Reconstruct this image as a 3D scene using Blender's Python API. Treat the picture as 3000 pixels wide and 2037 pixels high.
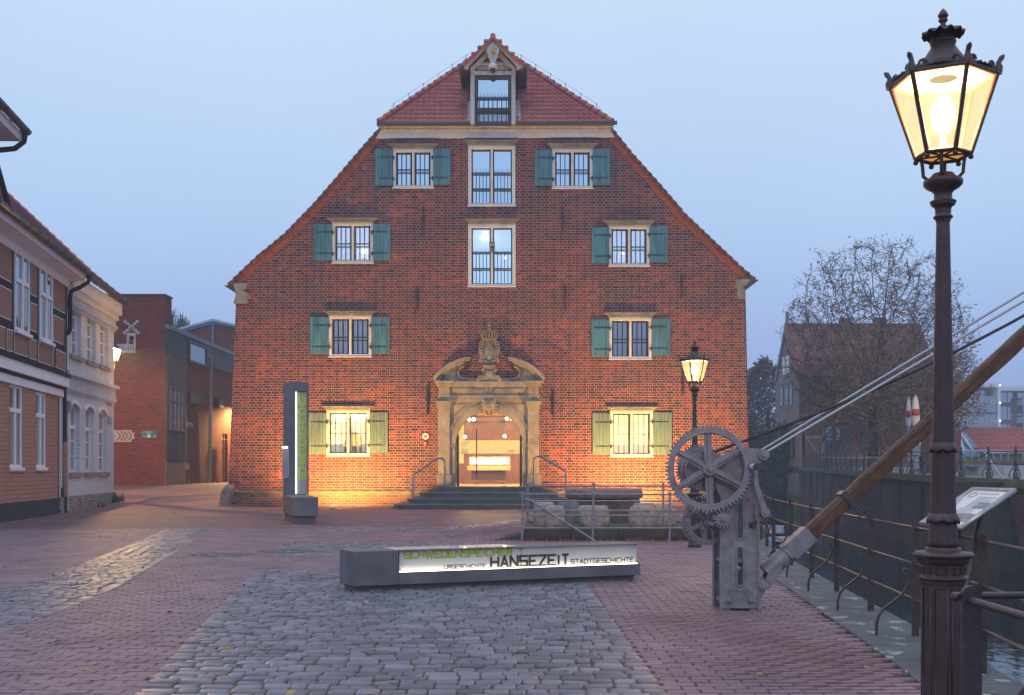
import bpy, math, random
import numpy as np
from math import sin, cos, pi, radians, sqrt, atan2
from mathutils import Vector, Matrix
from mathutils.geometry import tessellate_polygon
rnd = random.Random(7)
S = bpy.context.scene
for o in list(bpy.data.objects): bpy.data.objects.remove(o)
COL = S.collection

# ------------------------------------------------------------------ camera, sky, exposure
FPX, CX, HY, EYE = 3200.0, 1500.0, 1378.0, 1.6
cam = bpy.data.objects.new('camera', bpy.data.cameras.new('camera'))
COL.objects.link(cam); S.camera = cam
cam.location = (0, 0, EYE); cam.rotation_euler = (pi/2, 0, 0)
cam.data.sensor_width = 36; cam.data.lens = 36*FPX/3000
cam.data.shift_y = (HY-2037/2)/3000
cam.data.clip_start = 0.1; cam.data.clip_end = 3000
S.view_settings.view_transform = 'Standard'; S.view_settings.look = 'None'
S.view_settings.exposure = 0; S.view_settings.gamma = 1
S.cycles.use_denoising = True
S.cycles.max_bounces = 6; S.cycles.diffuse_bounces = 3; S.cycles.glossy_bounces = 3
S.cycles.transparent_max_bounces = 12; S.cycles.volume_bounces = 0
S.cycles.sample_clamp_indirect = 4

w = bpy.data.worlds.new('World'); S.world = w; w.use_nodes = True
nt = w.node_tree; nt.nodes.clear()
out = nt.nodes.new('ShaderNodeOutputWorld'); bg = nt.nodes.new('ShaderNodeBackground')
sky = nt.nodes.new('ShaderNodeTexSky'); sky.sky_type = 'NISHITA'; sky.sun_disc = False
sky.sun_elevation = radians(2); sky.sun_rotation = radians(200); sky.dust_density = 3; sky.altitude = 0
tc = nt.nodes.new('ShaderNodeTexCoord'); sep = nt.nodes.new('ShaderNodeSeparateXYZ')
rmp = nt.nodes.new('ShaderNodeValToRGB')
# overcast, foggy blue hour: darkest at the horizon, brightest overhead
stops = [(0.0, (.17,.25,.50)), (.02, (.27,.385,.72)), (.09, (.36,.515,.91)), (.22, (.50,.685,1.0)),
         (.40, (.63,.81,1.03)), (1.0, (.80,.94,1.42))]
rmp.color_ramp.elements[0].position = stops[0][0]; rmp.color_ramp.elements[0].color = (*stops[0][1], 1)
rmp.color_ramp.elements[1].position = stops[-1][0]; rmp.color_ramp.elements[1].color = (*stops[-1][1], 1)
for p, c in stops[1:-1]:
    e = rmp.color_ramp.elements.new(p); e.color = (*c, 1)
mixw = nt.nodes.new('ShaderNodeMix'); mixw.data_type = 'RGBA'; mixw.blend_type = 'ADD'; mixw.inputs[0].default_value = .02
wn = nt.nodes.new('ShaderNodeTexNoise'); wn.inputs['Scale'].default_value = 2.2; wn.inputs['Detail'].default_value = 3
wm = nt.nodes.new('ShaderNodeMix'); wm.data_type = 'RGBA'; wm.blend_type = 'MULTIPLY'; wm.inputs[0].default_value = .14
nt.links.new(tc.outputs['Generated'], sep.inputs[0]); nt.links.new(sep.outputs[2], rmp.inputs[0])
nt.links.new(tc.outputs['Generated'], wn.inputs['Vector'])
nt.links.new(rmp.outputs[0], mixw.inputs[6]); nt.links.new(sky.outputs[0], mixw.inputs[7])
nt.links.new(mixw.outputs[2], wm.inputs[6]); nt.links.new(wn.outputs[0], wm.inputs[7])
nt.links.new(wm.outputs[2], bg.inputs[0]); bg.inputs[1].default_value = 1.0
nt.links.new(bg.outputs[0], out.inputs[0])
def lamp(name, typ, loc, energy, color, parent=None, **kw):
    d = bpy.data.lights.new(name, typ); d.energy = energy; d.color = color
    for k, v in kw.items(): setattr(d, k, v)
    o = bpy.data.objects.new(name, d); COL.objects.link(o); o.location = loc
    if parent is not None:
        o.parent = parent; o.location = Vector(loc)-WL[parent.name]
    return o
WL = {}
soft_fill = lamp('soft_fill', 'SUN', (0, -20, 60), .5, (.80, .90, 1.0), angle=radians(60))  # added soft light for slight shading from above; dusk itself has no sun
soft_fill.rotation_euler = (radians(38), 0, radians(-12))
WARM = (1.0, .56, .18)

# ------------------------------------------------------------------ helpers
def W(px, py, Y):
    """photo pixel + distance -> world point"""
    return Vector(((px-CX)*Y/FPX, Y, EYE-(py-HY)*Y/FPX))
def G(px, py, z=0.0):
    Y = (EYE-z)*FPX/(py-HY)
    return Vector(((px-CX)*Y/FPX, Y, z))
def sst(a, b, x):
    t = min(1, max(0, (x-a)/(b-a))); return t*t*(3-2*t)
def hgt(x, y):
    h = .80*sst(41, 63, y)*sst(-11, -14, x)
    if y > 24.7 and x > -2.2:
        h += .27*max(0, 1-(y-24.7)/20)*sst(-2.0, .25, x)*(1 if x > .255 else sst(24.2, 27.8, y))
    return h
class MB:
    def __init__(s): s.v = []; s.f = []; s.s = []
    def add(s, vs, fs, sm=False):
        n = len(s.v); s.v += [tuple(p) for p in vs]
        s.f += [tuple(i+n for i in f) for f in fs]; s.s += [sm]*len(fs); return s
    def hexa(s, b, t):   # 4 bottom, 4 top corners in order
        return s.add(list(b)+list(t), [(3,2,1,0),(4,5,6,7),(0,1,5,4),(1,2,6,5),(2,3,7,6),(3,0,4,7)])
    def box(s, x0, x1, y0, y1, z0, z1):
        return s.hexa([(x0,y0,z0),(x1,y0,z0),(x1,y1,z0),(x0,y1,z0)], [(x0,y0,z1),(x1,y0,z1),(x1,y1,z1),(x0,y1,z1)])
    def quad(s, *p): return s.add(p, [tuple(range(len(p)))])
    def prism(s, poly, fn, d0, d1, holes=(), back=True):
        loops = [list(poly)]+[list(h) for h in holes]
        flat = [p for l in loops for p in l]
        tris = tessellate_polygon([[Vector((p[0], p[1], 0)) for p in l] for l in loops])
        n = len(flat); vs = [fn(p[0], p[1], d0) for p in flat]+[fn(p[0], p[1], d1) for p in flat]
        fs = [tuple(t) for t in tris]
        if back: fs += [tuple(i+n for i in reversed(t)) for t in tris]
        k = 0
        for l in loops:
            m = len(l)
            for i in range(m):
                a, b = k+i, k+(i+1) % m; fs.append((a, b, b+n, a+n))
            k += m
        return s.add(vs, fs)
    def tube(s, pts, r, n=8, caps=True, closed=False):
        pts = [Vector(p) for p in pts]; m = len(pts)
        rs = r if isinstance(r, (list, tuple)) else [r]*m
        vs = []; up = None
        for i in range(m):
            if closed: t = pts[(i+1) % m]-pts[i-1]
            else: t = pts[min(i+1, m-1)]-pts[max(i-1, 0)]
            t.normalize()
            if up is None:
                up = Vector((0,0,1)) if abs(t.z) < .9 else Vector((1,0,0))
            a = up-t*up.dot(t)
            if a.length < 1e-5: a = Vector((1,.3,.2))-t*t.dot(Vector((1,.3,.2)))
            a.normalize(); b = t.cross(a); up = a
            for k in range(n):
                q = 2*pi*k/n; vs.append(pts[i]+(a*cos(q)+b*sin(q))*rs[i])
        fs = []
        for i in range(m if closed else m-1):
            j = (i+1) % m
            for k in range(n):
                k2 = (k+1) % n; fs.append((i*n+k, i*n+k2, j*n+k2, j*n+k))
        s.add(vs, fs, True)
        if caps and not closed:
            s.add(vs[:n], [tuple(reversed(range(n)))]); s.add(vs[-n:], [tuple(range(n))])
        return s
    def rod(s, a, b, r, n=8): return s.tube([a, b], r, n)
    def lathe(s, prof, c=(0,0,0), n=16, mod=None, a0=0, sm=True):
        vs = []; c = Vector(c)
        for i, (r, z) in enumerate(prof):
            for k in range(n):
                q = a0+2*pi*k/n; rr = r*(mod(k, i) if mod else 1)
                vs.append(c+Vector((rr*cos(q), rr*sin(q), z)))
        fs = []
        for i in range(len(prof)-1):
            for k in range(n):
                k2 = (k+1) % n; fs.append((i*n+k, i*n+k2, i*n+n+k2, i*n+n+k))
        s.add(vs, fs, sm)
        s.add(vs[:n], [tuple(reversed(range(n)))]); s.add(vs[-n:], [tuple(range(n))])
        return s
    def disc_y(s, c, r, y0, y1, n=20, sm=False):   # cylinder along Y
        vs = [(c[0]+r*cos(2*pi*k/n), y, c[1]+r*sin(2*pi*k/n)) for y in (y0, y1) for k in range(n)]
        s.add(vs, [(k, (k+1) % n, n+(k+1) % n, n+k) for k in range(n)], True)
        return s.add(vs, [tuple(reversed(range(n))), tuple(range(n, 2*n))])
    def ball(s, c, r, n=10, m=6, sq=(1,1,1)):
        c = Vector(c); vs = []; fs = []
        for i in range(m+1):
            t = pi*i/m
            for k in range(n):
                q = 2*pi*k/n
                vs.append(c+Vector((r*sq[0]*sin(t)*cos(q), r*sq[1]*sin(t)*sin(q), r*sq[2]*cos(t))))
        for i in range(m):
            for k in range(n):
                k2 = (k+1) % n; fs.append((i*n+k, (i+1)*n+k, (i+1)*n+k2, i*n+k2))
        return s.add(vs, fs, True)
    def build(s, name, mat, parent=None, bevel=0, seg=2, label=None):
        off = WL[parent.name] if parent is not None else Vector((0,0,0))
        me = bpy.data.meshes.new(name)
        me.from_pydata([(p[0]-off[0], p[1]-off[1], p[2]-off[2]) for p in s.v], [], s.f)
        me.polygons.foreach_set('use_smooth', s.s)
        me.materials.append(mat); me.update()
        return link(name, me, parent, bevel, seg, label)
def link(name, me, parent=None, bevel=0, seg=2, label=None):
    o = bpy.data.objects.new(name, me); COL.objects.link(o)
    if parent is not None: o.parent = parent; WL[o.name] = WL[parent.name].copy()
    else: WL[o.name] = Vector((0,0,0))
    if bevel:
        b = o.modifiers.new('bevel', 'BEVEL'); b.width = bevel; b.segments = seg; b.limit_method = 'ANGLE'; b.angle_limit = radians(40)
    if label: o['label'] = label
    return o
def thing(name, label, cat, loc=(0,0,0), group=None):
    o = bpy.data.objects.new(name, None); COL.objects.link(o); o.location = loc
    o.empty_display_size = .2; o['label'] = label; o['category'] = cat
    if group: o['group'] = group
    WL[o.name] = Vector(loc); return o
def tag(o, label, cat, group=None):
    o['label'] = label; o['category'] = cat
    if group: o['group'] = group
    return o
def struct(o, kind='structure'): o['kind'] = kind; return o
def copy_tree(o, parent=None):
    c = o.copy(); COL.objects.link(c)
    WL[c.name] = WL.get(o.name, Vector((0,0,0))).copy()
    if parent is not None: c.parent = parent
    if o.type == 'LIGHT': c.data = o.data.copy()
    for ch in list(o.children): copy_tree(ch, c)
    return c
class Fr:
    """a vertical wall plane: u along D, z up, n outwards"""
    def __init__(s, O, D, N): s.O = Vector((O[0], O[1], 0)); s.D = Vector((D[0], D[1], 0)).normalized(); s.N = Vector((N[0], N[1], 0)).normalized()
    def pt(s, u, z, n=0): p = s.O+s.D*u+s.N*n; return (p.x, p.y, z)
    def uz(s, px, py):
        k = (px-CX)/FPX                      # X = k*Y
        # O + u D : Ox+u Dx = k (Oy+u Dy)
        u = (k*s.O.y-s.O.x)/(s.D.x-k*s.D.y); Y = s.O.y+u*s.D.y
        return u, EYE-(py-HY)*Y/FPX
    def fbox(s, mb, u0, u1, z0, z1, n0, n1):
        b = [s.pt(u0,z0,n1), s.pt(u1,z0,n1), s.pt(u1,z0,n0), s.pt(u0,z0,n0)]
        t = [s.pt(u0,z1,n1), s.pt(u1,z1,n1), s.pt(u1,z1,n0), s.pt(u0,z1,n0)]
        return mb.hexa(b, t)
    def wall(s, mb, outer, holes=(), depth=.3):
        """front skin with holes and their reveals"""
        loops = [list(outer)]+[list(h) for h in holes]
        flat = [p for l in loops for p in l]
        tris = tessellate_polygon([[Vector((p[0], p[1], 0)) for p in l] for l in loops])
        mb.add([s.pt(p[0], p[1], 0) for p in flat], [tuple(t) for t in tris])
        for h in holes:
            m = len(h)
            mb.add([s.pt(p[0], p[1], 0) for p in h]+[s.pt(p[0], p[1], -depth) for p in h],
                   [(i, (i+1) % m, m+(i+1) % m, m+i) for i in range(m)])
        return mb
def rect(u0, u1, z0, z1): return [(u0,z0),(u1,z0),(u1,z1),(u0,z1)]
def text_mb(body, fr, u0, u1, z0, z1, n, bold=0.0, rot=False, thick=.003):
    """lettering fitted into a box of a wall plane; rot = reads upwards"""
    cu = bpy.data.curves.new('lettering', 'FONT'); cu.body = body; cu.size = 1; cu.offset = bold; cu.resolution_u = 3
    ob = bpy.data.objects.new('lettering', cu); COL.objects.link(ob)
    dg = bpy.context.evaluated_depsgraph_get(); me = bpy.data.meshes.new_from_object(ob.evaluated_get(dg))
    vs = [v.co.copy() for v in me.vertices]; fs = [tuple(p.vertices) for p in me.polygons]
    bpy.data.objects.remove(ob); bpy.data.meshes.remove(me)
    x0 = min(v.x for v in vs); x1 = max(v.x for v in vs); y0 = min(v.y for v in vs); y1 = max(v.y for v in vs)
    mb = MB(); P = []
    for v in vs:
        a = (v.x-x0)/(x1-x0); b = (v.y-y0)/(y1-y0)
        if rot: P.append(fr.pt(u1-(u1-u0)*b, z0+(z1-z0)*a, n))
        else: P.append(fr.pt(u0+(u1-u0)*a, z0+(z1-z0)*b, n))
    mb.add(P, fs); return mb
GLY = {'S':[[(1,1),(0,1),(0,.52),(1,.52),(1,0),(0,0)]],'C':[[(1,1),(0,1),(0,0),(1,0)]],'H':[[(0,0),(0,1)],[(1,0),(1,1)],[(0,.5),(1,.5)]],
 'W':[[(0,1),(.22,0),(.5,.75),(.78,0),(1,1)]],'E':[[(1,1),(0,1),(0,0),(1,0)],[(0,.5),(.85,.5)]],'D':[[(0,0),(0,1),(.8,1),(1,.8),(1,.2),(.8,0),(0,0)]],'N':[[(0,0),(0,1),(1,0),(1,1)]],
 'P':[[(0,0),(0,1),(1,1),(1,.45),(0,.45)]],'I':[[(.5,0),(.5,1)]],'R':[[(0,0),(0,1),(1,1),(1,.5),(0,.5)],[(.45,.5),(1,0)]],'A':[[(0,0),(.5,1),(1,0)],[(.2,.3),(.8,.3)]],
 'Z':[[(0,1),(1,1),(0,0),(1,0)]],'T':[[(0,1),(1,1)],[(.5,0),(.5,1)]],'U':[[(0,1),(0,0),(1,0),(1,1)]],'G':[[(1,1),(0,1),(0,0),(1,0),(1,.46),(.6,.46)]]}
def stroke_text(body, fr, u0, u1, z0, z1, n, th=.16, gap=.30, rot=False, slim=.62):
    """square-cut sign lettering drawn as strokes; th = stroke width over letter height"""
    mb = MB(); adv = [slim*(.25 if c == 'I' else 1.35 if c == 'W' else 1) for c in body]; tot = sum(adv)+gap*slim*(len(body)-1); x = 0; k = 0
    Lx, Lz = (z1-z0, u1-u0) if rot else (u1-u0, z1-z0); sx = Lx/tot
    def P(a, b_, d): return fr.pt(u1-b_, z0+a, n+d) if rot else fr.pt(u0+a, z0+b_, n+d)
    t = th*Lz
    for c, w_ in zip(body, adv):
        for st in GLY[c]:
            pts = [Vector(((x+(p[0] if c != 'I' else .5)*w_)*sx, t/2+p[1]*(Lz-t))) for p in st]
            for i, (a, b_) in enumerate(zip(pts, pts[1:])):
                d = (b_-a).normalized(); q = Vector((-d.y, d.x))*t/2; a2, b2 = a-d*t*.48*(i > 0 or len(pts) > 2), b_+d*t*.48*(i < len(pts)-2 or len(pts) > 2); k += 1; e = (k % 5)*.0003
                mb.quad(P(*(a2-q), e), P(*(b2-q), e), P(*(b2+q), e), P(*(a2+q), e))
        x += w_+gap*slim
    return mb
ZM = {3:(650,50,.41182), 4:(1350,50,.4119), 5:(650,600,.41182), 6:(1350,600,.4119), 7:(650,1050,.41182), 8:(1350,1050,.4119),
      9:(900,1450,.47332), 'D':(1200,950,.36117), 'E':(1340,1190,.15214), 'A':(1900,1150,.44346), 'W':(1920,1220,.21552),
      'F':(2180,1400,.26611), 'R':(310,850,.38652), 'P':(0,540,.34234), 'Q':(0,1050,.32316), 'S':(820,1100,.29167),
      'g':(0,1450,.43029), 'h':(2280,900,.32944), 'v':(2600,1050,.2851), 'w':(2650,1300,.21552), 'f':(2200,1350,.43526),
      'L':(2550,0,.3169), 'T':(2550,450,.41209), 'm':(1340,100,.19015), 'b':(2150,650,.50688)}
def zp(k, x, y): a = ZM[k]; return a[0]+a[2]*x, a[1]+a[2]*y

# ------------------------------------------------------------------ materials
def newmat(name):
    m = bpy.data.materials.new(name); m.use_nodes = True; t = m.node_tree
    return m, t, t.nodes['Principled BSDF']
def N(t, typ, **kw):
    n = t.nodes.new(typ)
    for k, v in kw.items():
        if k in n.inputs: n.inputs[k].default_value = v
        else: setattr(n, k, v)
    return n
def mixc(t, fac, a, b, blend='MIX'):
    m = t.nodes.new('ShaderNodeMix'); m.data_type = 'RGBA'; m.blend_type = blend
    for i, x in ((0, fac), (6, a), (7, b)):
        if isinstance(x, bpy.types.NodeSocket): t.links.new(x, m.inputs[i])
        else: m.inputs[i].default_value = x if i == 0 else (*x, 1)
    return m.outputs[2]
def pm(name, col, rough=.6, metal=0, var=.2, vs=3, bump=0, bs=40, col2=None, island=0, spec=.5, streak=0):
    m, t, b = newmat(name)
    b.inputs['Roughness'].default_value = rough; b.inputs['Metallic'].default_value = metal; b.inputs['Specular IOR Level'].default_value = spec
    co = N(t, 'ShaderNodeTexCoord'); vec = co.outputs['Object']
    if streak:
        mp = N(t, 'ShaderNodeMapping'); mp.inputs['Scale'].default_value = (1, 1, streak); t.links.new(vec, mp.inputs[0]); vec = mp.outputs[0]
    no = N(t, 'ShaderNodeTexNoise', Scale=vs, Detail=6, Roughness=.65); t.links.new(vec, no.inputs['Vector'])
    cr = N(t, 'ShaderNodeMapRange'); cr.inputs[1].default_value = .3; cr.inputs[2].default_value = .7; t.links.new(no.outputs[0], cr.inputs[0])
    a = tuple(c*(1-var) for c in col); c2 = col2 or tuple(min(1, c*(1+var)) for c in col)
    c = mixc(t, cr.outputs[0], a, c2)
    if island:
        g = N(t, 'ShaderNodeNewGeometry'); mr = N(t, 'ShaderNodeMapRange')
        mr.inputs[3].default_value = 1-island; mr.inputs[4].default_value = 1+island; t.links.new(g.outputs['Random Per Island'], mr.inputs[0])
        c = mixc(t, 1.0, c, mr.outputs[0], 'MULTIPLY')
    t.links.new(c, b.inputs['Base Color'])
    if bump:
        n2 = N(t, 'ShaderNodeTexNoise', Scale=bs, Detail=4); t.links.new(vec, n2.inputs['Vector'])
        bp = N(t, 'ShaderNodeBump', Strength=.6, Distance=bump); t.links.new(n2.outputs[0], bp.inputs['Height']); t.links.new(bp.outputs[0], b.inputs['Normal'])
    return m
def emis(name, col, st):
    m, t, b = newmat(name); b.inputs['Base Color'].default_value = (*[min(1, c) for c in col], 1)
    b.inputs['Emission Color'].default_value = (*col, 1); b.inputs['Emission Strength'].default_value = st; return m
def brick(name, ramp, mortar, bw=.25, rh=.115, ms=.012, dirv=(1,1,0), squash=1.0, wob=.012, bumpd=.012, dirt=.25, rough=.85, big=.35, flat=False, patch=None):
    """brick courses: every brick draws its own colour from the ramp"""
    m, t, b = newmat(name); b.inputs['Roughness'].default_value = rough; b.inputs['Specular IOR Level'].default_value = .25
    g = N(t, 'ShaderNodeTexCoord'); P = g.outputs['Object']
    dt = N(t, 'ShaderNodeVectorMath', operation='DOT_PRODUCT'); t.links.new(P, dt.inputs[0]); dt.inputs[1].default_value = dirv
    sx = N(t, 'ShaderNodeSeparateXYZ'); t.links.new(P, sx.inputs[0])
    cb = N(t, 'ShaderNodeCombineXYZ'); t.links.new(dt.outputs['Value'], cb.inputs[0]); t.links.new(sx.outputs[1 if flat else 2], cb.inputs[1])
    wn = N(t, 'ShaderNodeTexNoise', Scale=1.1, Detail=3); t.links.new(cb.outputs[0], wn.inputs['Vector'])
    sb = N(t, 'ShaderNodeVectorMath', operation='MULTIPLY_ADD'); t.links.new(wn.outputs['Color'], sb.inputs[0])
    sb.inputs[1].default_value = (wob*3, wob*2, 0); t.links.new(cb.outputs[0], sb.inputs[2])
    n3 = N(t, 'ShaderNodeTexNoise', Scale=14, Detail=2); t.links.new(cb.outputs[0], n3.inputs['Vector'])
    s3 = N(t, 'ShaderNodeVectorMath', operation='MULTIPLY_ADD'); t.links.new(n3.outputs['Color'], s3.inputs[0]); s3.inputs[1].default_value = (wob, wob*.6, 0); t.links.new(sb.outputs[0], s3.inputs[2])
    br = N(t, 'ShaderNodeTexBrick'); t.links.new(s3.outputs[0], br.inputs['Vector'])
    br.offset = .5; br.squash = squash; br.squash_frequency = 2
    for k, v in (('Scale', 1), ('Mortar Size', ms), ('Mortar Smooth', .25), ('Bias', 0), ('Brick Width', bw), ('Row Height', rh)): br.inputs[k].default_value = v
    br.inputs['Color1'].default_value = (0,0,0,1); br.inputs['Color2'].default_value = (1,1,1,1); br.inputs['Mortar'].default_value = (.5,.5,.5,1)
    cr = N(t, 'ShaderNodeValToRGB'); els = cr.color_ramp.elements
    els[0].position = 0; els[0].color = (*ramp[0], 1); els[1].position = 1; els[1].color = (*ramp[-1], 1)
    for i, c in enumerate(ramp[1:-1]): e = els.new((i+1)/(len(ramp)-1)); e.color = (*c, 1)
    t.links.new(br.outputs['Color'], cr.inputs[0])
    n2 = N(t, 'ShaderNodeTexNoise', Scale=.33, Detail=5, Roughness=.7); t.links.new(P, n2.inputs['Vector'])
    mr = N(t, 'ShaderNodeMapRange'); mr.inputs[1].default_value = .32; mr.inputs[2].default_value = .68; mr.inputs[3].default_value = 1-big; mr.inputs[4].default_value = 1+big*.5
    t.links.new(n2.outputs[0], mr.inputs[0])
    n4 = N(t, 'ShaderNodeTexNoise', Scale=22, Detail=4); t.links.new(P, n4.inputs['Vector'])
    m4 = N(t, 'ShaderNodeMapRange'); m4.inputs[1].default_value = .3; m4.inputs[2].default_value = .7; m4.inputs[3].default_value = 1-dirt; m4.inputs[4].default_value = 1+dirt; t.links.new(n4.outputs[0], m4.inputs[0])
    c = mixc(t, 1.0, cr.outputs[0], mr.outputs[0], 'MULTIPLY'); c = mixc(t, 1.0, c, m4.outputs[0], 'MULTIPLY')
    if patch:   # weathered areas: darker burnt courses, pale salt stains
        np_ = N(t, 'ShaderNodeTexNoise', Scale=.55, Detail=6, Roughness=.75); mpp = N(t, 'ShaderNodeMapping'); mpp.inputs['Scale'].default_value = (.7,1,1.6); mpp.inputs['Location'].default_value = (3,7,1); t.links.new(P, mpp.inputs[0]); t.links.new(mpp.outputs[0], np_.inputs['Vector'])
        pr_ = N(t, 'ShaderNodeMapRange'); pr_.inputs[1].default_value = .44; pr_.inputs[2].default_value = .64; pr_.inputs[4].default_value = .75; t.links.new(np_.outputs[0], pr_.inputs[0]); c = mixc(t, pr_.outputs[0], c, patch)
        ns = N(t, 'ShaderNodeTexNoise', Scale=3.1, Detail=5, Roughness=.6); t.links.new(P, ns.inputs['Vector']); sr = N(t, 'ShaderNodeMapRange'); sr.inputs[1].default_value = .66; sr.inputs[2].default_value = .74; sr.inputs[4].default_value = .55; t.links.new(ns.outputs[0], sr.inputs[0]); c = mixc(t, sr.outputs[0], c, (.42,.30,.26))
    c = mixc(t, br.outputs['Fac'], c, mortar)
    t.links.new(c, b.inputs['Base Color'])
    iv = N(t, 'ShaderNodeMath', operation='SUBTRACT'); iv.inputs[0].default_value = 1; t.links.new(br.outputs['Fac'], iv.inputs[1])
    ad = N(t, 'ShaderNodeMath', operation='MULTIPLY_ADD'); t.links.new(n4.outputs[0], ad.inputs[0]); ad.inputs[1].default_value = .35; t.links.new(iv.outputs[0], ad.inputs[2])
    bp = N(t, 'ShaderNodeBump', Strength=.8, Distance=bumpd); t.links.new(ad.outputs[0], bp.inputs['Height']); t.links.new(bp.outputs[0], b.inputs['Normal'])
    return m
def glassy(name, gloss, tint=(.9,.95,1), base=(.02,.025,.035), trans=.0, rough=.02):
    """window glass: a mirror-like coat over what is dimly seen behind it"""
    m, t, b = newmat(name); t.nodes.remove(b); o = t.nodes['Material Output']
    gl = N(t, 'ShaderNodeBsdfGlossy', Roughness=rough); gl.inputs[0].default_value = (*tint, 1)
    co = N(t, 'ShaderNodeTexCoord'); nz = N(t, 'ShaderNodeTexNoise', Scale=1.3, Detail=1); t.links.new(co.outputs['Object'], nz.inputs['Vector'])
    bp = N(t, 'ShaderNodeBump', Strength=.08, Distance=.03); t.links.new(nz.outputs[0], bp.inputs['Height']); t.links.new(bp.outputs[0], gl.inputs['Normal'])
    df = N(t, 'ShaderNodeBsdfDiffuse'); df.inputs[0].default_value = (*base, 1)
    tr = N(t, 'ShaderNodeBsdfTransparent')
    m1 = N(t, 'ShaderNodeMixShader'); m1.inputs[0].default_value = trans; t.links.new(df.outputs[0], m1.inputs[1]); t.links.new(tr.outputs[0], m1.inputs[2])
    m2 = N(t, 'ShaderNodeMixShader'); m2.inputs[0].default_value = gloss; t.links.new(m1.outputs[0], m2.inputs[1]); t.links.new(gl.outputs[0], m2.inputs[2])
    t.links.new(m2.outputs[0], o.inputs[0]); return m
def lanternglass(name, col, st, trans):
    m, t, b = newmat(name); t.nodes.remove(b); o = t.nodes['Material Output']
    e = N(t, 'ShaderNodeEmission'); e.inputs[1].default_value = st
    co = N(t, 'ShaderNodeTexCoord'); nz = N(t, 'ShaderNodeTexNoise', Scale=9, Detail=4); t.links.new(co.outputs['Object'], nz.inputs['Vector'])
    c = mixc(t, nz.outputs[0], tuple(x*.8 for x in col), tuple(x*1.15 for x in col)); t.links.new(c, e.inputs[0])
    tr = N(t, 'ShaderNodeBsdfTransparent'); m1 = N(t, 'ShaderNodeMixShader'); m1.inputs[0].default_value = trans
    t.links.new(e.outputs[0], m1.inputs[1]); t.links.new(tr.outputs[0], m1.inputs[2]); t.links.new(m1.outputs[0], o.inputs[0]); return m

M = {}
M['facade'] = brick('old_red_brick', [(.04,.019,.028),(.17,.032,.023),(.27,.043,.022),(.095,.023,.024),(.22,.039,.023),(.36,.068,.027),(.06,.021,.027),(.30,.050,.023)],
                    (.39,.335,.30), bw=.34, rh=.116, ms=.0092, squash=.5, wob=.024, big=.55, patch=(.045,.018,.026))
M['plinth'] = brick('plinth_brick', [(.12,.05,.035),(.26,.10,.06),(.20,.08,.05)], (.30,.27,.22), bw=.3, rh=.11, ms=.012, wob=.02)
M['rake'] = brick('verge_brick', [(.26,.06,.03),(.40,.09,.035),(.33,.075,.03)], (.22,.2,.2), bw=.24, rh=.5, ms=.01, dirv=(1,1,.9))
M['stone'] = pm('sandstone', (.23,.205,.165), .8, var=.35, vs=1.6, bump=.012, bs=30, col2=(.34,.295,.225))
M['step'] = pm('grey_step_stone', (.10,.098,.094), .75, var=.3, vs=2, bump=.008, bs=30)
M['cream'] = pm('cream_paint', (.66,.635,.57), .55, var=.12, vs=2, bump=.003, bs=50)
M['woodgrey'] = pm('weathered_white_wood', (.50,.48,.43), .65, var=.25, vs=5, bump=.006, bs=25, streak=.15)
M['shutter'] = pm('blue_green_shutter_paint', (.055,.18,.215), .6, var=.42, vs=6, bump=.004, bs=30, streak=.12)
M['shutterg'] = pm('sage_green_shutter_paint', (.105,.165,.135), .6, var=.3, vs=6, bump=.004, bs=30, streak=.12)
M['iron'] = pm('black_iron', (.032,.032,.038), .5, .3, var=.3, vs=8)
M['sash'] = pm('dark_brown_sash', (.035,.02,.022), .5)
M['tile'] = pm('red_clay_tile', (.42,.10,.085), .6, var=.2, vs=2.2, bump=.006, bs=40, col2=(.48,.135,.105), island=.15)
M['tiledark'] = pm('dark_clay_tile', (.17,.055,.042), .75, var=.35, vs=2.5, bump=.01, bs=30)
M['zinc'] = pm('dark_zinc', (.06,.055,.055), .45, .4, var=.25, vs=4)
M['lead'] = pm('lead_flashing', (.42,.45,.5), .4, .3, var=.3, vs=4, bump=.02, bs=8)
M['concrete'] = pm('dark_cast_concrete', (.135,.126,.136), .6, var=.3, vs=1.6, bump=.002, bs=60)
M['concretep'] = pm('concrete_plinth', (.11,.105,.10), .8, var=.3, vs=3, bump=.006, bs=40)
M['panel'] = pm('white_enamel_panel', (.60,.60,.58), .35, var=.05, vs=2)
M['green'] = pm('lime_lettering', (.33,.44,.0), .5, var=.03)
M['ink'] = pm('dark_lettering', (.035,.033,.03), .5, var=.05)
M['ledlow'] = emis('stele_light_strip', (1.0,.88,.55), 3.2)
M['panelgrey'] = pm('grey_enamel_panel', (.36,.355,.31), .4, var=.08, vs=2)
M['dullroof'] = pm('dull_old_roof_tile', (.27,.095,.08), .8, var=.3, vs=1.5, island=.2)
M['limebright'] = pm('bright_lime_lettering', (.50,.66,.01), .5, var=.03)
M['led'] = emis('led_strip', (1.0,.86,.58), 6)
M['skyglass'] = glassy('sky_window_glass', .84, (.62,.82,1.0), trans=.6)
M['dimglass'] = glassy('dim_window_glass', .38, (.75,.88,1.0), base=(.05,.055,.055), trans=.4)
M['clear'] = glassy('clear_glass', .07, (1,1,1), trans=.97)
M['crane'] = pm('grey_crane_paint', (.19,.188,.215), .45, .1, var=.30, vs=9, bump=.004, bs=45, spec=.5)
M['timber'] = pm('oak_timber', (.095,.038,.018), .65, var=.5, vs=7, bump=.012, bs=22, col2=(.15,.07,.04), spec=.3)
M['rope'] = pm('steel_rope', (.05,.042,.036), .6, .3, var=.3, vs=30)
M['rod'] = pm('painted_rod', (.36,.37,.40), .4, .2, var=.1)
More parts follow.
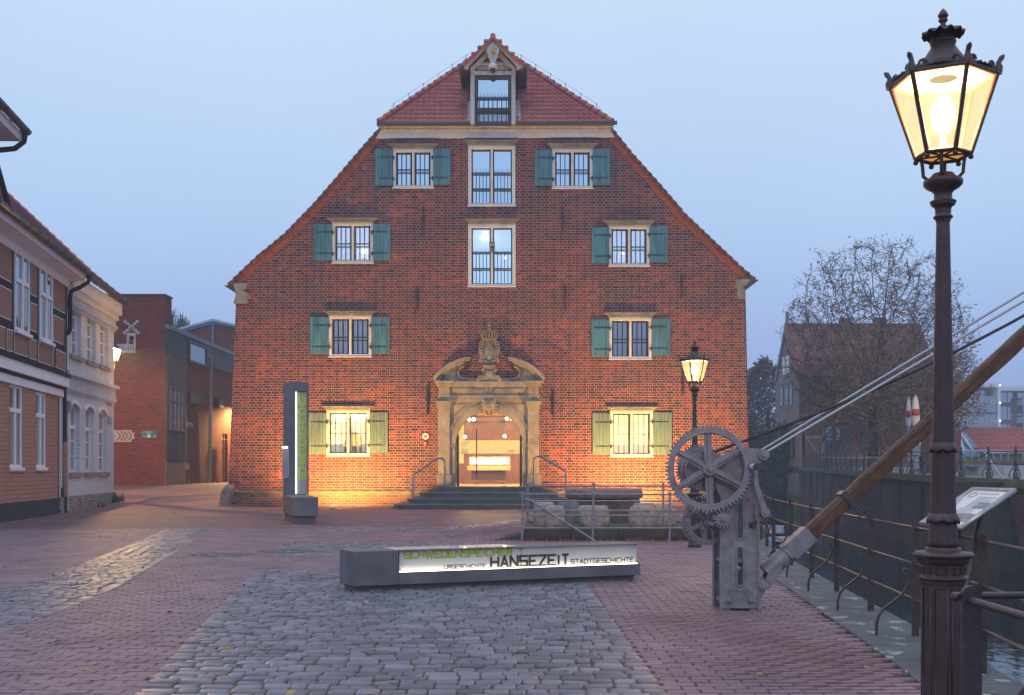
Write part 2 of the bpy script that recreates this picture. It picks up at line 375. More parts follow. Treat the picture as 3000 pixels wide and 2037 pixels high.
M['post'] = pm('brown_iron_paint', (.055,.038,.040), .45, .2, var=.3, vs=7, bump=.004, bs=45)
M['lampiron'] = pm('lamp_brown_paint', (.062,.034,.034), .42, .15, var=.3, vs=6, bump=.003, bs=50)
M['rail'] = pm('worn_rail', (.075,.052,.042), .42, .3, var=.3, vs=9)
M['wood'] = pm('brown_wood', (.20,.11,.05), .6, var=.4, vs=4)
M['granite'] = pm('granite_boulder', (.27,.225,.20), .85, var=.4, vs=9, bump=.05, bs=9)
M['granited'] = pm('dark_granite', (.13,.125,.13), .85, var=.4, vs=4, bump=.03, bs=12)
M['lantern'] = lanternglass('lantern_glass', (1.0,.77,.33), 1.2, .42)
M['bulb'] = lanternglass('lamp_bulb', (1.0,.82,.45), 60, .6)
# ------------------------------------------------------------------ ground, paving, quay, water
QL = [(3.30,-15),(3.30,4),(3.45,6.5),(3.72,8.5),(3.92,10.45),(4.10,12.3),(4.30,14.26),(4.48,16.1),(4.71,18.2),(4.97,20.5),(6.2,27.5),(8.0,36),(10.7,47),(11.2,60),(13,140)]
def qx(y):
    for (xa, ya), (xb, yb) in zip(QL, QL[1:]):
        if y <= yb: return xa+(xb-xa)*(y-ya)/(yb-ya)
    return QL[-1][0]
WZ = -1.9
M['soil'] = pm('dark_joint_soil', (.05,.045,.035), .95, var=.4, vs=5)
M['pave'] = pm('clinker_paver', (.195,.118,.134), .66, var=.25, vs=.9, bump=.003, bs=45, island=.11, col2=(.255,.155,.168), spec=.38)
M['pavefar'] = brick('clinker_paving', [(.15,.08,.088),(.225,.122,.128),(.18,.098,.104),(.26,.145,.145)], (.07,.058,.055), bw=.245, rh=.123, ms=.008, dirv=(1,0,0), flat=True, wob=.004, big=.35, rough=.74)
M['cobble'] = pm('grey_cobble', (.118,.116,.142), .45, var=.3, vs=2.2, bump=.006, bs=28, island=.34, col2=(.175,.158,.175), spec=.45)
M['kerb'] = pm('quay_kerb_stone', (.08,.08,.083), .75, var=.35, vs=1.3, bump=.004, bs=40)
t = M['kerb'].node_tree; b = t.nodes['Principled BSDF']; src = b.inputs['Base Color'].links[0].from_socket
co = N(t, 'ShaderNodeTexCoord'); nz = N(t, 'ShaderNodeTexNoise', Scale=3.2, Detail=5, Roughness=.6); t.links.new(co.outputs['Object'], nz.inputs['Vector'])
mr = N(t, 'ShaderNodeMapRange'); mr.inputs[1].default_value = .605; mr.inputs[2].default_value = .625; t.links.new(nz.outputs[0], mr.inputs[0])
t.links.new(mixc(t, mr.outputs[0], src, (.25,.30,.27)), b.inputs['Base Color'])

def sheet(name, mat, rows, z, nx=40):
    """rows: (y, x0, x1)"""
    mb = MB(); vs = []
    for y, x0, x1 in rows:
        for i in range(nx+1):
            x = x0+(x1-x0)*i/nx; vs.append((x, y, hgt(x, y)+z))
    n = nx+1
    mb.add(vs, [(r*n+i, r*n+i+1, r*n+n+i+1, r*n+n+i) for r in range(len(rows)-1) for i in range(nx)], True)
    return struct(mb.build(name, mat))
ys = [-15,-5,2,6,10,14,18,22,24.69,24.71]+[26+1.5*i for i in range(30)]+[75,90,120,160,260]
sheet('ground', M['soil'], [(y, -140, qx(y)-.25) for y in ys], -.03, 120)
ysf = [29.9+1.0*i for i in range(48)]
sheet('brick_paving', M['pavefar'], [(y, -32, qx(y)-.30) for y in ysf], 0.0, 90)

# regions of the square, from the photograph's ground lines
def gp(k, pts): return [tuple(G(*zp(k, x, y))[:2]) for x, y in pts]
cob_main = [tuple(G(744,1672)[:2]), tuple(G(1690,1672)[:2]), tuple(G(1724,1717)[:2]), tuple(G(1960,2037)[:2]), (2.2,4.2), (-3.2,4.2), tuple(G(392,2037)[:2])]
cob_strip = gp('g', [(1130,232),(1440,232),(1400,262),(1200,400),(800,640),(400,800),(0,952),(-250,1050),(-250,760),(0,650),(200,600),(500,490),(800,375),(1060,265)])
cob_band = [(-4.95,28.4),(.3,28.4),(.3,30.7),(-5.2,30.7)]
cob_band2 = [tuple(G(796,1634)[:2]), tuple(G(1320,1634)[:2]), tuple(G(1320,1590)[:2]), tuple(G(812,1590)[:2])]
COBS = [cob_main, cob_strip, cob_band, cob_band2]
HOLES = [(G(*zp('g',1510,411)), .49), (G(*zp('g',1965,385)), .47)]
def inpoly(X, Y, poly):
    c = np.zeros(X.shape, bool); n = len(poly)
    for i in range(n):
        x0, y0 = poly[i]; x1, y1 = poly[(i+1) % n]
        if y0 == y1: continue
        k = ((y0 > Y) != (y1 > Y)) & (X < (x1-x0)*(Y-y0)/(y1-y0)+x0); c ^= k
    return c
QY = np.array([p[1] for p in QL]); QX = np.array([p[0] for p in QL])
rg = np.random.default_rng(5)
def blocks(name, mat, C, half, rot, top, tilt, base, ring, smooth, dome=0):
    """many paving stones as one sheet: ring = list of (scale, z fraction); half (n,2); 8 points a ring when rounded"""
    n = len(C); k = 12 if smooth else 4
    if smooth:
        q = np.arange(12)*pi/6+pi/12; ex = .36
        ux = np.sign(np.cos(q))*np.abs(np.cos(q))**ex; uy = np.sign(np.sin(q))*np.abs(np.sin(q))**ex
    else: ux = np.array([-1,1,1,-1.]); uy = np.array([-1,-1,1,1.])
    R = len(ring); V = np.zeros((n, R*k+(1 if smooth else 0), 3))
    jit = 1+rg.normal(0, .035, (n, k)) if smooth else np.ones((n, k))
    for r, (sc, zf) in enumerate(ring):
        lx = ux[None]*half[:, :1]*jit*sc; ly = uy[None]*half[:, 1:2]*jit*sc
        V[:, r*k:(r+1)*k, 0] = C[:, :1]+lx*np.cos(rot)[:, None]-ly*np.sin(rot)[:, None]
        V[:, r*k:(r+1)*k, 1] = C[:, 1:2]+lx*np.sin(rot)[:, None]+ly*np.cos(rot)[:, None]
        V[:, r*k:(r+1)*k, 2] = base+(top-base)[:, None]*zf + (tilt[:, :1]*lx+tilt[:, 1:2]*ly)*(zf > 0)
    if smooth:
        V[:, -1, :2] = C; V[:, -1, 2] = top+dome
    F = []
    per = V.shape[1]
    for r in range(R-1):
        for i in range(k): F.append((r*k+i, r*k+(i+1) % k, (r+1)*k+(i+1) % k, (r+1)*k+i))
    if smooth:
        T = [((R-1)*k+i, (R-1)*k+(i+1) % k, R*k) for i in range(k)]
    else: T = []; F.append(tuple((R-1)*k+i for i in range(k)))
    Fq = (np.array(F)[None]+np.arange(n)[:, None, None]*per).reshape(-1, 4)
    me = bpy.data.meshes.new(name)
    ntri = len(T)*n
    loops = [Fq.reshape(-1)]
    if T: loops.append((np.array(T)[None]+np.arange(n)[:, None, None]*per).reshape(-1))
    L = np.concatenate(loops); nq = len(Fq)
    V2 = V.reshape(-1, 3)
    for i in (0,):
        V2[:, 2] += np.array([hgt(x, y) for x, y in np.repeat(C, per, axis=0)]) if C[:, 1].max() > 24 else 0
    me.vertices.add(len(V2)); me.vertices.foreach_set('co', V2.reshape(-1))
    me.loops.add(len(L)); me.loops.foreach_set('vertex_index', L.astype(np.int32))
    me.polygons.add(nq+ntri)
    st = np.concatenate([np.arange(nq)*4, nq*4+np.arange(ntri)*3]); tot = np.concatenate([np.full(nq, 4), np.full(ntri, 3)])
    me.polygons.foreach_set('loop_start', st.astype(np.int32)); me.polygons.foreach_set('loop_total', tot.astype(np.int32))
    me.polygons.foreach_set('use_smooth', np.full(nq+ntri, bool(smooth))); me.update(calc_edges=True); me.validate()
    me.materials.append(mat); return struct(link(name, me))
# clinker pavers, laid in running bond
rh, bw = .123, .245
C = []
for r in range(int(4/rh), int(30/rh)):
    y = r*rh; xs = np.arange(-.52*y-2.5, min(.5*y+1.5, qx(y)-.42), bw)
    xs = np.floor(xs/bw)*bw+(bw/2 if r % 2 else 0)
    C.append(np.stack([xs, np.full(xs.shape, y)], 1))
C = np.concatenate(C); X, Y = C[:, 0], C[:, 1]
ok = np.ones(len(C), bool)
for p in COBS: ok &= ~(inpoly(X-.07, Y, p) & inpoly(X+.07, Y, p) & inpoly(X, Y-.05, p) & inpoly(X, Y+.05, p))
for c, r in HOLES: ok &= (X-c[0])**2+(Y-c[1])**2 > (r+.06)**2
ok &= X < np.interp(Y, QY, QX)-.66
ok &= ~((X > .3) & (Y > 24.6))
C = C[ok]; n = len(C)
uneven = np.exp(-((C[:, 0]-2.5)/.75)**2)*np.exp(-((C[:, 1]-9.3)/1.7)**2)+.5*np.exp(-((C[:, 0]-1.7)/.8)**2-((C[:, 1]-11.6)/.7)**2)
C = C+rg.normal(0, .003, C.shape)+.02*np.sin(C[:, ::-1]*np.array([[.9,.7]]))*np.array([[1,.5]])
blocks('brick_paver_rows', M['pave'], C, np.tile([[.1165,.0572]], (n,1)), rg.normal(0,.008,n)+.05*uneven, .006+rg.normal(0,.0018,n),
       rg.normal(0,.008,(n,2))+np.stack([.05*uneven, -.16*uneven], 1), -.05, [(1,0),(1,.80),(.955,1)], False)
# rounded cobbles
C = []; H = []
for p in COBS:
    px = [a[0] for a in p]; py = [a[1] for a in p]
    small = p in (cob_band,)
    sy, sx = (.172, .19)
    y = max(4.2, min(py))
    while y < max(py)-.05:
        yc = y+sy/2; xs_ = sorted(p[i][0]+(p[(i+1) % len(p)][0]-p[i][0])*(yc-p[i][1])/(p[(i+1) % len(p)][1]-p[i][1]) for i in range(len(p)) if (p[i][1] > yc) != (p[(i+1) % len(p)][1] > yc))
        row = []
        for xl, xr in zip(xs_[::2], xs_[1::2]):
          ws = []
          while sum(ws) < xr-xl: ws.append(sx*rg.uniform(.62, 1.5))
          x = xl; kf = (xr-xl)/max(.1, sum(ws))
          for wd in ws:
            wd *= kf
            row.append((x+wd/2, y+sy/2+.035*sin(x*1.1+y*.7)+rg.normal(0,.005), wd/2-.004, sy/2-.006+rg.normal(0,.004))); x += wd
        if row: C.append(np.array(row))
        y += sy
C = np.concatenate(C); X, Y = C[:, 0], C[:, 1]
ok = np.abs(X) < .53*Y+1.0
for c, r in HOLES: ok &= (X-c[0])**2+(Y-c[1])**2 > (r+.12)**2
C = C[ok]; n = len(C)
ob = blocks('cobble_paving', M['cobble'], C[:, :2], C[:, 2:4], rg.normal(0,.025,n), .010+rg.normal(0,.004,n), rg.normal(0,.028,(n,2)), -.06,
       [(1,0),(1,.60),(.975,.82),(.91,.96),(.7,1.0)], True, .001)
M['bed'] = pm('sandy_cobble_bed', (.085,.072,.055), .95, var=.4, vs=6, bump=.004, bs=60)
for pts in (cob_main, cob_strip, cob_band, cob_band2):
    mb = MB(); mb.prism(pts, lambda x, y, z: (x, y, z), -.05, -.009); struct(mb.build('cobble_bed', M['bed']))
# manhole covers
for i, (c, r) in enumerate(HOLES):
    mh = thing('manhole_cover', ['round manhole cover set in the brick strip', 'round manhole cover at the end of the cobbled band'][i], 'manhole cover', (c[0], c[1], 0), 'manhole covers in the square')
    mb = MB(); mb.lathe([(r,-.04),(r,.008),(r-.09,.008),(r-.095,-.01)], (c[0],c[1],0), 40); mb.build('frame_ring', M['concretep'], mh)
    mb = MB(); mb.lathe([(.37,-.03),(.37,.010),(.30,.011),(.295,.006),(.12,.006),(.115,.011),(0.01,.011)], (c[0],c[1],0), 40); mb.build('lid', M['kerb'], mh)
# quay edge: kerb stones and the wall down to the water
mb = MB(); yq = [-14]+[4+1.02*i for i in range(44)]
for a, b_ in zip(yq, yq[1:]):
    g = .006
    for (i0, i1, z) in ((.62, -.12, .018),):
        P = [(qx(a+g)-i0, a+g, -.3), (qx(a+g)-i1, a+g, -.3), (qx(b_-g)-i1, b_-g, -.3), (qx(b_-g)-i0, b_-g, -.3)]
        mb.hexa(P, [(x, y, z+hgt(x-.9, y)*.0) for x, y, _ in P])
struct(mb.build('quay_kerb', M['kerb'], bevel=.008, seg=1))
M['quaybrick'] = brick('wet_quay_brick', [(.075,.04,.035),(.13,.06,.048),(.10,.05,.04),(.16,.075,.055)], (.10,.095,.085), bw=.26, rh=.095, ms=.012, dirv=(.3,1,0), wob=.01, big=.6)
mb = MB()
for a, b_ in zip(QL, QL[1:]):
    mb.quad((a[0]+.05,a[1],-4),(b_[0]+.05,b_[1],-4),(b_[0]+.05,b_[1],-.02),(a[0]+.05,a[1],-.02))
tag(mb.build('quay_wall', M['quaybrick']), 'dark brick harbour wall below the kerb on the near bank', 'wall')
m, t, b = newmat('harbour_water'); M['water'] = m
b.inputs['Base Color'].default_value = (.012,.016,.018,1); b.inputs['Roughness'].default_value = .05; b.inputs['IOR'].default_value = 1.33
co = N(t, 'ShaderNodeTexCoord'); mp = N(t, 'ShaderNodeMapping'); mp.inputs['Scale'].default_value = (1.2,.8,1); t.links.new(co.outputs['Object'], mp.inputs[0])
nz = N(t, 'ShaderNodeTexNoise', Scale=2.5, Detail=3); t.links.new(mp.outputs[0], nz.inputs['Vector'])
bp = N(t, 'ShaderNodeBump', Strength=.35, Distance=.03); t.links.new(nz.outputs[0], bp.inputs['Height']); t.links.new(bp.outputs[0], b.inputs['Normal'])
mb = MB(); mb.quad((2.5,-15,WZ),(26,-15,WZ),(33,140,WZ),(9,140,WZ)); struct(mb.build('harbour_water', M['water']))

# ------------------------------------------------------------------ the brick warehouse
YF = 48.0
bld = thing('brick_warehouse', 'large red brick warehouse with a steep tiled half-hipped gable and blue-green shutters', 'building', (-1, YF, 0))
F = Fr((0, YF), (1, 0), (0, -1))
def fz(k, x, y): px, py = zp(k, x, y); return ((px-CX)*.015, EYE-(py-HY)*.015)
def fr4(k, x0, x1, y0, y1):
    a = fz(k, x0, y1); b = fz(k, x1, y0); return a[0], b[0], a[1], b[1]
rakeL = [(670.6,832.7),(753,754.4),(835.3,686.5),(917.7,602),(979.4,531.8),(1061.8,435),(1111,379.4)]
rakeR = [(2211,818),(2174,787),(2091,709),(2009,631),(1927,536),(1855,456),(1793,379)]
fu = lambda p: ((p[0]-CX)*.015, EYE-(p[1]-HY)*.015)
RL = [fu(p) for p in rakeL]; RR = [fu(p) for p in rakeR]
WIN = [  # frame, cornice, left shutter, right shutter, kind
 ((3,1218,1505,938,1215),(3,1185,1540,908,935),(3,1092,1215,945,1203),(3,1505,1628,943,1197),'sky'),
 ((4,650,938,937,1218),(4,612,970,905,935),(4,527,650,948,1205),(4,938,1062,943,1198),'sky'),
 ((5,785,1077,125,412),(5,750,1110,100,125),(5,655,785,140,400),(5,1077,1200,138,398),'sky2'),
 ((6,1052,1343,148,435),(6,1018,1378,118,148),(6,930,1055,163,420),(6,1343,1470,155,413),'sky2'),
 ((5,762,1065,788,1080),(5,733,1097,760,788),(5,627,762,800,1065),(5,1065,1195,800,1063),'dim'),
 ((6,1055,1357,802,1097),(6,1022,1387,770,802),(6,927,1055,818,1082),(6,1357,1490,812,1075),'dim'),
 ((7,745,1052,365,693),(7,715,1083,340,368),(7,615,745,388,683),(7,1052,1183,385,675),'litw'),
 ((8,1063,1367,370,697),(8,1035,1398,345,372),(8,935,1063,390,685),(8,1367,1500,385,685),'litc'),
 ((4,52,388,912,1343),(4,22,412,880,912),None,None,'tall'),
 ((6,52,390,135,580),(6,28,415,105,135),None,None,'tall2'),
]
holes = []
for wn_ in WIN:
    u0, u1, z0, z1 = fr4(*wn_[0]); holes.append(rect(u0+.03, u1-.03, z0+.03, z1-.03))
# door opening
dx0, dz0 = fz('D', 372, 1306); dx1, _ = fz('D', 918, 1306); dr = (dx1-dx0)/2; dcx = (dx0+dx1)/2
_, dtop = fz('D', 640, 708); dsp = dtop-dr
TOPZ = .90
def arch(r, zc=None, a0=0, a1=pi, n=20, cx=None):
    zc = dsp if zc is None else zc
    return [((dcx if cx is None else cx)+r*cos(a0+(a1-a0)*i/n), zc+r*sin(a0+(a1-a0)*i/n)) for i in range(n+1)]
doorhole = [(dcx-dr, TOPZ), (dcx+dr, TOPZ)]+arch(dr)
outer = [(-12.48,.55),(10.46,.55),(10.33,5.0),(10.22,9.25),(10.25,9.85)]+[(p[0]-.12, p[1]-.10) for p in RR[1:]]+[(p[0]+.12, p[1]-.10) for p in reversed(RL[1:])]+[(-12.1,9.8),(-12.12,8.9),(-12.3,5.0)]
mb = MB(); F.wall(mb, outer, holes+[doorhole], .34)
# back body: side walls and a rear
mb.quad((-12.48,YF,0),(-12.48,80,0),(-12.1,80,9.8),(-12.1,YF,9.8)); mb.quad((10.46,YF,0),(10.46,80,0),(10.25,80,9.8),(10.25,YF,9.8))
mb.quad((-12.48,80,0),(10.46,80,0),(10.25,80,9.8),(4.4,80,16.5),(-.9,80,21.8),(-5.8,80,16.5),(-12.1,80,9.8))
mb.build('wall', M['facade'], bld)
M['ledge'] = pm('mossy_ledge_stone', (.15,.135,.08), .85, var=.4, vs=2, bump=.01, bs=20, col2=(.23,.20,.10))
for a, b_ in ((-12.62, dcx-2.9), (dcx+2.9, 10.6)):
    pl = MB(); F.fbox(pl, a, b_, -.2, .56, 0, .13); po = pl.build('plinth', M['plinth'], bld)
    a, b_ = (a-.04, b_+.25) if a < dcx-3 else (a-.25, b_+.04)
    P = [(a+(b_-a)*i/60, .62+.02*sin(i*1.9)) for i in range(61)]
    lm = MB(); lm.tube([F.pt(u, z, .08) for u, z in P], .10, 10); lm.build('ledge', M['ledge'], po)
# wall anchors
for k, x, y0, y1 in ((3,1433,1350,1530),(5,1390,580,755),(5,1460,1285,1497),(4,725,1350,1525),(6,742,565,745),(6,1567,488,670),(6,660,1325,1497),(6,1572,1190,1360)):
    u0, u1, z0, z1 = fr4(k, x-4, x+4, y0, y1); mb = MB(); F.fbox(mb, u0, u1, z0, z1, .02, .09)
    zc = z0+(z1-z0)*.55; F.fbox(mb, u0-.03, u1+.03, zc-.07, zc+.07, 0, .11); mb.build('wall_anchor', M['iron'], bld)

BACKS = {'sky': emis('room_dusk', (.35,.45,.6), .3), 'sky2': emis('room_white', (.95,.92,.95), 1.6), 'dim': pm('dim_room', (.16,.13,.12), .9, var=.6, vs=2.2),  # room light is put into these backs as their own glow
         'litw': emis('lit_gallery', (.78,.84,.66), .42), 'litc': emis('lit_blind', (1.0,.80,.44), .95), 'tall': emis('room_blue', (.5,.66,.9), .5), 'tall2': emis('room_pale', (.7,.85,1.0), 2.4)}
shut_n = 0
def window(spec, tall=False):
    (fk, kk, ls, rs, kind) = spec
    u0, u1, z0, z1 = fr4(*fk); um = (u0+u1)/2; fw = .125 if not tall else .15
    mb = MB()
    F.fbox(mb, u0, u0+fw, z0, z1, -.14, .035); F.fbox(mb, u1-fw, u1, z0, z1, -.14, .035)
    F.fbox(mb, u0+fw, u1-fw, z1-fw-.02, z1, -.14, .033); F.fbox(mb, u0+fw, u1-fw, z0, z0+.10, -.14, .033)
    F.fbox(mb, um-.05, um+.05, z0+.10, z1-fw-.02, -.13, .028)
    F.fbox(mb, u0-.03, u1+.03, z0-.045, z0, -.02, .07)
    wi = mb.build('window', M['cream'], bld, bevel=.008, seg=1)
    a, b_ = u0+fw, u1-fw; zb, zt = z0+.10, z1-fw-.02
    mb = MB()
    for s0, s1 in ((a, um-.05), (um+.05, b_)):
        F.fbox(mb, s0, s0+.055, zb, zt, -.20, -.135); F.fbox(mb, s1-.055, s1, zb, zt, -.20, -.135)
        F.fbox(mb, s0+.055, s1-.055, zt-.06, zt, -.20, -.135); F.fbox(mb, s0+.055, s1-.055, zb, zb+.05, -.20, -.135)
    mb.build('sash', M['sash'], wi)
    mb = MB(); mb.quad(F.pt(a,zb,-.17), F.pt(b_,zb,-.17), F.pt(b_,zt,-.17), F.pt(a,zt,-.17))
    gk = {'sky':'skyglass','sky2':'skyglass','tall':'skyglass','tall2':'skyglass','dim':'dimglass'}.get(kind, 'clear')
    mb.build('pane', M[gk], wi)
    mb = MB(); F.fbox(mb, u0-.05, u1+.05, z0-.05, z1+.05, -.62, -.6); mb.build('blind' if kind == 'litc' else 'room_back', BACKS[kind], wi)
    mb = MB(); r = .019
    if tall:
        zc = zb+(zt-zb)*.57; zm = zb+(zt-zb)*.28
        for s0, s1 in ((a, um-.05), (um+.05, b_)):
            for z in (zc, zc-.06, zm, zm-.07): F.fbox(mb, s0, s1, z-.018, z+.018, -.09, -.06)
            for i in range(6):
                u = s0+(s1-s0)*(i+.35)/5.6; mb.rod(F.pt(u, zb, -.06), F.pt(u, zc, -.06), .016, 6)
            for i in range(12):
                u = s0+(s1-s0)*(i+.5)/12; mb.rod(F.pt(u, zc, -.07), F.pt(u+.02*((i*7) % 3-1), zc+.17, -.05), .004, 4)
    else:
        low = kind[:3] == 'lit'
        for s0, s1 in ((a, um-.05), (um+.05, b_)):
            for fx in ((.33,.64,.9) if low else (.08,.34,.62,.90)):
                u = s0+(s1-s0)*fx; mb.rod(F.pt(u, zb, -.075), F.pt(u, zt, -.075), r*.85, 6)
            for fz_ in ((.49,) if low else (.40,.49)):
                z = zb+(zt-zb)*fz_; F.fbox(mb, s0, s1, z-.016, z+.016, -.085, -.06)
    mb.build('grille', M['iron'], wi)
    u0c, u1c, z0c, z1c = fr4(*kk); mb = MB()
    F.fbox(mb, u0c+.14, u1c-.14, z0c-.02, z0c+(z1c-z0c)*.4, -.02, .10); F.fbox(mb, u0c+.07, u1c-.07, z0c+(z1c-z0c)*.4, z0c+(z1c-z0c)*.7, -.02, .125); F.fbox(mb, u0c, u1c, z0c+(z1c-z0c)*.7, z1c, -.02, .165)
    mb.build('cornice', M['stone'], wi, bevel=.015, seg=1)
    for sh in (ls, rs):
        if not sh: continue
        s0, s1, y0, y1 = fr4(*sh); nb = 5; mb = MB()
        for i in range(nb):
            p, q = s0+(s1-s0)*i/nb, s0+(s1-s0)*(i+1)/nb
            F.fbox(mb, p+.003, q-.003, y0+.01*((i*3) % 2), y1-.01*((i*5) % 3)*.5, .045, .085)
        for fz_ in (.2, .78):
            z = y0+(y1-y0)*fz_
            F.fbox(mb, s0+.04, s1-.04, z-.075, z+.075, .02, .045)
        so = mb.build('shutter', M['shutterg' if kind[:3] == 'lit' else 'shutter'], wi, bevel=.004, seg=1)
        e = s1 if sh is ls else s0; d = -1 if sh is ls else 1
        for fz_ in (.2, .78):
            mb = MB()
            z = y0+(y1-y0)*fz_
            P = [(e+d*(s1-s0)*k/6, z+.012*sin(k*2.4)) for k in range(-1, 6)]
            for p, q in zip(P, P[1:]): F.fbox(mb, min(p[0],q[0]), max(p[0],q[0]), min(p[1],q[1])-.017, max(p[1],q[1])+.017, .085, .098)
            F.fbox(mb, e-.03-d*.03, e+.03-d*.03, z-.10, z+.06, .05, .11); mb.build('hinge', M['iron'], so)
    return wi
wins = [window(w_, w_[4][:4] == 'tall') for w_ in WIN]
# lamps seen through the upper windows
for wi_, k, x, y, r in ((2,5,1003,320,.10),(9,6,172,205,.14),(9,6,318,366,.05),(3,6,1160,337,.05)):
    u, z = fz(k, x, y); mb = MB(); mb.ball(F.pt(u, z, -.35), r); mb.build('ceiling_spot', M['bulb'], wins[wi_])
# gallery tubes and exhibits behind the left ground-floor window
mb = MB()
for (xa, ya, xb, yb) in ((785,400,880,412),(800,398,1000,402),(900,415,1030,405)):
    ua, za = fz(7, xa, ya); ub, zb = fz(7, xb, yb); mb.rod(F.pt(ua,za,-.4), F.pt(ub,zb,-.45), .012, 6)
mb.build('light_tube', M['bulb'], wins[6])
mb = MB()
for x0, x1, y0, y1 in ((855,890,595,665),(915,950,535,665),(965,985,560,665)):
    u0, u1, z0, z1 = fr4(7, x0, x1, y0, y1); F.fbox(mb, u0, u1, z0, z1, -.55, -.45)
mb.build('exhibit', pm('exhibit_panel', (.55,.4,.22), .7, var=.5, vs=6), wins[6])
mb = MB(); u0, u1, z0, z1 = fr4(5, 785, 1050, 820, 1060)
for i in range(9):
    a = u0+(u1-u0)*i/9; mb.quad(F.pt(a, z0, -.42), F.pt(a+.13, z0, -.5), F.pt(a+.08+.1*sin(i*2), z1, -.5), F.pt(a-.05+.1*cos(i), z1, -.42))
mb.build('curtain', pm('draped_curtain', (.42,.2,.15), .8, var=.6, vs=3), wins[4])

# cornice board, gutter under the hip
gz = fu((0,373))[1]; g0, g1 = RL[-1][0], RR[-1][0]
mb = MB()
pg = [fz(3,1095,868), fz(4,1097,860), fz(4,1062,812), fz(3,1130,812)]
mb.prism(pg, lambda u, z, d: F.pt(u, z, d), -.05, .10)
mb.build('cornice_board', M['cream'], bld)
mb = MB(); zc0 = fz(3,0,815)[1]
F.fbox(mb, g0+.08, g1-.05, zc0-.02, zc0+.10, 0, .22); F.fbox(mb, g0-.02, g1+.05, zc0+.10, zc0+.22, 0, .34)
mb.build('eaves_moulding', M['woodgrey'], bld, bevel=.03)
mb = MB(); mb.tube([(g0-.05, YF-.42, gz+.0), (g1+.18, YF-.42, gz+.06)], .095, 10); mb.build('gutter', M['zinc'], bld)
# corbel stones at the eaves
for pts in ([(5,90,570),(5,180,566),(5,180,604),(5,150,612),(5,185,628),(5,208,645),(5,208,662),(5,185,668),(5,186,702),(5,92,702),(5,104,655),(5,100,610)],
            [(6,1952,540),(6,2062,535),(6,2040,560),(6,2010,592),(6,2018,612),(6,2020,672),(6,1965,672),(6,1965,602),(6,1955,595)]):
    mb = MB(); mb.prism([fz(*p) for p in pts], lambda u, z, d: F.pt(u, z, d), -.3, .14); mb.build('corbel', M['stone'], bld, bevel=.03)
for pts in ([(5,22,580),(5,75,572),(5,100,610),(5,102,632),(5,60,605)], [(6,2118,538),(6,2062,536),(6,2014,592),(6,2018,612),(6,2070,575)]):
    mb = MB(); mb.prism([fz(*p) for p in pts], lambda u, z, d: F.pt(u, z, d), -30, .18); mb.build('gutter', M['zinc'], bld)
# verge: orange brick band and stepped tiles
def along(P, step):
    out = []; carry = 0
    for a, b_ in zip(P, P[1:]):
        L = sqrt((b_[0]-a[0])**2+(b_[1]-a[1])**2); s = carry
        while s < L: out.append((a[0]+(b_[0]-a[0])*s/L, a[1]+(b_[1]-a[1])*s/L, atan2(b_[1]-a[1], b_[0]-a[0]))); s += step
        carry = s-L
    return out
vbs = []
for P, sg in ((RL, 1), (RR, -1)):
    mb = MB(); vb = MB(); vbs.append((mb, vb))
    for i in range(len(P)-1):
        a, b_ = P[i], P[i+1]; an = atan2(b_[1]-a[1], b_[0]-a[0]); nx, nz_ = -sin(an)*(-sg), cos(an)*(-sg)
        w1, w2 = .10, .36
        q = [(a[0]+nx*w1*sg*sg, a[1]+nz_*w1), (b_[0]+nx*w1, b_[1]+nz_*w1), (b_[0]+nx*w2, b_[1]+nz_*w2), (a[0]+nx*w2, a[1]+nz_*w2)]
        if sg < 0: q = [(a[0]-sin(an)*w1*1, a[1]+cos(an)*w1), (b_[0]-sin(an)*w1, b_[1]+cos(an)*w1), (b_[0]-sin(an)*w2, b_[1]+cos(an)*w2), (a[0]-sin(an)*w2, a[1]+cos(an)*w2)]
        else: q = [(a[0]+sin(an)*w1, a[1]-cos(an)*w1), (b_[0]+sin(an)*w1, b_[1]-cos(an)*w1), (b_[0]+sin(an)*w2, b_[1]-cos(an)*w2), (a[0]+sin(an)*w2, a[1]-cos(an)*w2)]
        mb.prism(q, lambda u, z, d: F.pt(u, z, d), -.05, .07)
    for (u, z, an) in along(P, .34):
        sd = 1 if sg > 0 else -1
        tx, tz = cos(an), sin(an); ox, oz = -sin(an)*sd, cos(an)*sd
        q = [(u-.02*tx-.11*ox, z-.02*tz-.11*oz), (u+.40*tx-.11*ox, z+.40*tz-.11*oz), (u+.40*tx-.02*ox, z+.40*tz-.02*oz), (u-.02*tx+.045*ox, z-.02*tz+.045*oz)]
        vb.prism(q, lambda u, z, d: F.pt(u, z, d), -.3, .16)
for mb, vb in vbs: mb.build('verge_band', M['rake'], bld)
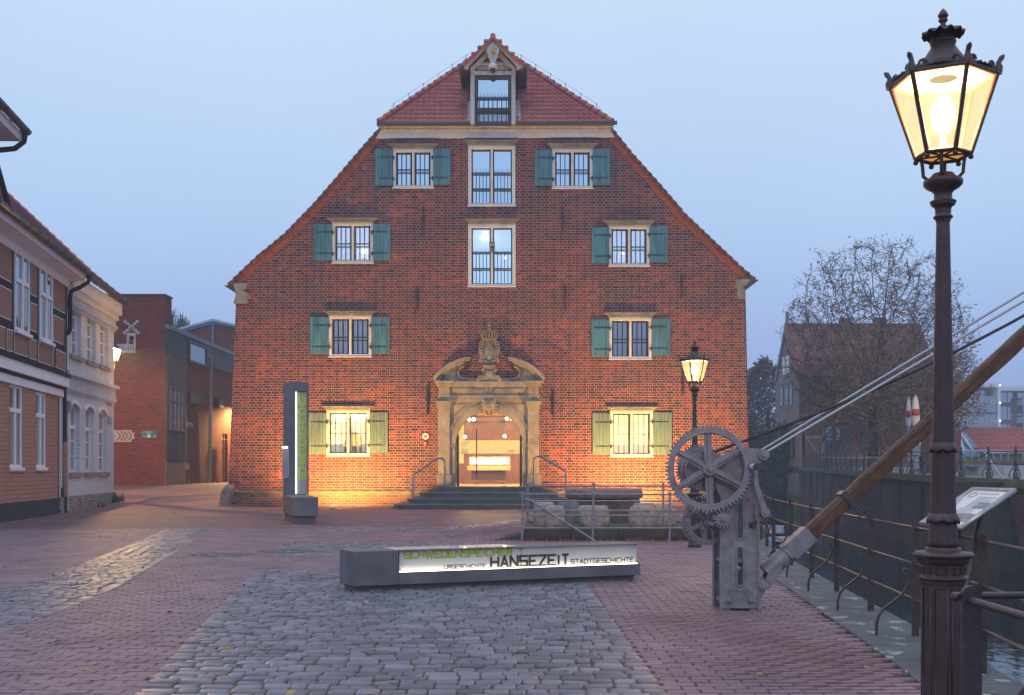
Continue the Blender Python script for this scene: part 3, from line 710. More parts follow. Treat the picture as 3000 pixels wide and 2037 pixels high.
# roof
mb = MB()
for P in (RL, RR):
    for a, b_ in zip(P, P[1:]): mb.quad((a[0],YF-.1,a[1]),(b_[0],YF-.1,b_[1]),(b_[0],80,b_[1]),(a[0],80,a[1]))
AP = W(1445, 134, 51.6)
for e in (RL[-1], RR[-1]): mb.quad((e[0],YF-.1,e[1]), (AP.x,AP.y,AP.z), (AP.x,80,AP.z), (e[0],80,e[1]))
roof = mb.build('roof', M['tiledark'], bld)
for mb, vb in vbs: vb.build('verge_tiles', M['tiledark'], roof)
def pantiles(mb, A, B, T0, T1, rows, pitch=.25, amp=.035, lift=.05):
    """wavy tile courses between eave A-B and top T0-T1"""
    A, B, T0, T1 = map(Vector, (A, B, T0, T1)); nrm = (B-A).cross(T0-A).normalized()
    if nrm.z < 0: nrm = -nrm
    for r in range(rows):
        f0, f1 = r/rows, min(1, (r+1.12)/rows)
        L0, R0, L1, R1 = A.lerp(T0, f0), B.lerp(T1, f0), A.lerp(T0, f1), B.lerp(T1, f1)
        # straight columns: same x range for both edges, clipped to the lower one
        n = max(2, int((R0-L0).length/(pitch/6))); vs = []
        for i in range(n+1):
            t_ = i/n; p = L0.lerp(R0, t_); q = L1.lerp(R1, t_)
            ph = (p-A).dot((B-A).normalized())/pitch*2*pi; phq = (q-A).dot((B-A).normalized())/pitch*2*pi
            wv = amp*(sin(ph)+.35*sin(2*ph+.8)); wq = amp*(sin(phq)+.35*sin(2*phq+.8))
            vs += [p+nrm*(wv+lift), q+nrm*(wq), p+nrm*(wv-.02)]
        fs = []
        for i in range(n): k = i*3; fs += [(k, k+3, k+4, k+1), (k+2, k+5, k+3, k)]
        mb.add(vs, fs, True)
mb = MB(); e0, e1 = (g0+.02, YF-.36, gz+.07), (g1-.02, YF-.36, gz+.07)
pantiles(mb, e0, e1, (AP.x-.05, AP.y, AP.z), (AP.x+.05, AP.y, AP.z), 20)
hip = mb.build('hip_roof', M['tile'], bld)
mb = MB()
for e in (e0, e1):
    e = Vector(e); n = 19
    for i in range(n):
        a = e.lerp(AP, i/n); b_ = e.lerp(AP, min(1, (i+1.1)/n)); up = Vector((0,-.04,.05)); mb.tube([a+up*(1.3 if i < n-2 else .2), b_+up*(.7 if i < n-2 else .1)], [.13,.10] if i < n-2 else [.09,.07], 8)
mb.build('hip_ridge_tiles', M['tile'], hip)
mb = MB()
for e in (e0, e1):
    e = Vector(e); pts = []
    for i in range(1, 7):
        p = e.lerp(AP, i/8); q = p+Vector((0,-.1,.36)); mb.rod(p, q, .012, 5); mb.rod(q+Vector((-.03,0,.0)), q+Vector((.03,0,.02)), .013, 5); pts.append(q)
    pts = [e+Vector((.15 if e.x < 0 else -.15,0,.1))]+pts+[AP+Vector((0,-.3,-.15))]
    mb.tube(pts, .006, 5)
mb.build('lightning_wire', M['iron'], hip)

# ------------------------------------------------------------------ hoist dormer
YD = 47.5; D = Fr((0, YD), (1, 0), (0, -1))
def dz(x, y):
    px, py = zp('m', x, y); return ((px-CX)*YD/FPX, EYE-(py-HY)*YD/FPX)
dorm = MB()
def dbox(mb, x0, x1, y0, y1, n0, n1):
    a = dz(x0, y1); b_ = dz(x1, y0); return D.fbox(mb, a[0], b_[0], a[1], b_[1], n0, n1)
dpan = lambda u, z, d: D.pt(u, z, d)
dbox(dorm, 200, 265, 600, 1395, -.2, .02); dbox(dorm, 832, 895, 600, 1395, -.2, .02); dbox(dorm, 265, 832, 568, 625, -.2, .015)
dbox(dorm, 198, 268, 540, 600, -.2, .08); dbox(dorm, 834, 900, 540, 600, -.2, .08)
dbox(dorm, 325, 780, 430, 480, -.1, .01); dbox(dorm, 300, 800, 482, 545, -.2, -.06)
dorm.prism([dz(x, y) for x, y in ((300,570),(550,200),(800,570))], dpan, -.35, -.25)
do = dorm.build('dormer', M['woodgrey'], bld, bevel=.012, seg=1)
mb = MB()   # cheeks and roof running back into the hip
for x in (200, 895):
    a = dz(x, 1395); b_ = dz(x, 560); sg = 1 if x < 500 else -1
    mb.prism([(YD+.05, a[1]), (YD+.05, b_[1]), (YD+3.2, b_[1])], lambda y, z, d: (a[0]+sg*d, y, z), .02, .10)
mb.build('cheek', M['sash'], do)
mb = MB(); tp = dz(550, 92)
for x, y, sg in ((70, 560, -1), (1030, 560, 1)):
    e = dz(x, y)
    mb.hexa([(e[0],YD-.55,e[1]-.08),(tp[0],YD-.55,tp[1]-.12),(tp[0],51.6,tp[1]-.12),(e[0],51.2,e[1]-.08)],
            [(e[0],YD-.55,e[1]),(tp[0],YD-.55,tp[1]),(tp[0],51.6,tp[1]),(e[0],51.2,e[1])])
    P = [dz(x+(550-x)*i/5, y+(75-y)*i/5) for i in range(5)]
    for (u, z) in P: mb.box(u-.10+sg*.02, u+.10+sg*.02, YD-.6, YD-.1, z-.05, z+.025)
mb.tube([(tp[0],YD-.6,tp[1]-.05),(tp[0],51.5,tp[1]-.05)], .12, 10); mb.build('dormer_roof', M['tile'], do)
mb = MB()   # barge boards
for s in (-1, 1):
    f = lambda x: 550+s*(x-550) if s > 0 else x
    q = [(550,75),(550,160),(180,545),(165,600),(120,575),(80,545)] if s < 0 else [(550,75),(550,160),(910,545),(925,605),(965,575),(1015,545)]
    mb.prism([dz(x, y) for x, y in q], dpan, .34, .42)
    q = [(550,185),(550,250),(330,500),(270,545),(205,545)] if s < 0 else [(550,185),(550,250),(770,500),(840,545),(895,545)]
    mb.prism([dz(x, y) for x, y in q], dpan, .05, .15)
mb.build('barge_board', M['woodgrey'], do, bevel=.012, seg=1)
mb = MB(); mb.prism([dz(x, y) for x, y in ((550,190),(650,290),(645,350),(622,375),(620,425),(598,440),(597,490),(550,515),(502,490),(500,440),(480,425),(475,375),(456,350),(454,290))], dpan, .36, .46)
hb = mb.build('hoist_board', M['woodgrey'], do, bevel=.012, seg=1)
M['ochre'] = pm('ochre_beam_end', (.48,.26,.05), .6, var=.25, vs=6)
mb = MB(); dbox(mb, 527, 580, 284, 360, .3, .60); dbox(mb, 422, 450, 300, 390, .1, .3); dbox(mb, 655, 682, 300, 390, .1, .3); mb.build('beam_end', M['ochre'], hb)
mb = MB(); dbox(mb, 272, 830, 630, 690, -.14, -.05); dbox(mb, 272, 320, 690, 1410, -.14, -.05); dbox(mb, 780, 830, 690, 1410, -.14, -.05); dbox(mb, 320, 780, 1130, 1215, -.14, -.05)
dw = mb.build('window', M['sash'], do)
mb = MB(); a = dz(320, 1130); b_ = dz(780, 690); mb.quad(D.pt(a[0],a[1],-.11), D.pt(b_[0],a[1],-.11), D.pt(b_[0],b_[1],-.11), D.pt(a[0],b_[1],-.11)); mb.build('pane', M['skyglass'], dw)
mb = MB(); a = dz(290, 1415); b_ = dz(810, 1215); mb.quad(D.pt(a[0],a[1],-.10), D.pt(b_[0],a[1],-.10), D.pt(b_[0],b_[1],-.10), D.pt(a[0],b_[1],-.10))
mb.build('lower_pane', glassy('blue_grey_glass', .35, (.8,.88,1.0), base=(.08,.10,.15)), dw)
mb = MB()
for y in (980, 992, 1190, 1208): dbox(mb, 272, 830, y-6, y+6, .0, .03)
for i in range(7): x = 338+i*69; dbox(mb, x-7, x+7, 980, 1415, .005, .025)
for i in range(26):
    x = 322+i*18; u, z = dz(x, 975); mb.rod(D.pt(u, z, .0), D.pt(u+.03*((i*5) % 3-1), z+.14, .03), .004, 4)
mb.build('railing', M['iron'], dw)
for x in (66, 1044):
    a = dz(x, 565); mb = MB(); mb.tube([(a[0],YD-.62,a[1]-.03),(a[0],YD+3.0,a[1]-.05)], .10, 8); mb.build('gutter', M['zinc'], do)
for x0, x1 in ((150,200),(895,975)):
    mb = MB()
    a = dz(x0, 1415); b_ = dz(x1, 1415); c_ = dz(x1, 930); d_ = dz(x0, 930)
    mb.quad((a[0],YD+.06,a[1]+.05),(b_[0],YD+.06,b_[1]+.05),(c_[0],YD+.95,c_[1]+.05),(d_[0],YD+.95,d_[1]+.05)); mb.build('flashing', M['lead'], do)
for x0, x1 in ((0,80),(1020,1120)):
    mb = MB(); a = dz(x0, 935); b_ = dz(x1, 890); mb.hexa([(a[0],YD+.5,a[1]),(b_[0],YD+.5,a[1]+.03),(b_[0],YD+.6,a[1]+.03),(a[0],YD+.6,a[1])], [(a[0],YD+.75,b_[1]-.05),(b_[0],YD+.75,b_[1]+.02),(b_[0],YD+.8,b_[1]+.02),(a[0],YD+.8,b_[1]-.05)]); mb.build('flashing', M['lead'], do)
cc = thing('security_camera', 'white dome camera hanging under the hoist board of the roof dormer', 'camera', D.pt(*dz(549,560), .42))
u, z = dz(549, 560); p = D.pt(u, z, .42)
mb = MB(); mb.lathe([(.03,.22),(.06,.16),(.19,.08),(.20,-.06),(.17,-.09)], p, 16); mb.build('housing', M['panel'], cc)
mb = MB(); mb.ball((p[0],p[1],p[2]-.14), .13); mb.build('dome', M['iron'], cc)
# ------------------------------------------------------------------ portal
def d2(x, y): return fz('D', x, y)
def pbox(mb, x0, x1, y0, y1, n0, n1):
    a = d2(x0, y1); b_ = d2(x1, y0); return F.fbox(mb, a[0], b_[0], a[1], b_[1], n0, n1)
fp = lambda u, z, d: F.pt(u, z, d)
mb = MB()
for x0, x1 in ((232,328),(957,1050)):
    pbox(mb, x0, x1, 690, 1220, -.1, .22)                                  # pilaster shafts
    pbox(mb, x0-6, x1+14 if x0 < 500 else x1+15, 1220, 1312, -.1, .30)     # bases
    pbox(mb, x0-14, x1+16, 628, 648, -.1, .40); pbox(mb, x0-10, x1+10, 648, 668, -.1, .33); pbox(mb, x0-4, x1+4, 668, 690, -.1, .27)
    pbox(mb, x0+2, x1+2, 578, 628, -.1, .27); pbox(mb, x0+6, x1-4, 512, 578, -.1, .25)
    pbox(mb, x0-22, x1+36 if x0 < 500 else x1+36, 465, 482, -.1, .46); pbox(mb, x0-12, x1+22, 482, 500, -.1, .38); pbox(mb, x0-2, x1+10, 500, 512, -.1, .30)
    for i in range(3): pbox(mb, x0+30+i*18, x0+38+i*18, 518, 566, .24, .265)
pbox(mb, 322, 962, 578, 604, -.1, .20); pbox(mb, 322, 962, 604, 628, -.1, .17); pbox(mb, 322, 962, 512, 578, -.1, .15)
pbox(mb, 322, 962, 468, 512, -.1, .27); pbox(mb, 620, 668, 512, 578, .15, .21)
for i in range(3): pbox(mb, 627+i*14, 634+i*14, 518, 566, .21, .23)
# spandrel with the arch cut out
a = d2(328, 1312); b_ = d2(957, 628)
inner = [(dcx+dr+.02, TOPZ)]+arch(dr+.02)+[(dcx-dr-.02, TOPZ)]
mb.prism([(a[0],TOPZ),(a[0],b_[1]),(b_[0],b_[1]),(b_[0],TOPZ)]+inner, fp, -.05, .10)
po_ = mb.build('portal', M['stone'], bld, bevel=.012, seg=1)
mb = MB()   # archivolt rings
for r0, r1, n1 in ((dr, dr+.30, .15), (dr+.30, dr+.36, .19)):
    mb.prism(arch(r0)+list(reversed(arch(r1))), fp, -.4 if r0 == dr else .0, n1)
for s in (-1, 1):
    x = dcx+s*(dr+.15); F.fbox(mb, x-.15, x+.15, TOPZ, dsp-.09, -.4, .13); F.fbox(mb, x-.19, x+.19, dsp-.09, dsp, -.4, .19)
mb.build('archivolt', M['stone'], po_, bevel=.012, seg=1)
mb = MB()   # sunk frieze panels, spandrel mouldings
for pts in ([(345,522),(590,522),(607,545),(590,566),(345,566)], [(690,522),(930,522),(930,566),(690,566),(680,545)]):
    q = [d2(*p) for p in pts]; mb.tube([F.pt(u,z,.16) for u, z in q], .014, 6, closed=True)
for s in (-1, 1):
    rr = dr+.52; c = arch(rr, a0=.32, a1=1.18) if s > 0 else arch(rr, a0=pi-1.18, a1=pi-.32)
    mb.tube([F.pt(u, z, .11) for u, z in c], .02, 6)
    zt_ = d2(0, 650)[1]; u1_ = c[0][0] if s > 0 else c[-1][0]; u2_ = c[-1][0] if s > 0 else c[0][0]
    mb.tube([F.pt(u1_, c[0][1] if s > 0 else c[-1][1], .11), F.pt(u1_+s*.0, zt_, .11), F.pt(u2_, zt_, .11)], .016, 6)
mb.build('frieze_moulding', M['stone'], po_)
M['stoneo'] = pm('ochre_sandstone', (.40,.29,.15), .8, var=.25, vs=2.5, bump=.01, bs=30)
for s in (1, -1):   # broken segmental pediment
    X = (lambda x: x) if s > 0 else (lambda x: 1290-x)
    up = [(192,443),(215,412),(262,365),(320,325),(390,293),(450,278),(495,275)]
    lo = [(485,298),(450,300),(395,315),(330,347),(275,388),(235,432),(212,462)]
    mb = MB(); mb.prism([d2(X(x), y) for x, y in up+lo], fp, -.05, .42)
    lo2 = [(458,300),(440,325),(395,340),(335,368),(285,408),(245,462)]
    mb.prism([d2(X(x), y) for x, y in [(488,298)]+[(450,300),(395,315),(330,347),(275,388),(235,432),(212,462)]+list(reversed(lo2))], fp, -.05, .30)
    pd = mb.build('pediment', M['stone'], po_, bevel=.02)
    tym = [(440,338),(395,342),(335,370),(285,410),(250,462),(590,466),(560,442),(470,440),(420,425),(398,400),(405,372),(440,345)]
    mb = MB(); mb.prism([d2(X(x), y) for x, y in tym], fp, -.05, .12)
    mb.tube([F.pt(*d2(X(x), y), .13) for x, y in ((440,342),(410,362),(388,395),(400,425),(425,448),(470,452))], .05, 6)
    mb.build('tympanum', M['stone'], po_, bevel=.012, seg=1)
# pedestal with scrolls, shield, crown
mb = MB(); pbox(mb, 596, 696, 338, 352, 0, .36); pbox(mb, 604, 688, 352, 366, 0, .30)
mb.prism([d2(x, y) for x, y in ((604,366),(688,366),(695,400),(715,440),(735,466),(560,466),(580,440),(598,400))], fp, 0, .22)
c = d2(647, 412); mb.disc_y((c[0], c[1]), .17, YF-.30, YF-.1, 20); mb.disc_y((c[0], c[1]), .12, YF-.34, YF-.1, 20)
for s in (-1, 1):
    for cx_, cy_, r in ((647+s*48,380,.075),(647+s*70,440,.10),(647+s*86,455,.07)):
        c = d2(cx_, cy_); mb.tube([F.pt(c[0]+r*(1-k/16)*cos(k*.8)*s, c[1]+r*(1-k/16)*sin(k*.8), .26) for k in range(14)], .035, 6)
pdst = mb.build('pedestal', M['stone'], po_, bevel=.015, seg=1)
mb = MB()
mb.prism([d2(x, y) for x, y in ((600,165),(645,150),(690,165),(692,250),(680,290),(645,320),(610,290),(598,250))], fp, 0, .2)
mb.prism([d2(x, y) for x, y in ((612,190),(645,182),(678,190),(678,250),(668,280),(645,300),(622,280),(612,250))], fp, .2, .25)
for s in (-1, 1):
    for i in range(7):
        y = 165+i*23; x = 647+s*(62+8*sin(i*1.1)); c = d2(x, y)
        mb.ball(F.pt(c[0], c[1], .16), .10, 8, 5, (1.1,.9,.8)); mb.tube([F.pt(c[0]+s*.08*cos(k*.7), c[1]+.09*sin(k*.7)+.02, .24) for k in range(7)], .03, 5)
    mb.tube([F.pt(*d2(647+s*x, y), .28) for x, y in ((30,170),(18,150),(5,165),(12,180))], .04, 6)
    mb.tube([F.pt(*d2(647-s*x, y), .26) for x, y in ((45,300),(20,312),(-15,330),(-40,325))], .035, 6)
mb.build('coat_of_arms', M['stone'], po_)
mb = MB()   # monogram in relief
for pts in (((625,208),(645,230),(668,262)),((668,208),(645,235),(628,255)),((645,206),(662,225),(650,250),(635,245),(632,222)),((622,275),(645,262),(668,275))):
    mb.tube([F.pt(*d2(x, y), .255) for x, y in pts], .016, 5)
mb.build('monogram', M['stone'], po_)
mb = MB()
pbox(mb, 592, 702, 118, 138, 0, .30)
cc0 = F.pt(*d2(647, 100), .02)
for k in range(-4, 5):
    a = k*.36; c1 = d2(647+sin(a)*62, 118)
    P = [F.pt(c1[0]+((d2(647,0)[0])-c1[0])*t_+sin(a)*.12*sin(pi*t_), c1[1]+.34*sin(t_*pi/2), .05+.25*cos(a)*(1-t_*.4)) for t_ in [i/6 for i in range(7)]]
    mb.tube(P, .035, 6)
    for t_ in P[1:-1:1]: mb.ball((t_[0], t_[1]-.03, t_[2]), .045, 6, 4)
for k in range(7):
    c = d2(597+k*17, 128); mb.ball(F.pt(c[0], c[1], .31), .05, 6, 4); c = d2(600+k*16, 146); mb.ball(F.pt(c[0], c[1], .26), .045, 6, 4)
c = d2(647, 55); mb.ball(F.pt(c[0], c[1], .15), .12, 8, 6); mb.rod(F.pt(c[0], c[1], .15), F.pt(c[0], c[1]+.26, .15), .03); mb.rod(F.pt(c[0]-.08, c[1]+.18, .15), F.pt(c[0]+.08, c[1]+.18, .15), .025)
mb.build('crown', pm('brown_sandstone', (.27,.19,.10), .8, var=.3, vs=4, bump=.01), po_)
mb = MB(); c = d2(645, 665)   # lion mask keystone
mb.prism([d2(x, y) for x, y in ((580,582),(702,582),(690,628),(600,628))], fp, .1, .34)
mb.prism([d2(x, y) for x, y in ((606,628),(684,628),(676,706),(616,706))], fp, .05, .26)
mb.ball(F.pt(c[0], c[1], .28), .30, 12, 8, (.9,.7,1.0)); mb.ball(F.pt(c[0], c[1]-.12, .46), .15, 10, 6, (1,.8,.8)); mb.ball(F.pt(c[0], c[1]+.02, .50), .07, 8, 5)
for s in (-1, 1):
    mb.ball(F.pt(c[0]+s*.11, c[1]+.08, .46), .055, 8, 5); mb.ball(F.pt(c[0]+s*.2, c[1]+.22, .34), .085, 8, 5); mb.tube([F.pt(c[0]+s*.05, c[1]+.15, .5), F.pt(c[0]+s*.17, c[1]+.17, .42)], .035, 6)
    for i in range(6): a = -1.2+i*.45; mb.ball(F.pt(c[0]+s*.27*cos(a), c[1]+.30*sin(a), .24), .085, 7, 5)
mb.build('lion_mask', M['stone'], po_)
mb = MB(); mb.tube([F.pt(c[0]+.12*cos(k*pi/8), c[1]-.27+.12*sin(k*pi/8), .46) for k in range(16)], .022, 6, closed=True); mb.build('ring', M['iron'], po_)

# ------------------------------------------------------------------ entrance: glass doors, hall behind them
mb = MB(); mb.prism([(dcx-dr, TOPZ),(dcx+dr, TOPZ)]+arch(dr), fp, -.62, -.60); 
en = mb.build('glass_door', M['clear'], bld)
def ebox(mb, x0, x1, y0, y1, n0, n1):
    a = fz('E', x0, y1); b_ = fz('E', x1, y0); return F.fbox(mb, a[0], b_[0], a[1], b_[1], n0, n1)
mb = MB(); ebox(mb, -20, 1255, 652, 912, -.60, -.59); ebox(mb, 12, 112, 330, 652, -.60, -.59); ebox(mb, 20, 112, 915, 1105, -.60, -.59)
M['film'] = lanternglass('glowing_film_on_glass', (1.0,.66,.22), 1.15, .10); mb.build('film_band', M['film'], en)  # hall light through the film is put in as its own glow
M['faint'] = pm('faint_print', (.42,.33,.2), .6, var=.1)
for i, tx in enumerate(('SCHWEDEN', 'SPEICHER', 'MUSEUM', 'STADE')):
    a = fz('E', 62, 700+i*29); b_ = fz('E', (228,205,195,150)[i], 680+i*29); text_mb(tx, F, a[0], b_[0], a[1], b_[1], -.585).build('lettering', M['faint'], en)
mb = MB()
for i in range(3):
    ebox(mb, 972, 1130-20*i, 843+18*i, 851+18*i, -.588, -.585); ebox(mb, 1155, 1180, 843+18*i, 851+18*i, -.588, -.585); ebox(mb, 64, 190+6*(i % 2), 860+19*i, 869+19*i, -.588, -.585)
for i in range(5): ebox(mb, 66+28*i, 84+28*i, 824, 840, -.588, -.585)
for i in range(14): ebox(mb, 22, 60+((i*17) % 30), 365+19*i, 369+19*i, -.588, -.585)
mb.build('printed_lines', M['faint'], en)
mb = MB(); a = fz('E', 362, 1390); b_ = fz('E', 362, 432)
mb.rod(F.pt(a[0], a[1], -.50), F.pt(b_[0], b_[1], -.50), .025); mb.rod(F.pt(a[0],a[1]+.1,-.6), F.pt(a[0],a[1]+.1,-.5), .015); mb.rod(F.pt(b_[0],b_[1]-.1,-.6), F.pt(b_[0],b_[1]-.1,-.5), .015)
mb.build('handle', M['zinc'], en)
mb = MB()
for x0, x1, y0, y1 in ((268,402,272,330),(805,940,265,325),(308,408,1490,1515),(808,906,1485,1510)): ebox(mb, x0, x1, y0, y1, -.60, -.57)
for x in (300, 905): ebox(mb, x-3, x+3, 180, 1500, -.605, -.595)
ebox(mb, 230, 995, 196, 206, -.61, -.60); ebox(mb, 300, 905, 294, 304, -.61, -.60)
for x in (135, 1078): ebox(mb, x-4, x+4, 910, 1500, -.61, -.59)
mb.build('fittings', pm('brushed_steel', (.35,.36,.4), .35, .6, var=.1), en)
M['doorgreen'] = pm('green_door_paint', (.02,.09,.06), .5, var=.2)
for s in (-1, 1):
    mb = MB(); x = dcx+s*(dr-.03); mb.box(min(x, x-s*.10), max(x, x-s*.10), YF+.36, YF+.58, TOPZ, dsp+.45); mb.build('door_leaf', M['doorgreen'], bld)
hall = thing('entrance_hall', 'warmly lit entrance hall with timber ceiling seen through the arched glass door', 'hall', (dcx, 53, TOPZ))
mb = MB(); mb.box(-7, 5, 48.64, 60, TOPZ-.2, TOPZ); mb.build('hall_floor', pm('warm_hall_floor', (.40,.29,.16), .45, var=.2, vs=1.5), hall)
mb = MB(); mb.quad((-7,60,TOPZ),(5,60,TOPZ),(5,60,5.4),(-7,60,5.4)); mb.quad((-5.5,48.9,TOPZ),(-5.5,60,TOPZ),(-5.5,60,5.4),(-5.5,48.9,5.4)); mb.quad((3.6,48.9,TOPZ),(3.6,60,TOPZ),(3.6,60,5.4),(3.6,48.9,5.4))
mb.build('hall_wall', pm('tan_hall_wall', (.26,.15,.07), .8, var=.35, vs=1.2), hall)
mb = MB(); mb.box(-7, 5, 48.64, 60, 5.4, 5.5)
for i in range(6): mb.box(-7, 5, 50+i*1.7, 50.3+i*1.7, 5.05, 5.4)
for s in (-1, 1): mb.hexa([(dcx+s*1.9,58,3.6),(dcx+s*2.2,58,3.6),(dcx+s*2.2,58.3,3.6),(dcx+s*1.9,58.3,3.6)], [(dcx+s*1.1,58,4.7),(dcx+s*1.4,58,4.7),(dcx+s*1.4,58.3,4.7),(dcx+s*1.1,58.3,4.7)])
mb.box(dcx-2.6, dcx+2.6, 57.9, 58.3, 4.5, 4.8)
mb.build('timber_ceiling', M['wood'], hall)
mb = MB()
for x, y in ((262,255),(990,240)):
    p = W(*zp('E', x, y), 50.5); mb.ball((p.x-.09,p.y,p.z), .075); mb.ball((p.x+.12,p.y,p.z), .075)
for x, y in ((147,592),(908,580)):
    p = W(*zp('E', x, y), 53); mb.ball(p, .07)
mb.build('hall_spot', M['bulb'], hall)
lamp('hall_lamp', 'POINT', (dcx-1.2, 51.5, 4.4), 2000, (1,.56,.18), hall, shadow_soft_size=.15)
lamp('hall_lamp', 'POINT', (dcx+1.4, 53.5, 4.3), 2000, (1,.56,.18), hall, shadow_soft_size=.15)
def ip(x, y, Y): return W(*zp('E', x, y), Y)
desk = thing('reception_desk', 'long reception desk with three bright screens behind the glass door', 'desk', (dcx, 55, TOPZ))
def qb(mb, x0, x1, y0, y1, Y0, Y1):
    a = ip(x0, y1, Y0); b_ = ip(x1, y0, Y0); mb.box(a.x, b_.x, Y0, Y1, a.z, b_.z)
mb = MB(); qb(mb, 185, 1018, 1160, 1240, 54.3, 55.2); mb.build('counter', pm('pale_counter', (.55,.42,.24), .5, var=.08), desk, bevel=.02)
mb = MB(); qb(mb, 270, 935, 1240, 1425, 54.5, 55.2); mb.build('desk_base', pm('dark_desk', (.05,.035,.03), .5), desk)
mb = MB(); qb(mb, 222, 1016, 975, 1160, 55.0, 55.25); hd = mb.build('screen_housing', pm('beige_housing', (.40,.34,.26), .5, var=.05), desk, bevel=.05)
scr = emis('screen_white', (.92,.97,1.0), 1.5)
for x0, x1 in ((246,484),(500,733),(748,988)):
    mb = MB(); qb(mb, x0, x1, 1004, 1118, 54.96, 54.99); mb.build('screen', scr, hd)
mb = MB(); qb(mb, 505, 570, 1020, 1045, 54.94, 54.95); qb(mb, 585, 640, 1035, 1055, 54.94, 54.95); qb(mb, 585, 640, 1070, 1088, 54.94, 54.95); mb.build('screen_image', pm('screen_drawing', (.3,.45,.6), .5), hd)

# ------------------------------------------------------------------ entrance steps, handrails
st = thing('entrance_steps', 'four worn grey stone steps leading up to the arched portal', 'steps', (dcx, 45.5, 0))
SPEC = [(2.43, 46.1, .66, .90), (2.88, 45.5, .42, .66), (3.33, 44.9, .20, .42), (3.80, 44.3, -.1, .20)]
for hw, yf, za, zb in SPEC:
    r = .55; pts = []
    for sx_ in (-1, 1):
        for i in range(7):
            a = (pi/2)*i/6
            pts.append((dcx+sx_*(hw-r+r*(cos(a) if sx_ > 0 else sin(a))), yf+r-r*(sin(a) if sx_ > 0 else cos(a))) if sx_ > 0 else (dcx-(hw-r+r*cos(a)), yf+r-r*sin(a)))
    L = pts[:7]; R_ = pts[7:]
    poly = [(dcx-hw, 48.02)]+L+list(reversed(R_))+[(dcx+hw, 48.02)]
    mb = MB(); mb.prism(poly, lambda x, y, z: (x, y, z), za, zb-.07)
    pc = [(dcx+(x-dcx)*(1+.035/hw), y-.035 if y < 47 else y) for x, y in poly]
    mb.prism(pc, lambda x, y, z: (x, y, z), zb-.07, zb); mb.build('step', M['step'], st, bevel=.02)
mb = MB(); mb.box(dcx-dr-.1, dcx+dr+.1, 47.9, 48.66, .7, TOPZ+.004); mb.build('threshold', M['step'], st)
for lab, P in (('curved grey handrail left of the portal steps', [(283,1312),(283,1130),(280,1105),(265,1090),(235,1088),(205,1098),(120,1160),(45,1212),(28,1228),(24,1250),(24,1445)]),
               ('curved grey handrail right of the portal steps', [(1008,1300),(1008,1110),(1012,1088),(1028,1074),(1060,1072),(1090,1085),(1170,1135),(1245,1180),(1264,1195),(1268,1215),(1268,1415)])):
    n = len(P); pts = [W(*zp('D', x, y), 46.6-1.5*i/(n-1)) for i, (x, y) in enumerate(P)]
    mb = MB(); mb.tube(pts, .045, 8); o = mb.build('handrail', M['crane']); tag(o, lab, 'handrail', 'handrails of the entrance steps')
def plaque(name, label, k, x, y, r, build):
    u, z = fz(k, x, y); t_ = thing(name, label, 'sign', F.pt(u, z, .03)); build(t_, u, z); return t_
def pq1(t_, u, z):
    mb = MB(); mb.disc_y((u, z), .145, YF-.05, YF-.01, 28); mb.build('disc', M['panel'], t_)
    text_mb('M', F, u-.075, u+.0, z-.055, z+.055, .053, .02).build('lettering', pm('plum_ink', (.10,.02,.03), .5), t_)
    fl = Fr((0, YF), (-1, 0), (0, -1)); text_mb('R', fl, -u-.075, -u+.0, z-.055, z+.055, .053, .02).build('lettering', M['ink'], t_)
plaque('round_plaque', 'round white plaque with dark monogram on the bricks left of the door', 'D', 130, 910, .36, pq1)
def pq2(t_, u, z):
    mb = MB(); F.fbox(mb, u-.085, u+.085, z-.11, z+.11, .01, .05); mb.build('plate', pm('red_plate', (.35,.01,.03), .4), t_, bevel=.015)
    mb = MB(); mb.tube([F.pt(u+.045*cos(.6+k*.35), z+.055*sin(.6+k*.35), .055) for k in range(15)], .01, 6); F.fbox(mb, u, u+.05, z-.015, z+.01, .05, .06); mb.build('emblem', M['panel'], t_)
plaque('red_plaque', 'small red plate with white curl below the round plaque', 'D', 128, 970, .2, pq2)
fl_ = thing('floodlight', 'black floodlight fixed between the upper middle loft window panes', 'lamp', F.pt(*fz(6, 223, 292), .3))
mb = MB(); u, z = fz(6, 223, 292); F.fbox(mb, u-.12, u+.12, z-.10, z+.09, .08, .34); F.fbox(mb, u-.02, u+.02, z-.3, z-.1, .03, .1); mb.build('housing', M['iron'], fl_)
mb = MB(); F.fbox(mb, u-.10, u+.10, z-.08, z+.03, .34, .35); mb.build('lens', M['ochre'], fl_)
# ground floodlights washing the bricks from below
M['uplens'] = emis('uplight_lens', (1.0,.72,.35), 18)
UPL = [(-7.3, 44.7, 4900, 'ground floodlight in front of the left ground-floor window'), (-5.05, 46.3, 100, 'ground floodlight between the left window and the portal steps'),
       (5.2, 44.7, 4900, 'ground floodlight in front of the right ground-floor window'), (3.05, 46.3, 100, 'ground floodlight between the right window and the portal steps')]
for x, y, e, lab in UPL:
    ul = thing('uplight', lab, 'lamp', (x, y, 0), 'floodlights in the paving')
    z0 = hgt(x, y)
    mb = MB(); mb.lathe([(.14,-.02),(.15,.03),(.11,.035),(.11,.02)], (x, y, z0), 16); mb.build('rim', M['iron'], ul)
    mb = MB(); mb.lathe([(.105,.0),(.105,.024),(.01,.028)], (x, y, z0), 16); mb.build('lens', M['uplens'], ul)
    l = lamp('uplight_beam', 'SPOT', (x, y, z0+.10), e, (1.0,.53,.13), ul, spot_size=radians(146), spot_blend=.6, shadow_soft_size=.05)
    d = Vector((x*.97, YF+.6, 6.5))-Vector((x, y, .1)); l.rotation_euler = d.to_track_quat('-Z', 'Y').to_euler()

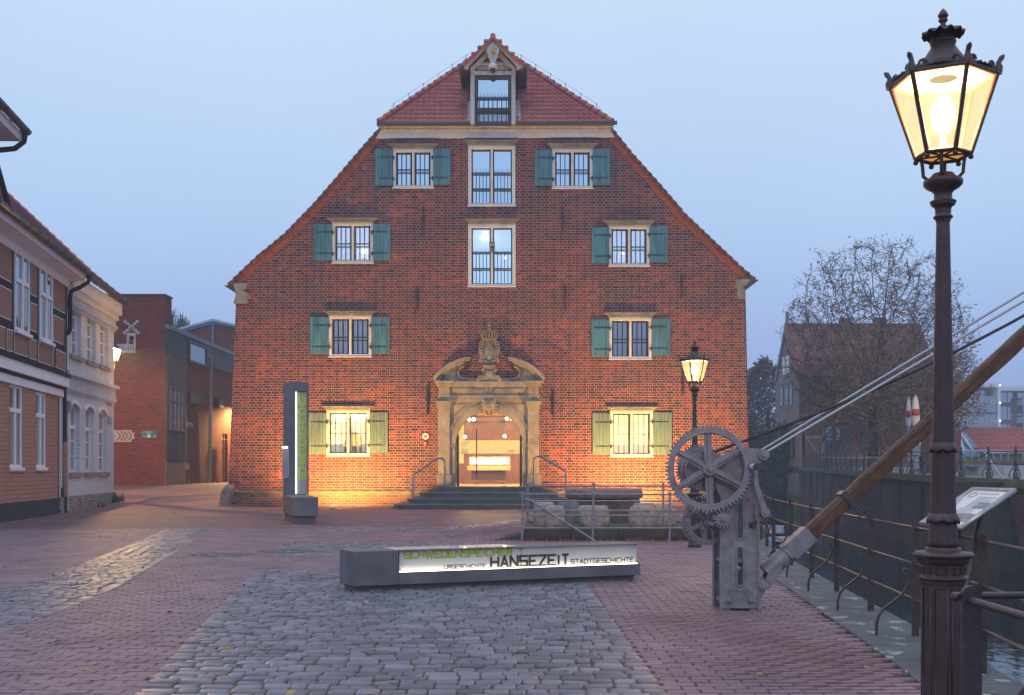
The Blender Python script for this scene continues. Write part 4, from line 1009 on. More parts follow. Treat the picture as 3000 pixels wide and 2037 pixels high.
# ------------------------------------------------------------------ boulder bollard at the corner
def boulder(mb, c, sx, sy, sz, seed, flat=.0, n=20, m=12, rough=.12):
    r = random.Random(seed); ph = [r.uniform(0, 6) for _ in range(8)]; vs = []
    for i in range(m+1):
        t_ = pi*i/m
        for k in range(n):
            q = 2*pi*k/n; d = Vector((sin(t_)*cos(q), sin(t_)*sin(q), cos(t_)))
            e = 1/max(.001, (abs(d.x)**5+abs(d.y)**5+abs(d.z)**5))**(1/5)
            s_ = 1+rough*(sin(2.1*d.x*2+ph[0])*sin(1.7*d.y*2+ph[1])+.6*sin(5*d.x+ph[2])*sin(4*d.z+ph[3])+.5*sin(6*d.y+ph[4]+3*d.z))*.7
            p = d*e*s_; vs.append((c[0]+p.x*sx, c[1]+p.y*sy, c[2]+min(p.z, 1-flat if flat else 9)*sz))
    fs = [(i*n+k, (i+1)*n+k, (i+1)*n+(k+1) % n, i*n+(k+1) % n) for i in range(m) for k in range(n)]
    mb.add(vs, fs, True)
p = W(660, 1478, 47.2)
mb = MB(); boulder(mb, (p.x, p.y, .42), .24, .24, .55, 3); 
for i, v in enumerate(mb.v): mb.v[i] = (v[0]+.22*(v[2]-.4), v[1], v[2])
tag(mb.build('corner_stone', M['granite']), 'leaning weathered guard stone at the left corner of the warehouse', 'stone')
# ------------------------------------------------------------------ standing and lying lit signs
ste = thing('sign_stele', 'tall grey sign stele with green vertical lettering on a glowing strip', 'sign', (-6.9, 34, 0))
def plan(O, ux, uy): return lambda a, b_, z: (O[0]+ux[0]*a+uy[0]*b_, O[1]+ux[1]*a+uy[1]*b_, z)
q = plan((-6.50, 32.4), (1, 0), (-.285, .958))
def pbx(mb, f, a0, a1, b0, b1, z0, z1): mb.hexa([f(a0,b0,z0),f(a1,b0,z0),f(a1,b1,z0),f(a0,b1,z0)], [f(a0,b0,z1),f(a1,b0,z1),f(a1,b1,z1),f(a0,b1,z1)])
mb = MB(); pbx(mb, q, .06, .69, .08, 3.5, -.05, .235); mb.build('base_plinth', M['concretep'], ste)
mb = MB(); pbx(mb, q, 0, .75, 0, 3.62, .235, .80); mb.build('base_block', M['concrete'], ste, bevel=.012)
Fs = Fr((-6.50-.285*3.15, 32.4+.958*3.15), (1, 0), (0, -1))     # front plane of the shaft
def sz(x, y): return Fs.uz(*zp('S', x, y))
L, Rr = sz(34, 70), sz(262, 1195); rc, rt = sz(152, 1195)[0], sz(152, 157)[1]
mb = MB(); Fs.fbox(mb, L[0], rc, .80, L[1], -.50, 0); Fs.fbox(mb, rc, Rr[0], rt, L[1], -.50, 0); Fs.fbox(mb, rc, Rr[0], .80, rt, -.50, -.14)
mb.build('shaft', M['concrete'], ste, bevel=.01)
mb = MB(); Fs.fbox(mb, rc+.015, Rr[0]-.005, .82, rt-.015, -.14, -.10); pn = mb.build('panel', M['panelgrey'], ste)
mb = MB(); Fs.fbox(mb, rc+.004, rc+.030, .83, rt-.02, -.10, -.055); mb.build('light_strip', M['ledlow'], ste)
a = sz(184, 1040); b_ = sz(257, 178)
stroke_text('SCHWEDENSPEICHER', Fs, a[0], b_[0], a[1], b_[1], -.097, .19, rot=True).build('lettering', M['limebright'], pn)
mb = MB(); a = sz(30, 1030); b_ = sz(92, 705)
for (u0, u1, z0, z1) in ((a[0]-.03, b_[0], b_[1]-.04, b_[1]), (a[0]-.03, b_[0], a[1], a[1]+.03), (b_[0]-.03, b_[0], a[1], b_[1])): Fs.fbox(mb, u0, u1, z0, z1, -.1, .012)
cs = mb.build('display_case', pm('steel_case', (.4,.4,.4), .35, .5), ste)
mb = MB(); Fs.fbox(mb, a[0]-.02, b_[0]-.03, a[1]+.03, b_[1]-.04, .0, .006); mb.build('glass', glassy('case_glass', .30, (1,1,1), base=(.30,.22,.16), trans=.25), cs)
mb = MB(); Fs.fbox(mb, a[0]-.02, b_[0]-.05, b_[1]-.07, b_[1]-.045, .006, .02); mb.build('case_light', M['bulb'], cs)

sg = thing('lying_sign', 'long low grey concrete sign with a glowing white panel of lettering, lying on the cobbles', 'sign', (0, 15.3, 0))
Of, Oe = Vector((-2.08, 14.3)), Vector((1.87, 15.9)); LL = (Oe-Of).length; ud = (Oe-Of)/LL
Fl = Fr(Of, ud, (ud.y, -ud.x)); ql = plan(Of, ud, (-.46, .89))
def lz(x, y): return Fl.uz(*zp(9, x, y))
TH = .56
mb = MB(); pbx(mb, ql, .05, LL-.07, .07, TH-.05, -.06, .075); mb.build('base_plinth', M['concretep'], sg)
p0, zb = lz(565, 492)[0], lz(565, 496)[1]; ph = lz(1300, 455)[1]
mb = MB(); pbx(mb, ql, 0, p0, 0, TH, .075, .535); pbx(mb, ql, p0, LL, 0, TH, .075, .225); pbx(mb, ql, p0, LL, .14, TH, .225, .533); pbx(mb, ql, p0, LL, .02, .14, .52, .533)
mb.build('body', M['concrete'], sg, bevel=.010)
mb = MB(); Fl.fbox(mb, p0+.01, LL-.02, .228, .518, -.135, -.085); pn = mb.build('panel', M['panel'], sg)
mb = MB(); Fl.fbox(mb, p0+.012, LL-.03, .227, .247, -.085, -.035); mb.build('light_strip', M['led'], sg)
mb = MB(); Fl.fbox(mb, p0+.004, LL-.008, .225, .240, -.012, -.004); Fl.fbox(mb, p0, p0+.012, .225, .52, -.012, -.002); 
um = lz(1338, 400)[0]; Fl.fbox(mb, um-.003, um+.003, .24, .52, -.085, -.08)
for x in (585,835,1085,1325,1350,1585,1817,2045):
    u = lz(x, 350)[0]; Fl.fbox(mb, u-.006, u+.006, .495, .507, -.085, -.078)
for x in (585, 2045): u = lz(x, 450)[0]; Fl.fbox(mb, u-.006, u+.006, .26, .272, -.085, -.03)
mb.build('edge_trim', M['zinc'], sg)
def ltext(tx, x0, y0, x1, y1, mat, bold):
    a = lz(x0, y0); b_ = lz(x1, y1); zz = sorted((a[1], lz(x1, y0+(y1-y0))[1]))
    return a[0], b_[0]
for tx, xa, xb, (ya, yb), mt, bd in (('SCHWEDENSPEICHER', 612, 1280, (402, 338), 'green', .20), ('HANSEZEIT', 1152, 1634, (460, 381), 'ink', .185), ('URGESCHICHTE', 862, 1116, (465, 438), 'ink', .15), ('STADTGESCHICHTE', 1648, 2034, (434, 401), 'ink', .165)):
    u0 = lz(xa, ya)[0]; z0, z1 = lz(xa, ya)[1], lz(xa, yb)[1]; u1 = lz(xb, ya-30 if tx != 'URGESCHICHTE' else ya)[0]
    stroke_text(tx, Fl, u0, u1, max(z0, .232), min(z1, .517), -.082, bd, gap=.36).build('lettering', M[mt], pn)
mb = MB(); a = ql(p0-.3, .06, .537)
pbx(mb, ql, p0-.02, p0+1.75, .02, TH-.03, .534, .541); mb.build('top_glass', glassy('pale_top_glass', .45, (1,1,1), base=(.45,.47,.5)), sg)

# ------------------------------------------------------------------ terrace: retaining wall, railings, stone table and seats
M['dwall'] = pm('dark_wall_stone', (.055,.055,.045), .85, var=.5, vs=2.5, bump=.012, bs=18)
tw = thing('terrace_wall', 'low dark retaining wall of the terrace behind the railing', 'wall', (3, 24.7, 0))
mb = MB(); mb.box(.27, 5.6, 24.62, 24.9, -.1, .10); mb.build('brick_foot', M['plinth'], tw)
mb = MB()
for i in range(5): mb.box(.26+i*1.07, .26+i*1.07+1.063, 24.58, 24.95, .09, .275)
mb.build('coping', M['dwall'], tw, bevel=.012)
def pz(x, y, Y): return W(*zp(8, x, y), Y)
def scroll(mb, p, s, r=.06, rad=.016):
    mb.tube([(p[0]+s*(r*(1-k/18))*sin(k*.55), p[1], p[2]+r-(r*(1-k/18))*cos(k*.55)-r+.0) for k in range(13)], rad, 6)
rl1 = thing('terrace_railing', 'front iron railing of the terrace with a sloping handrail down to the square', 'railing', (3, 24.35, 0), 'iron railings of the terrace')
Yf = 24.35
for x in (440, 940, 1487):
    p = pz(x, 1312, Yf); mb = MB(); mb.tube([(p.x-.02,Yf-.06,0),(p.x,Yf,.28),(p.x,Yf,1.08)], [.026,.026,.022], 8); mb.ball((p.x,Yf,1.09), .035); mb.lathe([(.02,.5),(.035,.52),(.035,.56),(.02,.58)], (p.x,Yf,0), 8); mb.build('post', M['crane'], rl1)
x0 = pz(440, 0, Yf).x; x1 = 5.3
for y in (968, 1083, 1208):
    z = pz(440, y, Yf).z; mb = MB(); mb.tube([(x0,Yf,z),(x1,Yf,z)], .018, 8)
    if y == 968: scroll(mb, (x0, Yf, z+.0), -1, .07)
    mb.build('rail', M['crane'], rl1)
a = pz(490, 1008, Yf-.05); b_ = pz(955, 1300, Yf-.05); mb = MB(); mb.tube([a+Vector((-.12,.05,.02)), a, b_], .024, 8); mb.build('sloping_rail', M['crane'], rl1)
rl2 = thing('terrace_railing', 'rear iron railing standing on the coping of the low terrace wall', 'railing', (3, 24.75, .27), 'iron railings of the terrace')
Yr = 24.78
for x in (478, 945, 1440, 1640):
    p = pz(x, 1215, Yr); mb = MB(); mb.rod((p.x,Yr,.27),(p.x,Yr,1.27), .022, 8); mb.ball((p.x,Yr,1.29), .032); mb.build('post', M['crane'], rl2)
x0 = pz(478, 0, Yr).x
for y in (908, 1015, 1118):
    z = pz(478, y, Yr).z; mb = MB(); mb.tube([(x0,Yr,z),(5.35,Yr,z)], .018, 8)
    if y == 908: scroll(mb, (x0, Yr, z), -1, .07)
    mb.build('rail', M['crane'], rl2)
mb = MB(); mb.tube([(x0-.03+.01*sin(k*2.5),Yr-.02,1.2-.09*k) for k in range(8)], .016, 6); mb.build('chain', M['crane'], rl2)
tb = thing('stone_table', 'round millstone table with a thick dark pedestal on the terrace', 'table', (*pz(1020, 1100, 30)[:2], .2))
Yt = 30.5
mb = MB(); c = pz(1020, 960, Yt); r = (pz(1290,0,Yt).x-pz(748,0,Yt).x)/2
mb.lathe([(r-.03,-.13),(r,-.10),(r,.10),(r-.03,.13),(.2,.135)], c, 48, mod=lambda k, i: 1+.006*sin(k*2.3)); mb.build('table_top', pm('red_granite', (.20,.14,.13), .7, var=.4, vs=6, bump=.008, bs=30), tb)
mb = MB(); boulder(mb, (c.x, c.y, .48), .98, .85, .55, 21, n=28, m=14, rough=.06); mb.build('pedestal', pm('brown_boulder', (.11,.075,.055), .9, var=.4, vs=4, bump=.02, bs=14), tb)
SE = [(525,660,1023,1160,27.6,'granite','pale granite stone seat at the left end of the terrace, half hidden'), (597,738,1050,1183,26.4,'granite','pale granite stone seat below the sloping rail'),
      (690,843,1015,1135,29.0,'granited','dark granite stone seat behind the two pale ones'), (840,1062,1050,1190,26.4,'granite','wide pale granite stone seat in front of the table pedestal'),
      (1205,1392,1050,1185,26.4,'granite','pale granite stone seat with rough front, right of the table pedestal'), (1375,1535,1038,1170,27.2,'granite','tilted pale granite stone seat nearest the gear wheels'), (1230,1385,1030,1100,29.5,'granite','pale granite stone seat behind the rough-fronted seat')]
for x0, x1, y0, y1, Y, mt, lab in SE:
    a = pz(x0, y1, Y); b_ = pz(x1, y0, Y); z0 = hgt(a.x+.3, Y); w_ = (b_.x-a.x)/2; h = b_.z-z0
    mb = MB(); boulder(mb, ((a.x+b_.x)/2, Y+w_*.6, z0+h*.42), w_*1.02, w_*.85, h*.62, x0, flat=.06, n=26, m=14, rough=.10)
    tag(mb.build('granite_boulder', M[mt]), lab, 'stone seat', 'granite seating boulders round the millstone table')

# ------------------------------------------------------------------ harbour hand crane
YC = 12.4; cr = thing('harbour_crane', 'grey cast-iron hand crane with big gear wheels and a long oak jib', 'crane', (2.55, 12.6, 0))
def ca(x, y, Y=YC): p = W(*zp('A', x, y), Y); return (p.x, p.z)
def cw(x, y, Y=YC): p = W(*zp('W', x, y), Y); return (p.x, p.z)
def xz(y_): return lambda x, z, d: (x, y_+d, z)
def capsule(x0, x1, y0, y1, n=10):
    a = ca(x0, y1); b_ = ca(x1, y0); r = (b_[0]-a[0])/2; c = (a[0]+b_[0])/2
    return [(c+r*cos(pi*k/n), b_[1]-r+r*sin(pi*k/n)) for k in range(n+1)]+[(c-r*cos(pi*k/n), a[1]+r-r*sin(pi*k/n)) for k in range(n+1)]
plate = [ca(472,1443),ca(472,900),ca(480,700),ca(430,590),cw(640,700),cw(720,600),cw(1050,465),cw(1240,425),cw(1390,440),cw(1480,450),cw(1530,500),cw(1535,545),cw(1490,600),cw(1425,640),cw(1395,740),ca(722,850),ca(732,1443),ca(665,1443),ca(665,1425),ca(538,1425),ca(538,1443)]
slots = [capsule(583,628,690,972), capsule(583,628,1018,1280)]
for Y0 in (YC, YC+.43):
    mb = MB(); mb.prism(plate, xz(Y0), 0, .035, holes=slots if Y0 == YC else [])
    for s in slots if Y0 == YC else []: mb.tube([(x, Y0-.004, z) for x, z in s], .012, 6, closed=True)
    for x0, x1 in ((472,482),(722,732)):
        a = ca(x0, 1443); b_ = ca(x1, 900); mb.box(a[0], b_[0], Y0-.022, Y0, a[1], b_[1])
    a = ca(482, 1425); b_ = ca(722, 1412); mb.box(a[0], b_[0], Y0-.018, Y0, a[1], b_[1])
    mb.build('side_plate', M['crane'], cr, bevel=.005)
for x, y in ((530,1372),(673,1372)):
    mb = MB(); c = ca(x, y); mb.disc_y(c, .040, YC-.014, YC+.01); mb.disc_y(c, .031, YC-.028, YC); mb.disc_y(c, .022, YC-.042, YC, 6); mb.disc_y(c, .009, YC-.055, YC); mb.build('bolt', M['crane'], cr, bevel=.004)
for c in (ca(658,703), ca(590,1162)): mb = MB(); mb.disc_y(c, .030, YC-.02, YC); mb.ball((c[0], YC-.02, c[1]), .022); mb.build('bolt', M['crane'], cr)
for c, r in ((ca(757,1275), .052),): mb = MB(); mb.disc_y(c, r, YC-.045, YC+.5); mb.disc_y(c, r*.5, YC-.065, YC); mb.build('pivot_pin', M['crane'], cr)
mb = MB(); c = cw(1465, 525); mb.disc_y(c, .062, YC-.05, YC+.5); mb.disc_y(c, .027, YC-.07, YC); mb.build('pivot_pin', M['crane'], cr)
mb = MB()
for a, b_ in ((ca(472,1400), ca(722,1300)), ): mb.box(a[0]+.03, b_[0]-.03, YC+.03, YC+.43, .08, .13); mb.box(a[0]+.03, b_[0]-.03, YC+.03, YC+.43, .55, .58)
mb.build('cross_brace', M['crane'], cr); mb = MB(); mb.prism([ca(733,1395),ca(733,1240),ca(757,1222),ca(790,1265),ca(735,1392)], xz(YC), 0, .46)
mb.build('foot_bracket', M['crane'], cr)
for tx, x0, x1, y0, y1 in (('LÜNEBURGER', 507, 693, 1325, 1294), ('EISENWERK.', 518, 692, 1350, 1328), ('1872.', 566, 642, 1377, 1357)):
    a = ca(x0, y0); b_ = ca(x1, y1); ff = Fr((0, YC), (1, 0), (0, -1)); t0 = text_mb(tx, ff, a[0], b_[0], a[1], b_[1], .006, .02)
    n = len(t0.v); t1 = MB(); t1.add(t0.v, t0.f); t1.add([(p[0], p[1]+.006, p[2]) for p in t0.v], t0.f)
    ed = {}
    for f in t0.f:
        for i in range(len(f)): e = (f[i], f[(i+1) % len(f)]); ed[e] = 1
    sd = [(a_, b2, b2+n, a_+n) for (a_, b2) in ed if (b2, a_) not in ed]; t1.f += sd; t1.s += [False]*len(sd)
    t1.build('raised_lettering', M['crane'], cr)
def gear(name, c, Y, ro, th, teeth, rin, spokes, hub, a0=0, depth=None, par=None, tooth=.034, web=.030):
    mb = MB(); outer = []
    for k in range(teeth):
        q0 = 2*pi*k/teeth; st_ = 2*pi/teeth
        for f_, r in ((0, ro-tooth), (.18, ro-tooth), (.30, ro-.006), (.40, ro), (.54, ro), (.64, ro-.006), (.76, ro-tooth)): outer.append((c[0]+r*cos(q0+f_*st_), c[1]+r*sin(q0+f_*st_)))
    if spokes == 0:
        mb.prism(outer, xz(Y), 0, th)
    else:
        inner = [(c[0]+rin*cos(2*pi*k/64), c[1]+rin*sin(2*pi*k/64)) for k in range(64)]
        mb.prism(outer, xz(Y), 0, th, holes=[inner])
        mb.tube([(c[0]+(rin+.004)*cos(2*pi*k/64), Y+.01, c[1]+(rin+.004)*sin(2*pi*k/64)) for k in range(64)], .014, 6, closed=True)
        for k in range(spokes):
            q = a0+2*pi*k/spokes; d = Vector((cos(q), sin(q))); n_ = Vector((-d.y, d.x)); C = Vector(c)
            w0, w1 = hub*.62, hub*.46
            mb.prism([C+d*hub*.6+n_*w0, C+d*hub*.6-n_*w0, C+d*(rin+.01)-n_*w1, C+d*(rin+.01)+n_*w1], xz(Y), th*.35, th*.75)
            mb.prism([C+d*hub*.6+n_*web*.35, C+d*hub*.6-n_*web*.35, C+d*(rin+.01)-n_*web*.3, C+d*(rin+.01)+n_*web*.3], xz(Y), -.004, th*.5)
    mb.disc_y(c, hub, Y-.035, Y+th+.02, 28); mb.disc_y(c, hub*.42, Y-.075, Y, 16)
    return mb.build(name, M['crane'], par or cr, bevel=.003, seg=1)
BW = ca(402, 505, YC-.16); gear('gear_wheel', BW, YC-.16, .490, .075, 64, .405, 6, .076, radians(92))
g2 = cw(600, 700, 12.95); gear('gear_wheel', g2, 12.95, .285, .05, 44, .205, 6, .05, radians(70))
g3 = ca(393, 862, 12.6); gear('gear_wheel', g3, 12.58, .262, .05, 46, .205, 6, .05, radians(20))
g4 = ca(375, 845, 12.95); gear('gear_wheel', g4, 12.98, .29, .06, 52, .23, 6, .05, radians(45))
pn_ = ca(492, 838, YC-.14); gear('pinion', pn_, YC-.14, .110, .07, 15, 0, 0, .035, tooth=.038)
mb = MB()
for c, r in ((BW, .034), (pn_, .022), (g3, .025)): mb.disc_y(c, r, YC-.1, 13.05)
mb.build('axle', M['crane'], cr)
dc = cw(660, 745, 12.6); mb = MB(); mb.disc_y(dc, .235, 12.44, 12.50, 36); mb.disc_y(dc, .175, 12.5, 12.78, 36); mb.disc_y(dc, .235, 12.78, 12.83, 36); mb.disc_y(dc, .05, 12.3, 12.9)
drum = mb.build('drum', M['crane'], cr)
mb = MB()
for k in range(5): mb.tube([(dc[0]+.19*cos(q_*pi/12), 12.53+.045*k, dc[1]+.19*sin(q_*pi/12)) for q_ in range(24)], .018, 6, closed=True)
mb.build('rope_coil', M['rope'], drum)
# crank
hb = ca(765, 793, YC-.08); a = ca(695, 848); b_ = ca(760, 727); mb = MB(); mb.box(a[0], b_[0], YC-.05, YC+.0, a[1], b_[1]); mb.disc_y(hb, .052, YC-.16, YC); mb.disc_y(hb, .022, YC-.19, YC, 6)
ha = ca(702, 500, YC-.14)
mb.prism([(hb[0]-.035,hb[1]),(hb[0]+.032,hb[1]+.02),(ha[0]+.045,ha[1]-.18),(ha[0]+.022,ha[1]),(ha[0]-.025,ha[1]),(ha[0]-.01,ha[1]-.2)], xz(YC-.15), 0, .03)
ck = mb.build('crank', M['crane'], cr, bevel=.005)
mb = MB(); h0 = ca(680, 492, YC-.15); mb.disc_y(h0, .036, YC-.43, YC-.15, 20); mb.build('handle', M['woodgrey'], ck)
mb = MB(); mb.disc_y(h0, .042, YC-.16, YC-.14, 20); mb.disc_y(h0, .042, YC-.445, YC-.42, 20); mb.disc_y(h0, .018, YC-.46, YC-.43, 12)
c = ca(690, 872); mb.box(c[0]-.02, c[0]+.03, YC-.06, YC, c[1]-.04, c[1]+.03); mb.disc_y((c[0]-.03, c[1]), .02, YC-.05, YC); mb.build('ferrule', M['zinc'], ck)
# jib
YJ = 12.62
def cf(x, y, Y=YJ): p = W(*zp('F', x, y), Y); return Vector((p.x, Y, p.z))
j0, j1 = cf(262, 1052), cf(478, 832); jl = (j1-j0).length; jd = (W(3000, 984, YJ)-j1).normalized(); j0 = j1-jd*jl; jn = Vector((-jd.z, 0, jd.x)); jy = Vector((0,1,0))
mb = MB(); mb.tube([j0-jd*.0, j1], .106, 24); mb.tube([j0-jd*.012, j0+jd*.02], .120, 24); mb.tube([j1-jd*.02, j1+jd*.012], .124, 24)
def obox(mb, a, b_, w_, d): mb.hexa([a-jn*w_-jy*d, a-jn*w_+jy*d, a+jn*w_+jy*d, a+jn*w_-jy*d], [b_-jn*w_-jy*d, b_-jn*w_+jy*d, b_+jn*w_+jy*d, b_+jn*w_-jy*d])
s1 = j1+jd*.345; obox(mb, j1+jd*.012, s1, .104, .104)
pv = ca(757, 1275, YJ); pv = Vector((pv[0], YJ, pv[1]))
for dy in (-.10, .10):
    P = [pv+Vector((-.03,dy,-.03)), pv+Vector((.03,dy,-.035)), j0+jd*.12-jn*.09+jy*dy, j0+jd*.17-jn*.03+jy*dy, j0+jd*.02+jn*.02+jy*dy]
    mb.prism([(p.x, p.z) for p in P], xz(YJ+dy), -.015, .015)
jb = mb.build('jib_socket', M['crane'], cr, bevel=.004, seg=1)
mb = MB(); tip = j1+jd*5.45; n = 26; vs = []
for i in range(n+1):
    c = j1+jd*.2+(tip-j1-jd*.2)*i/n; w1 = .081+.002*sin(i*1.3); ch = .03+.012*sin(i*.7)
    for (u, v) in ((-w1, -w1+ch*.4),(-w1+ch*.4, -w1),(w1-ch, -w1),(w1, -w1+ch),(w1, w1-ch*.5),(w1-ch*.5, w1),(-w1+ch, w1),(-w1, w1-ch)):
        vs.append(c+jn*(u+.004*sin(i*2.1+v*40))+jy*v)
fs = [(i*8+k, i*8+(k+1) % 8, i*8+8+(k+1) % 8, i*8+8+k) for i in range(n) for k in range(8)]+[tuple(range(8)), tuple(range(n*8, n*8+8))]
mb.add(vs, fs)
beam = mb.build('jib_beam', M['timber'], cr)
mb = MB()   # drying cracks: thin dark splits standing on the face
for s0, s1_, off in ((.45, 2.6, .028), (1.9, 4.6, .02), (.8, 1.5, -.03)):
    P = [j1+jd*(s0+(s1_-s0)*i/14)+jn*(off+.010*sin(i*1.9+off*90))-jy*.0825 for i in range(15)]
    mb.tube(P, [.001+.005*sin(pi*i/14) for i in range(15)], 4)
mb.build('split', M['soil'], beam)
bc = cf(1100, 205); mb = MB(); a = j1+jd*((bc-j1).dot(jd)-.03); obox(mb, a, a+jd*.06, .104, .104)
e = cf(1275, 392)
for o in (-.02, .02): mb.rod(bc-jn*.1+jd*o-jy*.05, e+jd*o-jy*.05, .010, 6)
for i in (-1, 1):
    for k in range(4): mb.ball(e-jn*(.02)+jd*(i*.025)+Vector((.035*(k-1.5), -.06, .035*(k-1.5))), .020, 6, 4)
mb.build('strap', M['zinc'], cr)
mb = MB(); mb.disc_y((tip.x, tip.z), .16, YJ-.04, YJ+.04, 24); mb.disc_y((tip.x, tip.z), .05, YJ-.12, YJ+.12); mb.build('sheave', M['crane'], cr)
for y0 in (YC-.02, YC+.45):
    c = cw(1465, 525); a = Vector((c[0]+.03, y0, c[1]+.03)); b_ = W(3000, 882 if y0 < YC else 856, YJ+(y0-YJ)*.7); b_ = a+(b_-a)*1.38; mb = MB(); mb.rod(a, b_, .0145, 10); mb.build('tie_rod', M['rod'], cr)
ra = Vector((dc[0]+.05, 12.62, dc[1]+.195)); rb_ = W(3000, 897, 12.62); rt_ = ra+(rb_-ra)*1.32
mb = MB(); n = 420
for ph in (0, 2.1, 4.2):
    P = []
    for i in range(n):
        t_ = i/(n-1); c = ra.lerp(rt_, t_)-Vector((0,0,.16*sin(pi*t_))); q_ = t_*260+ph; P.append(c+Vector((-.4*cos(q_)*.009, sin(q_)*.009, cos(q_)*.009)))
    mb.tube(P, .010, 5)
mb.build('rope', M['rope'], cr)
# ------------------------------------------------------------------ street lamps
M['halo'] = lanternglass('halo_glow_shell', (1.0,.82,.45), 1.6, .62)  # added glowing shell that makes a halo round the bulb
M['lfloor'] = emis('lantern_floor_glass', (.8,.42,.08), .7)
def build_lamp(loc, label, energy, rot):
    x, y, z = loc; t_ = thing('street_lamp', label, 'street lamp', loc, 'gas-style street lamps'); c = loc; s = .0019875
    Z = lambda py: 1.6+(HY-py)*s
    fz5 = lambda v: Z(1350+v*.43526); r5 = lambda w_: w_*.43526*s/2
    oc = radians(22.5)
    mb = MB()   # octagonal pedestal
    R = 1/cos(pi/8)
    prof = [(.135,-.02),(.135,.06),(.120,.10),(.113,.14),(.113,fz5(835)),(.118,fz5(820)),(.120,fz5(800)),(.134,fz5(792)),(.134,fz5(780)),(.117,fz5(768)),(.117,fz5(700)),(.124,fz5(690)),(.138,fz5(676)),(.142,fz5(655)),(.165,fz5(640)),(.165,fz5(626)),(.150,fz5(614)),(.11,fz5(608))]
    mb.lathe([(r*R, z_) for r, z_ in prof], c, 8, a0=oc+rot, sm=False)
    mb.lathe([(.10,fz5(612)),(.098,fz5(583)),(.09,fz5(580))], c, 32)
    pd = mb.build('pedestal', M['lampiron'], t_, bevel=.004, seg=1)
    mb = MB()
    for k in range(8):
        q = rot+k*pi/4; d = Vector((cos(q), sin(q), 0)); n_ = Vector((-d.y, d.x, 0))
        for (z0, z1, hw) in ((.22, fz5(850), .034), (fz5(757), fz5(715), .026)):
            P = [Vector(c)+d*(.1145 if z0 < .5 else .1185)+n_*a+Vector((0,0,b_)) for a, b_ in ((-hw,z0),(hw,z0),(hw,z1),(-hw,z1))]
            mb.tube(P, .005, 5, closed=True)
    mb.build('pedestal_moulding', M['lampiron'], pd)
    fl = lambda a: (lambda k, i: 1-a*(k % 4 == 0))
    mb = MB()   # fluted bell, collars, shaft
    w7 = lambda v: Z(1300+v*.21552)
    mb.lathe([(.075,w7(1405)),(.088,w7(1385)),(.0865,w7(1340)),(.082,w7(1250)),(.078,w7(1150)),(.075,w7(1050))], c, 64, mod=fl(.07))
    mb.lathe([(.074,w7(1030)),(.073,w7(980)),(.067,w7(500)),(.0655,w7(100))], c, 64, mod=fl(.07))
    tz = lambda v: Z(450+v*.41209)
    mb.lathe([(.0625,w7(60)),(.055,tz(1578)),(.0372,tz(495))], c, 64, mod=fl(.075))
    sh = mb.build('shaft', M['lampiron'], t_)
    for zz, rr in ((w7(1030), .088), (w7(70), .072)):
        mb = MB(); pts = []
        mb.lathe([(rr*.85, .035),(rr*1.0,.022),(rr*1.08,0),(rr*1.04,-.016),(rr*.9,-.010)], (x,y,zz), 64, mod=lambda k, i: 1+.05*cos(k*pi/4)*(i in (1,2,3)))
        for i, v in enumerate(mb.v): mb.v[i] = (v[0], v[1], v[2]-.010*(.5+.5*cos(8*atan2(v[1]-y, v[0]-x)))*(1 if Vector((v[0]-x, v[1]-y)).length > rr*.95 else 0))
        mb.build('leaf_collar', M['lampiron'], sh)
    mb = MB()
    pr = [(498,45),(490,45),(480,53),(470,50),(462,64),(453,67),(444,62),(432,50),(422,54),(412,55),(402,53),(394,56),(384,60),(378,66),(370,80),(360,82),(350,80),(340,70),(325,62),(290,60),(268,74),(245,112),(225,132),(205,134),(190,130),(178,100),(160,82),(145,70)]
    mb.lathe([(r*.41209*s, tz(v)) for v, r in pr], c, 40)
    for k in range(22): q = 2*pi*k/22; mb.ball((x+.066*cos(q), y+.066*sin(q), tz(347)), .0085, 6, 4)
    cap = mb.build('capital', M['lampiron'], t_)
    # lantern
    zb, zt = 3.43, 3.865; rb, rt = .150, .289
    va = [rot+k*pi/3 for k in range(6)]
    B = [Vector((x+rb*cos(a), y+rb*sin(a), zb)) for a in va]; T = [Vector((x+rt*cos(a), y+rt*sin(a), zt)) for a in va]
    for k in range(4):
        a = va[0]+k*pi/2; mb = MB(); d = Vector((cos(a), sin(a), 0)); C = Vector((x, y, 0))
        mb.tube([C+d*.05+Vector((0,0,tz(185))), C+d*.085+Vector((0,0,tz(178))), C+d*.108+Vector((0,0,tz(150))), C+d*.112+Vector((0,0,tz(90))), C+d*.118+Vector((0,0,zb-.01))], .010, 8); mb.build('bracket', M['lampiron'], t_)
    mb = MB()
    for k in range(6):
        k2 = (k+1) % 6; mb.tube([B[k], T[k]], .015, 6); mb.tube([B[k], B[k2]], .014, 6); mb.tube([T[k], T[k2]], .017, 6); mb.tube([T[k]+Vector((0,0,.018)), T[k2]+Vector((0,0,.018))], .012, 6)
        mb.ball(B[k]-Vector((0,0,.022)), .016, 8, 5); mb.rod(B[k], (x, y, zb), .007, 5)
    fr_ = mb.build('lantern_frame', M['lampiron'], t_)
    mb = MB()   # crockets on the rim
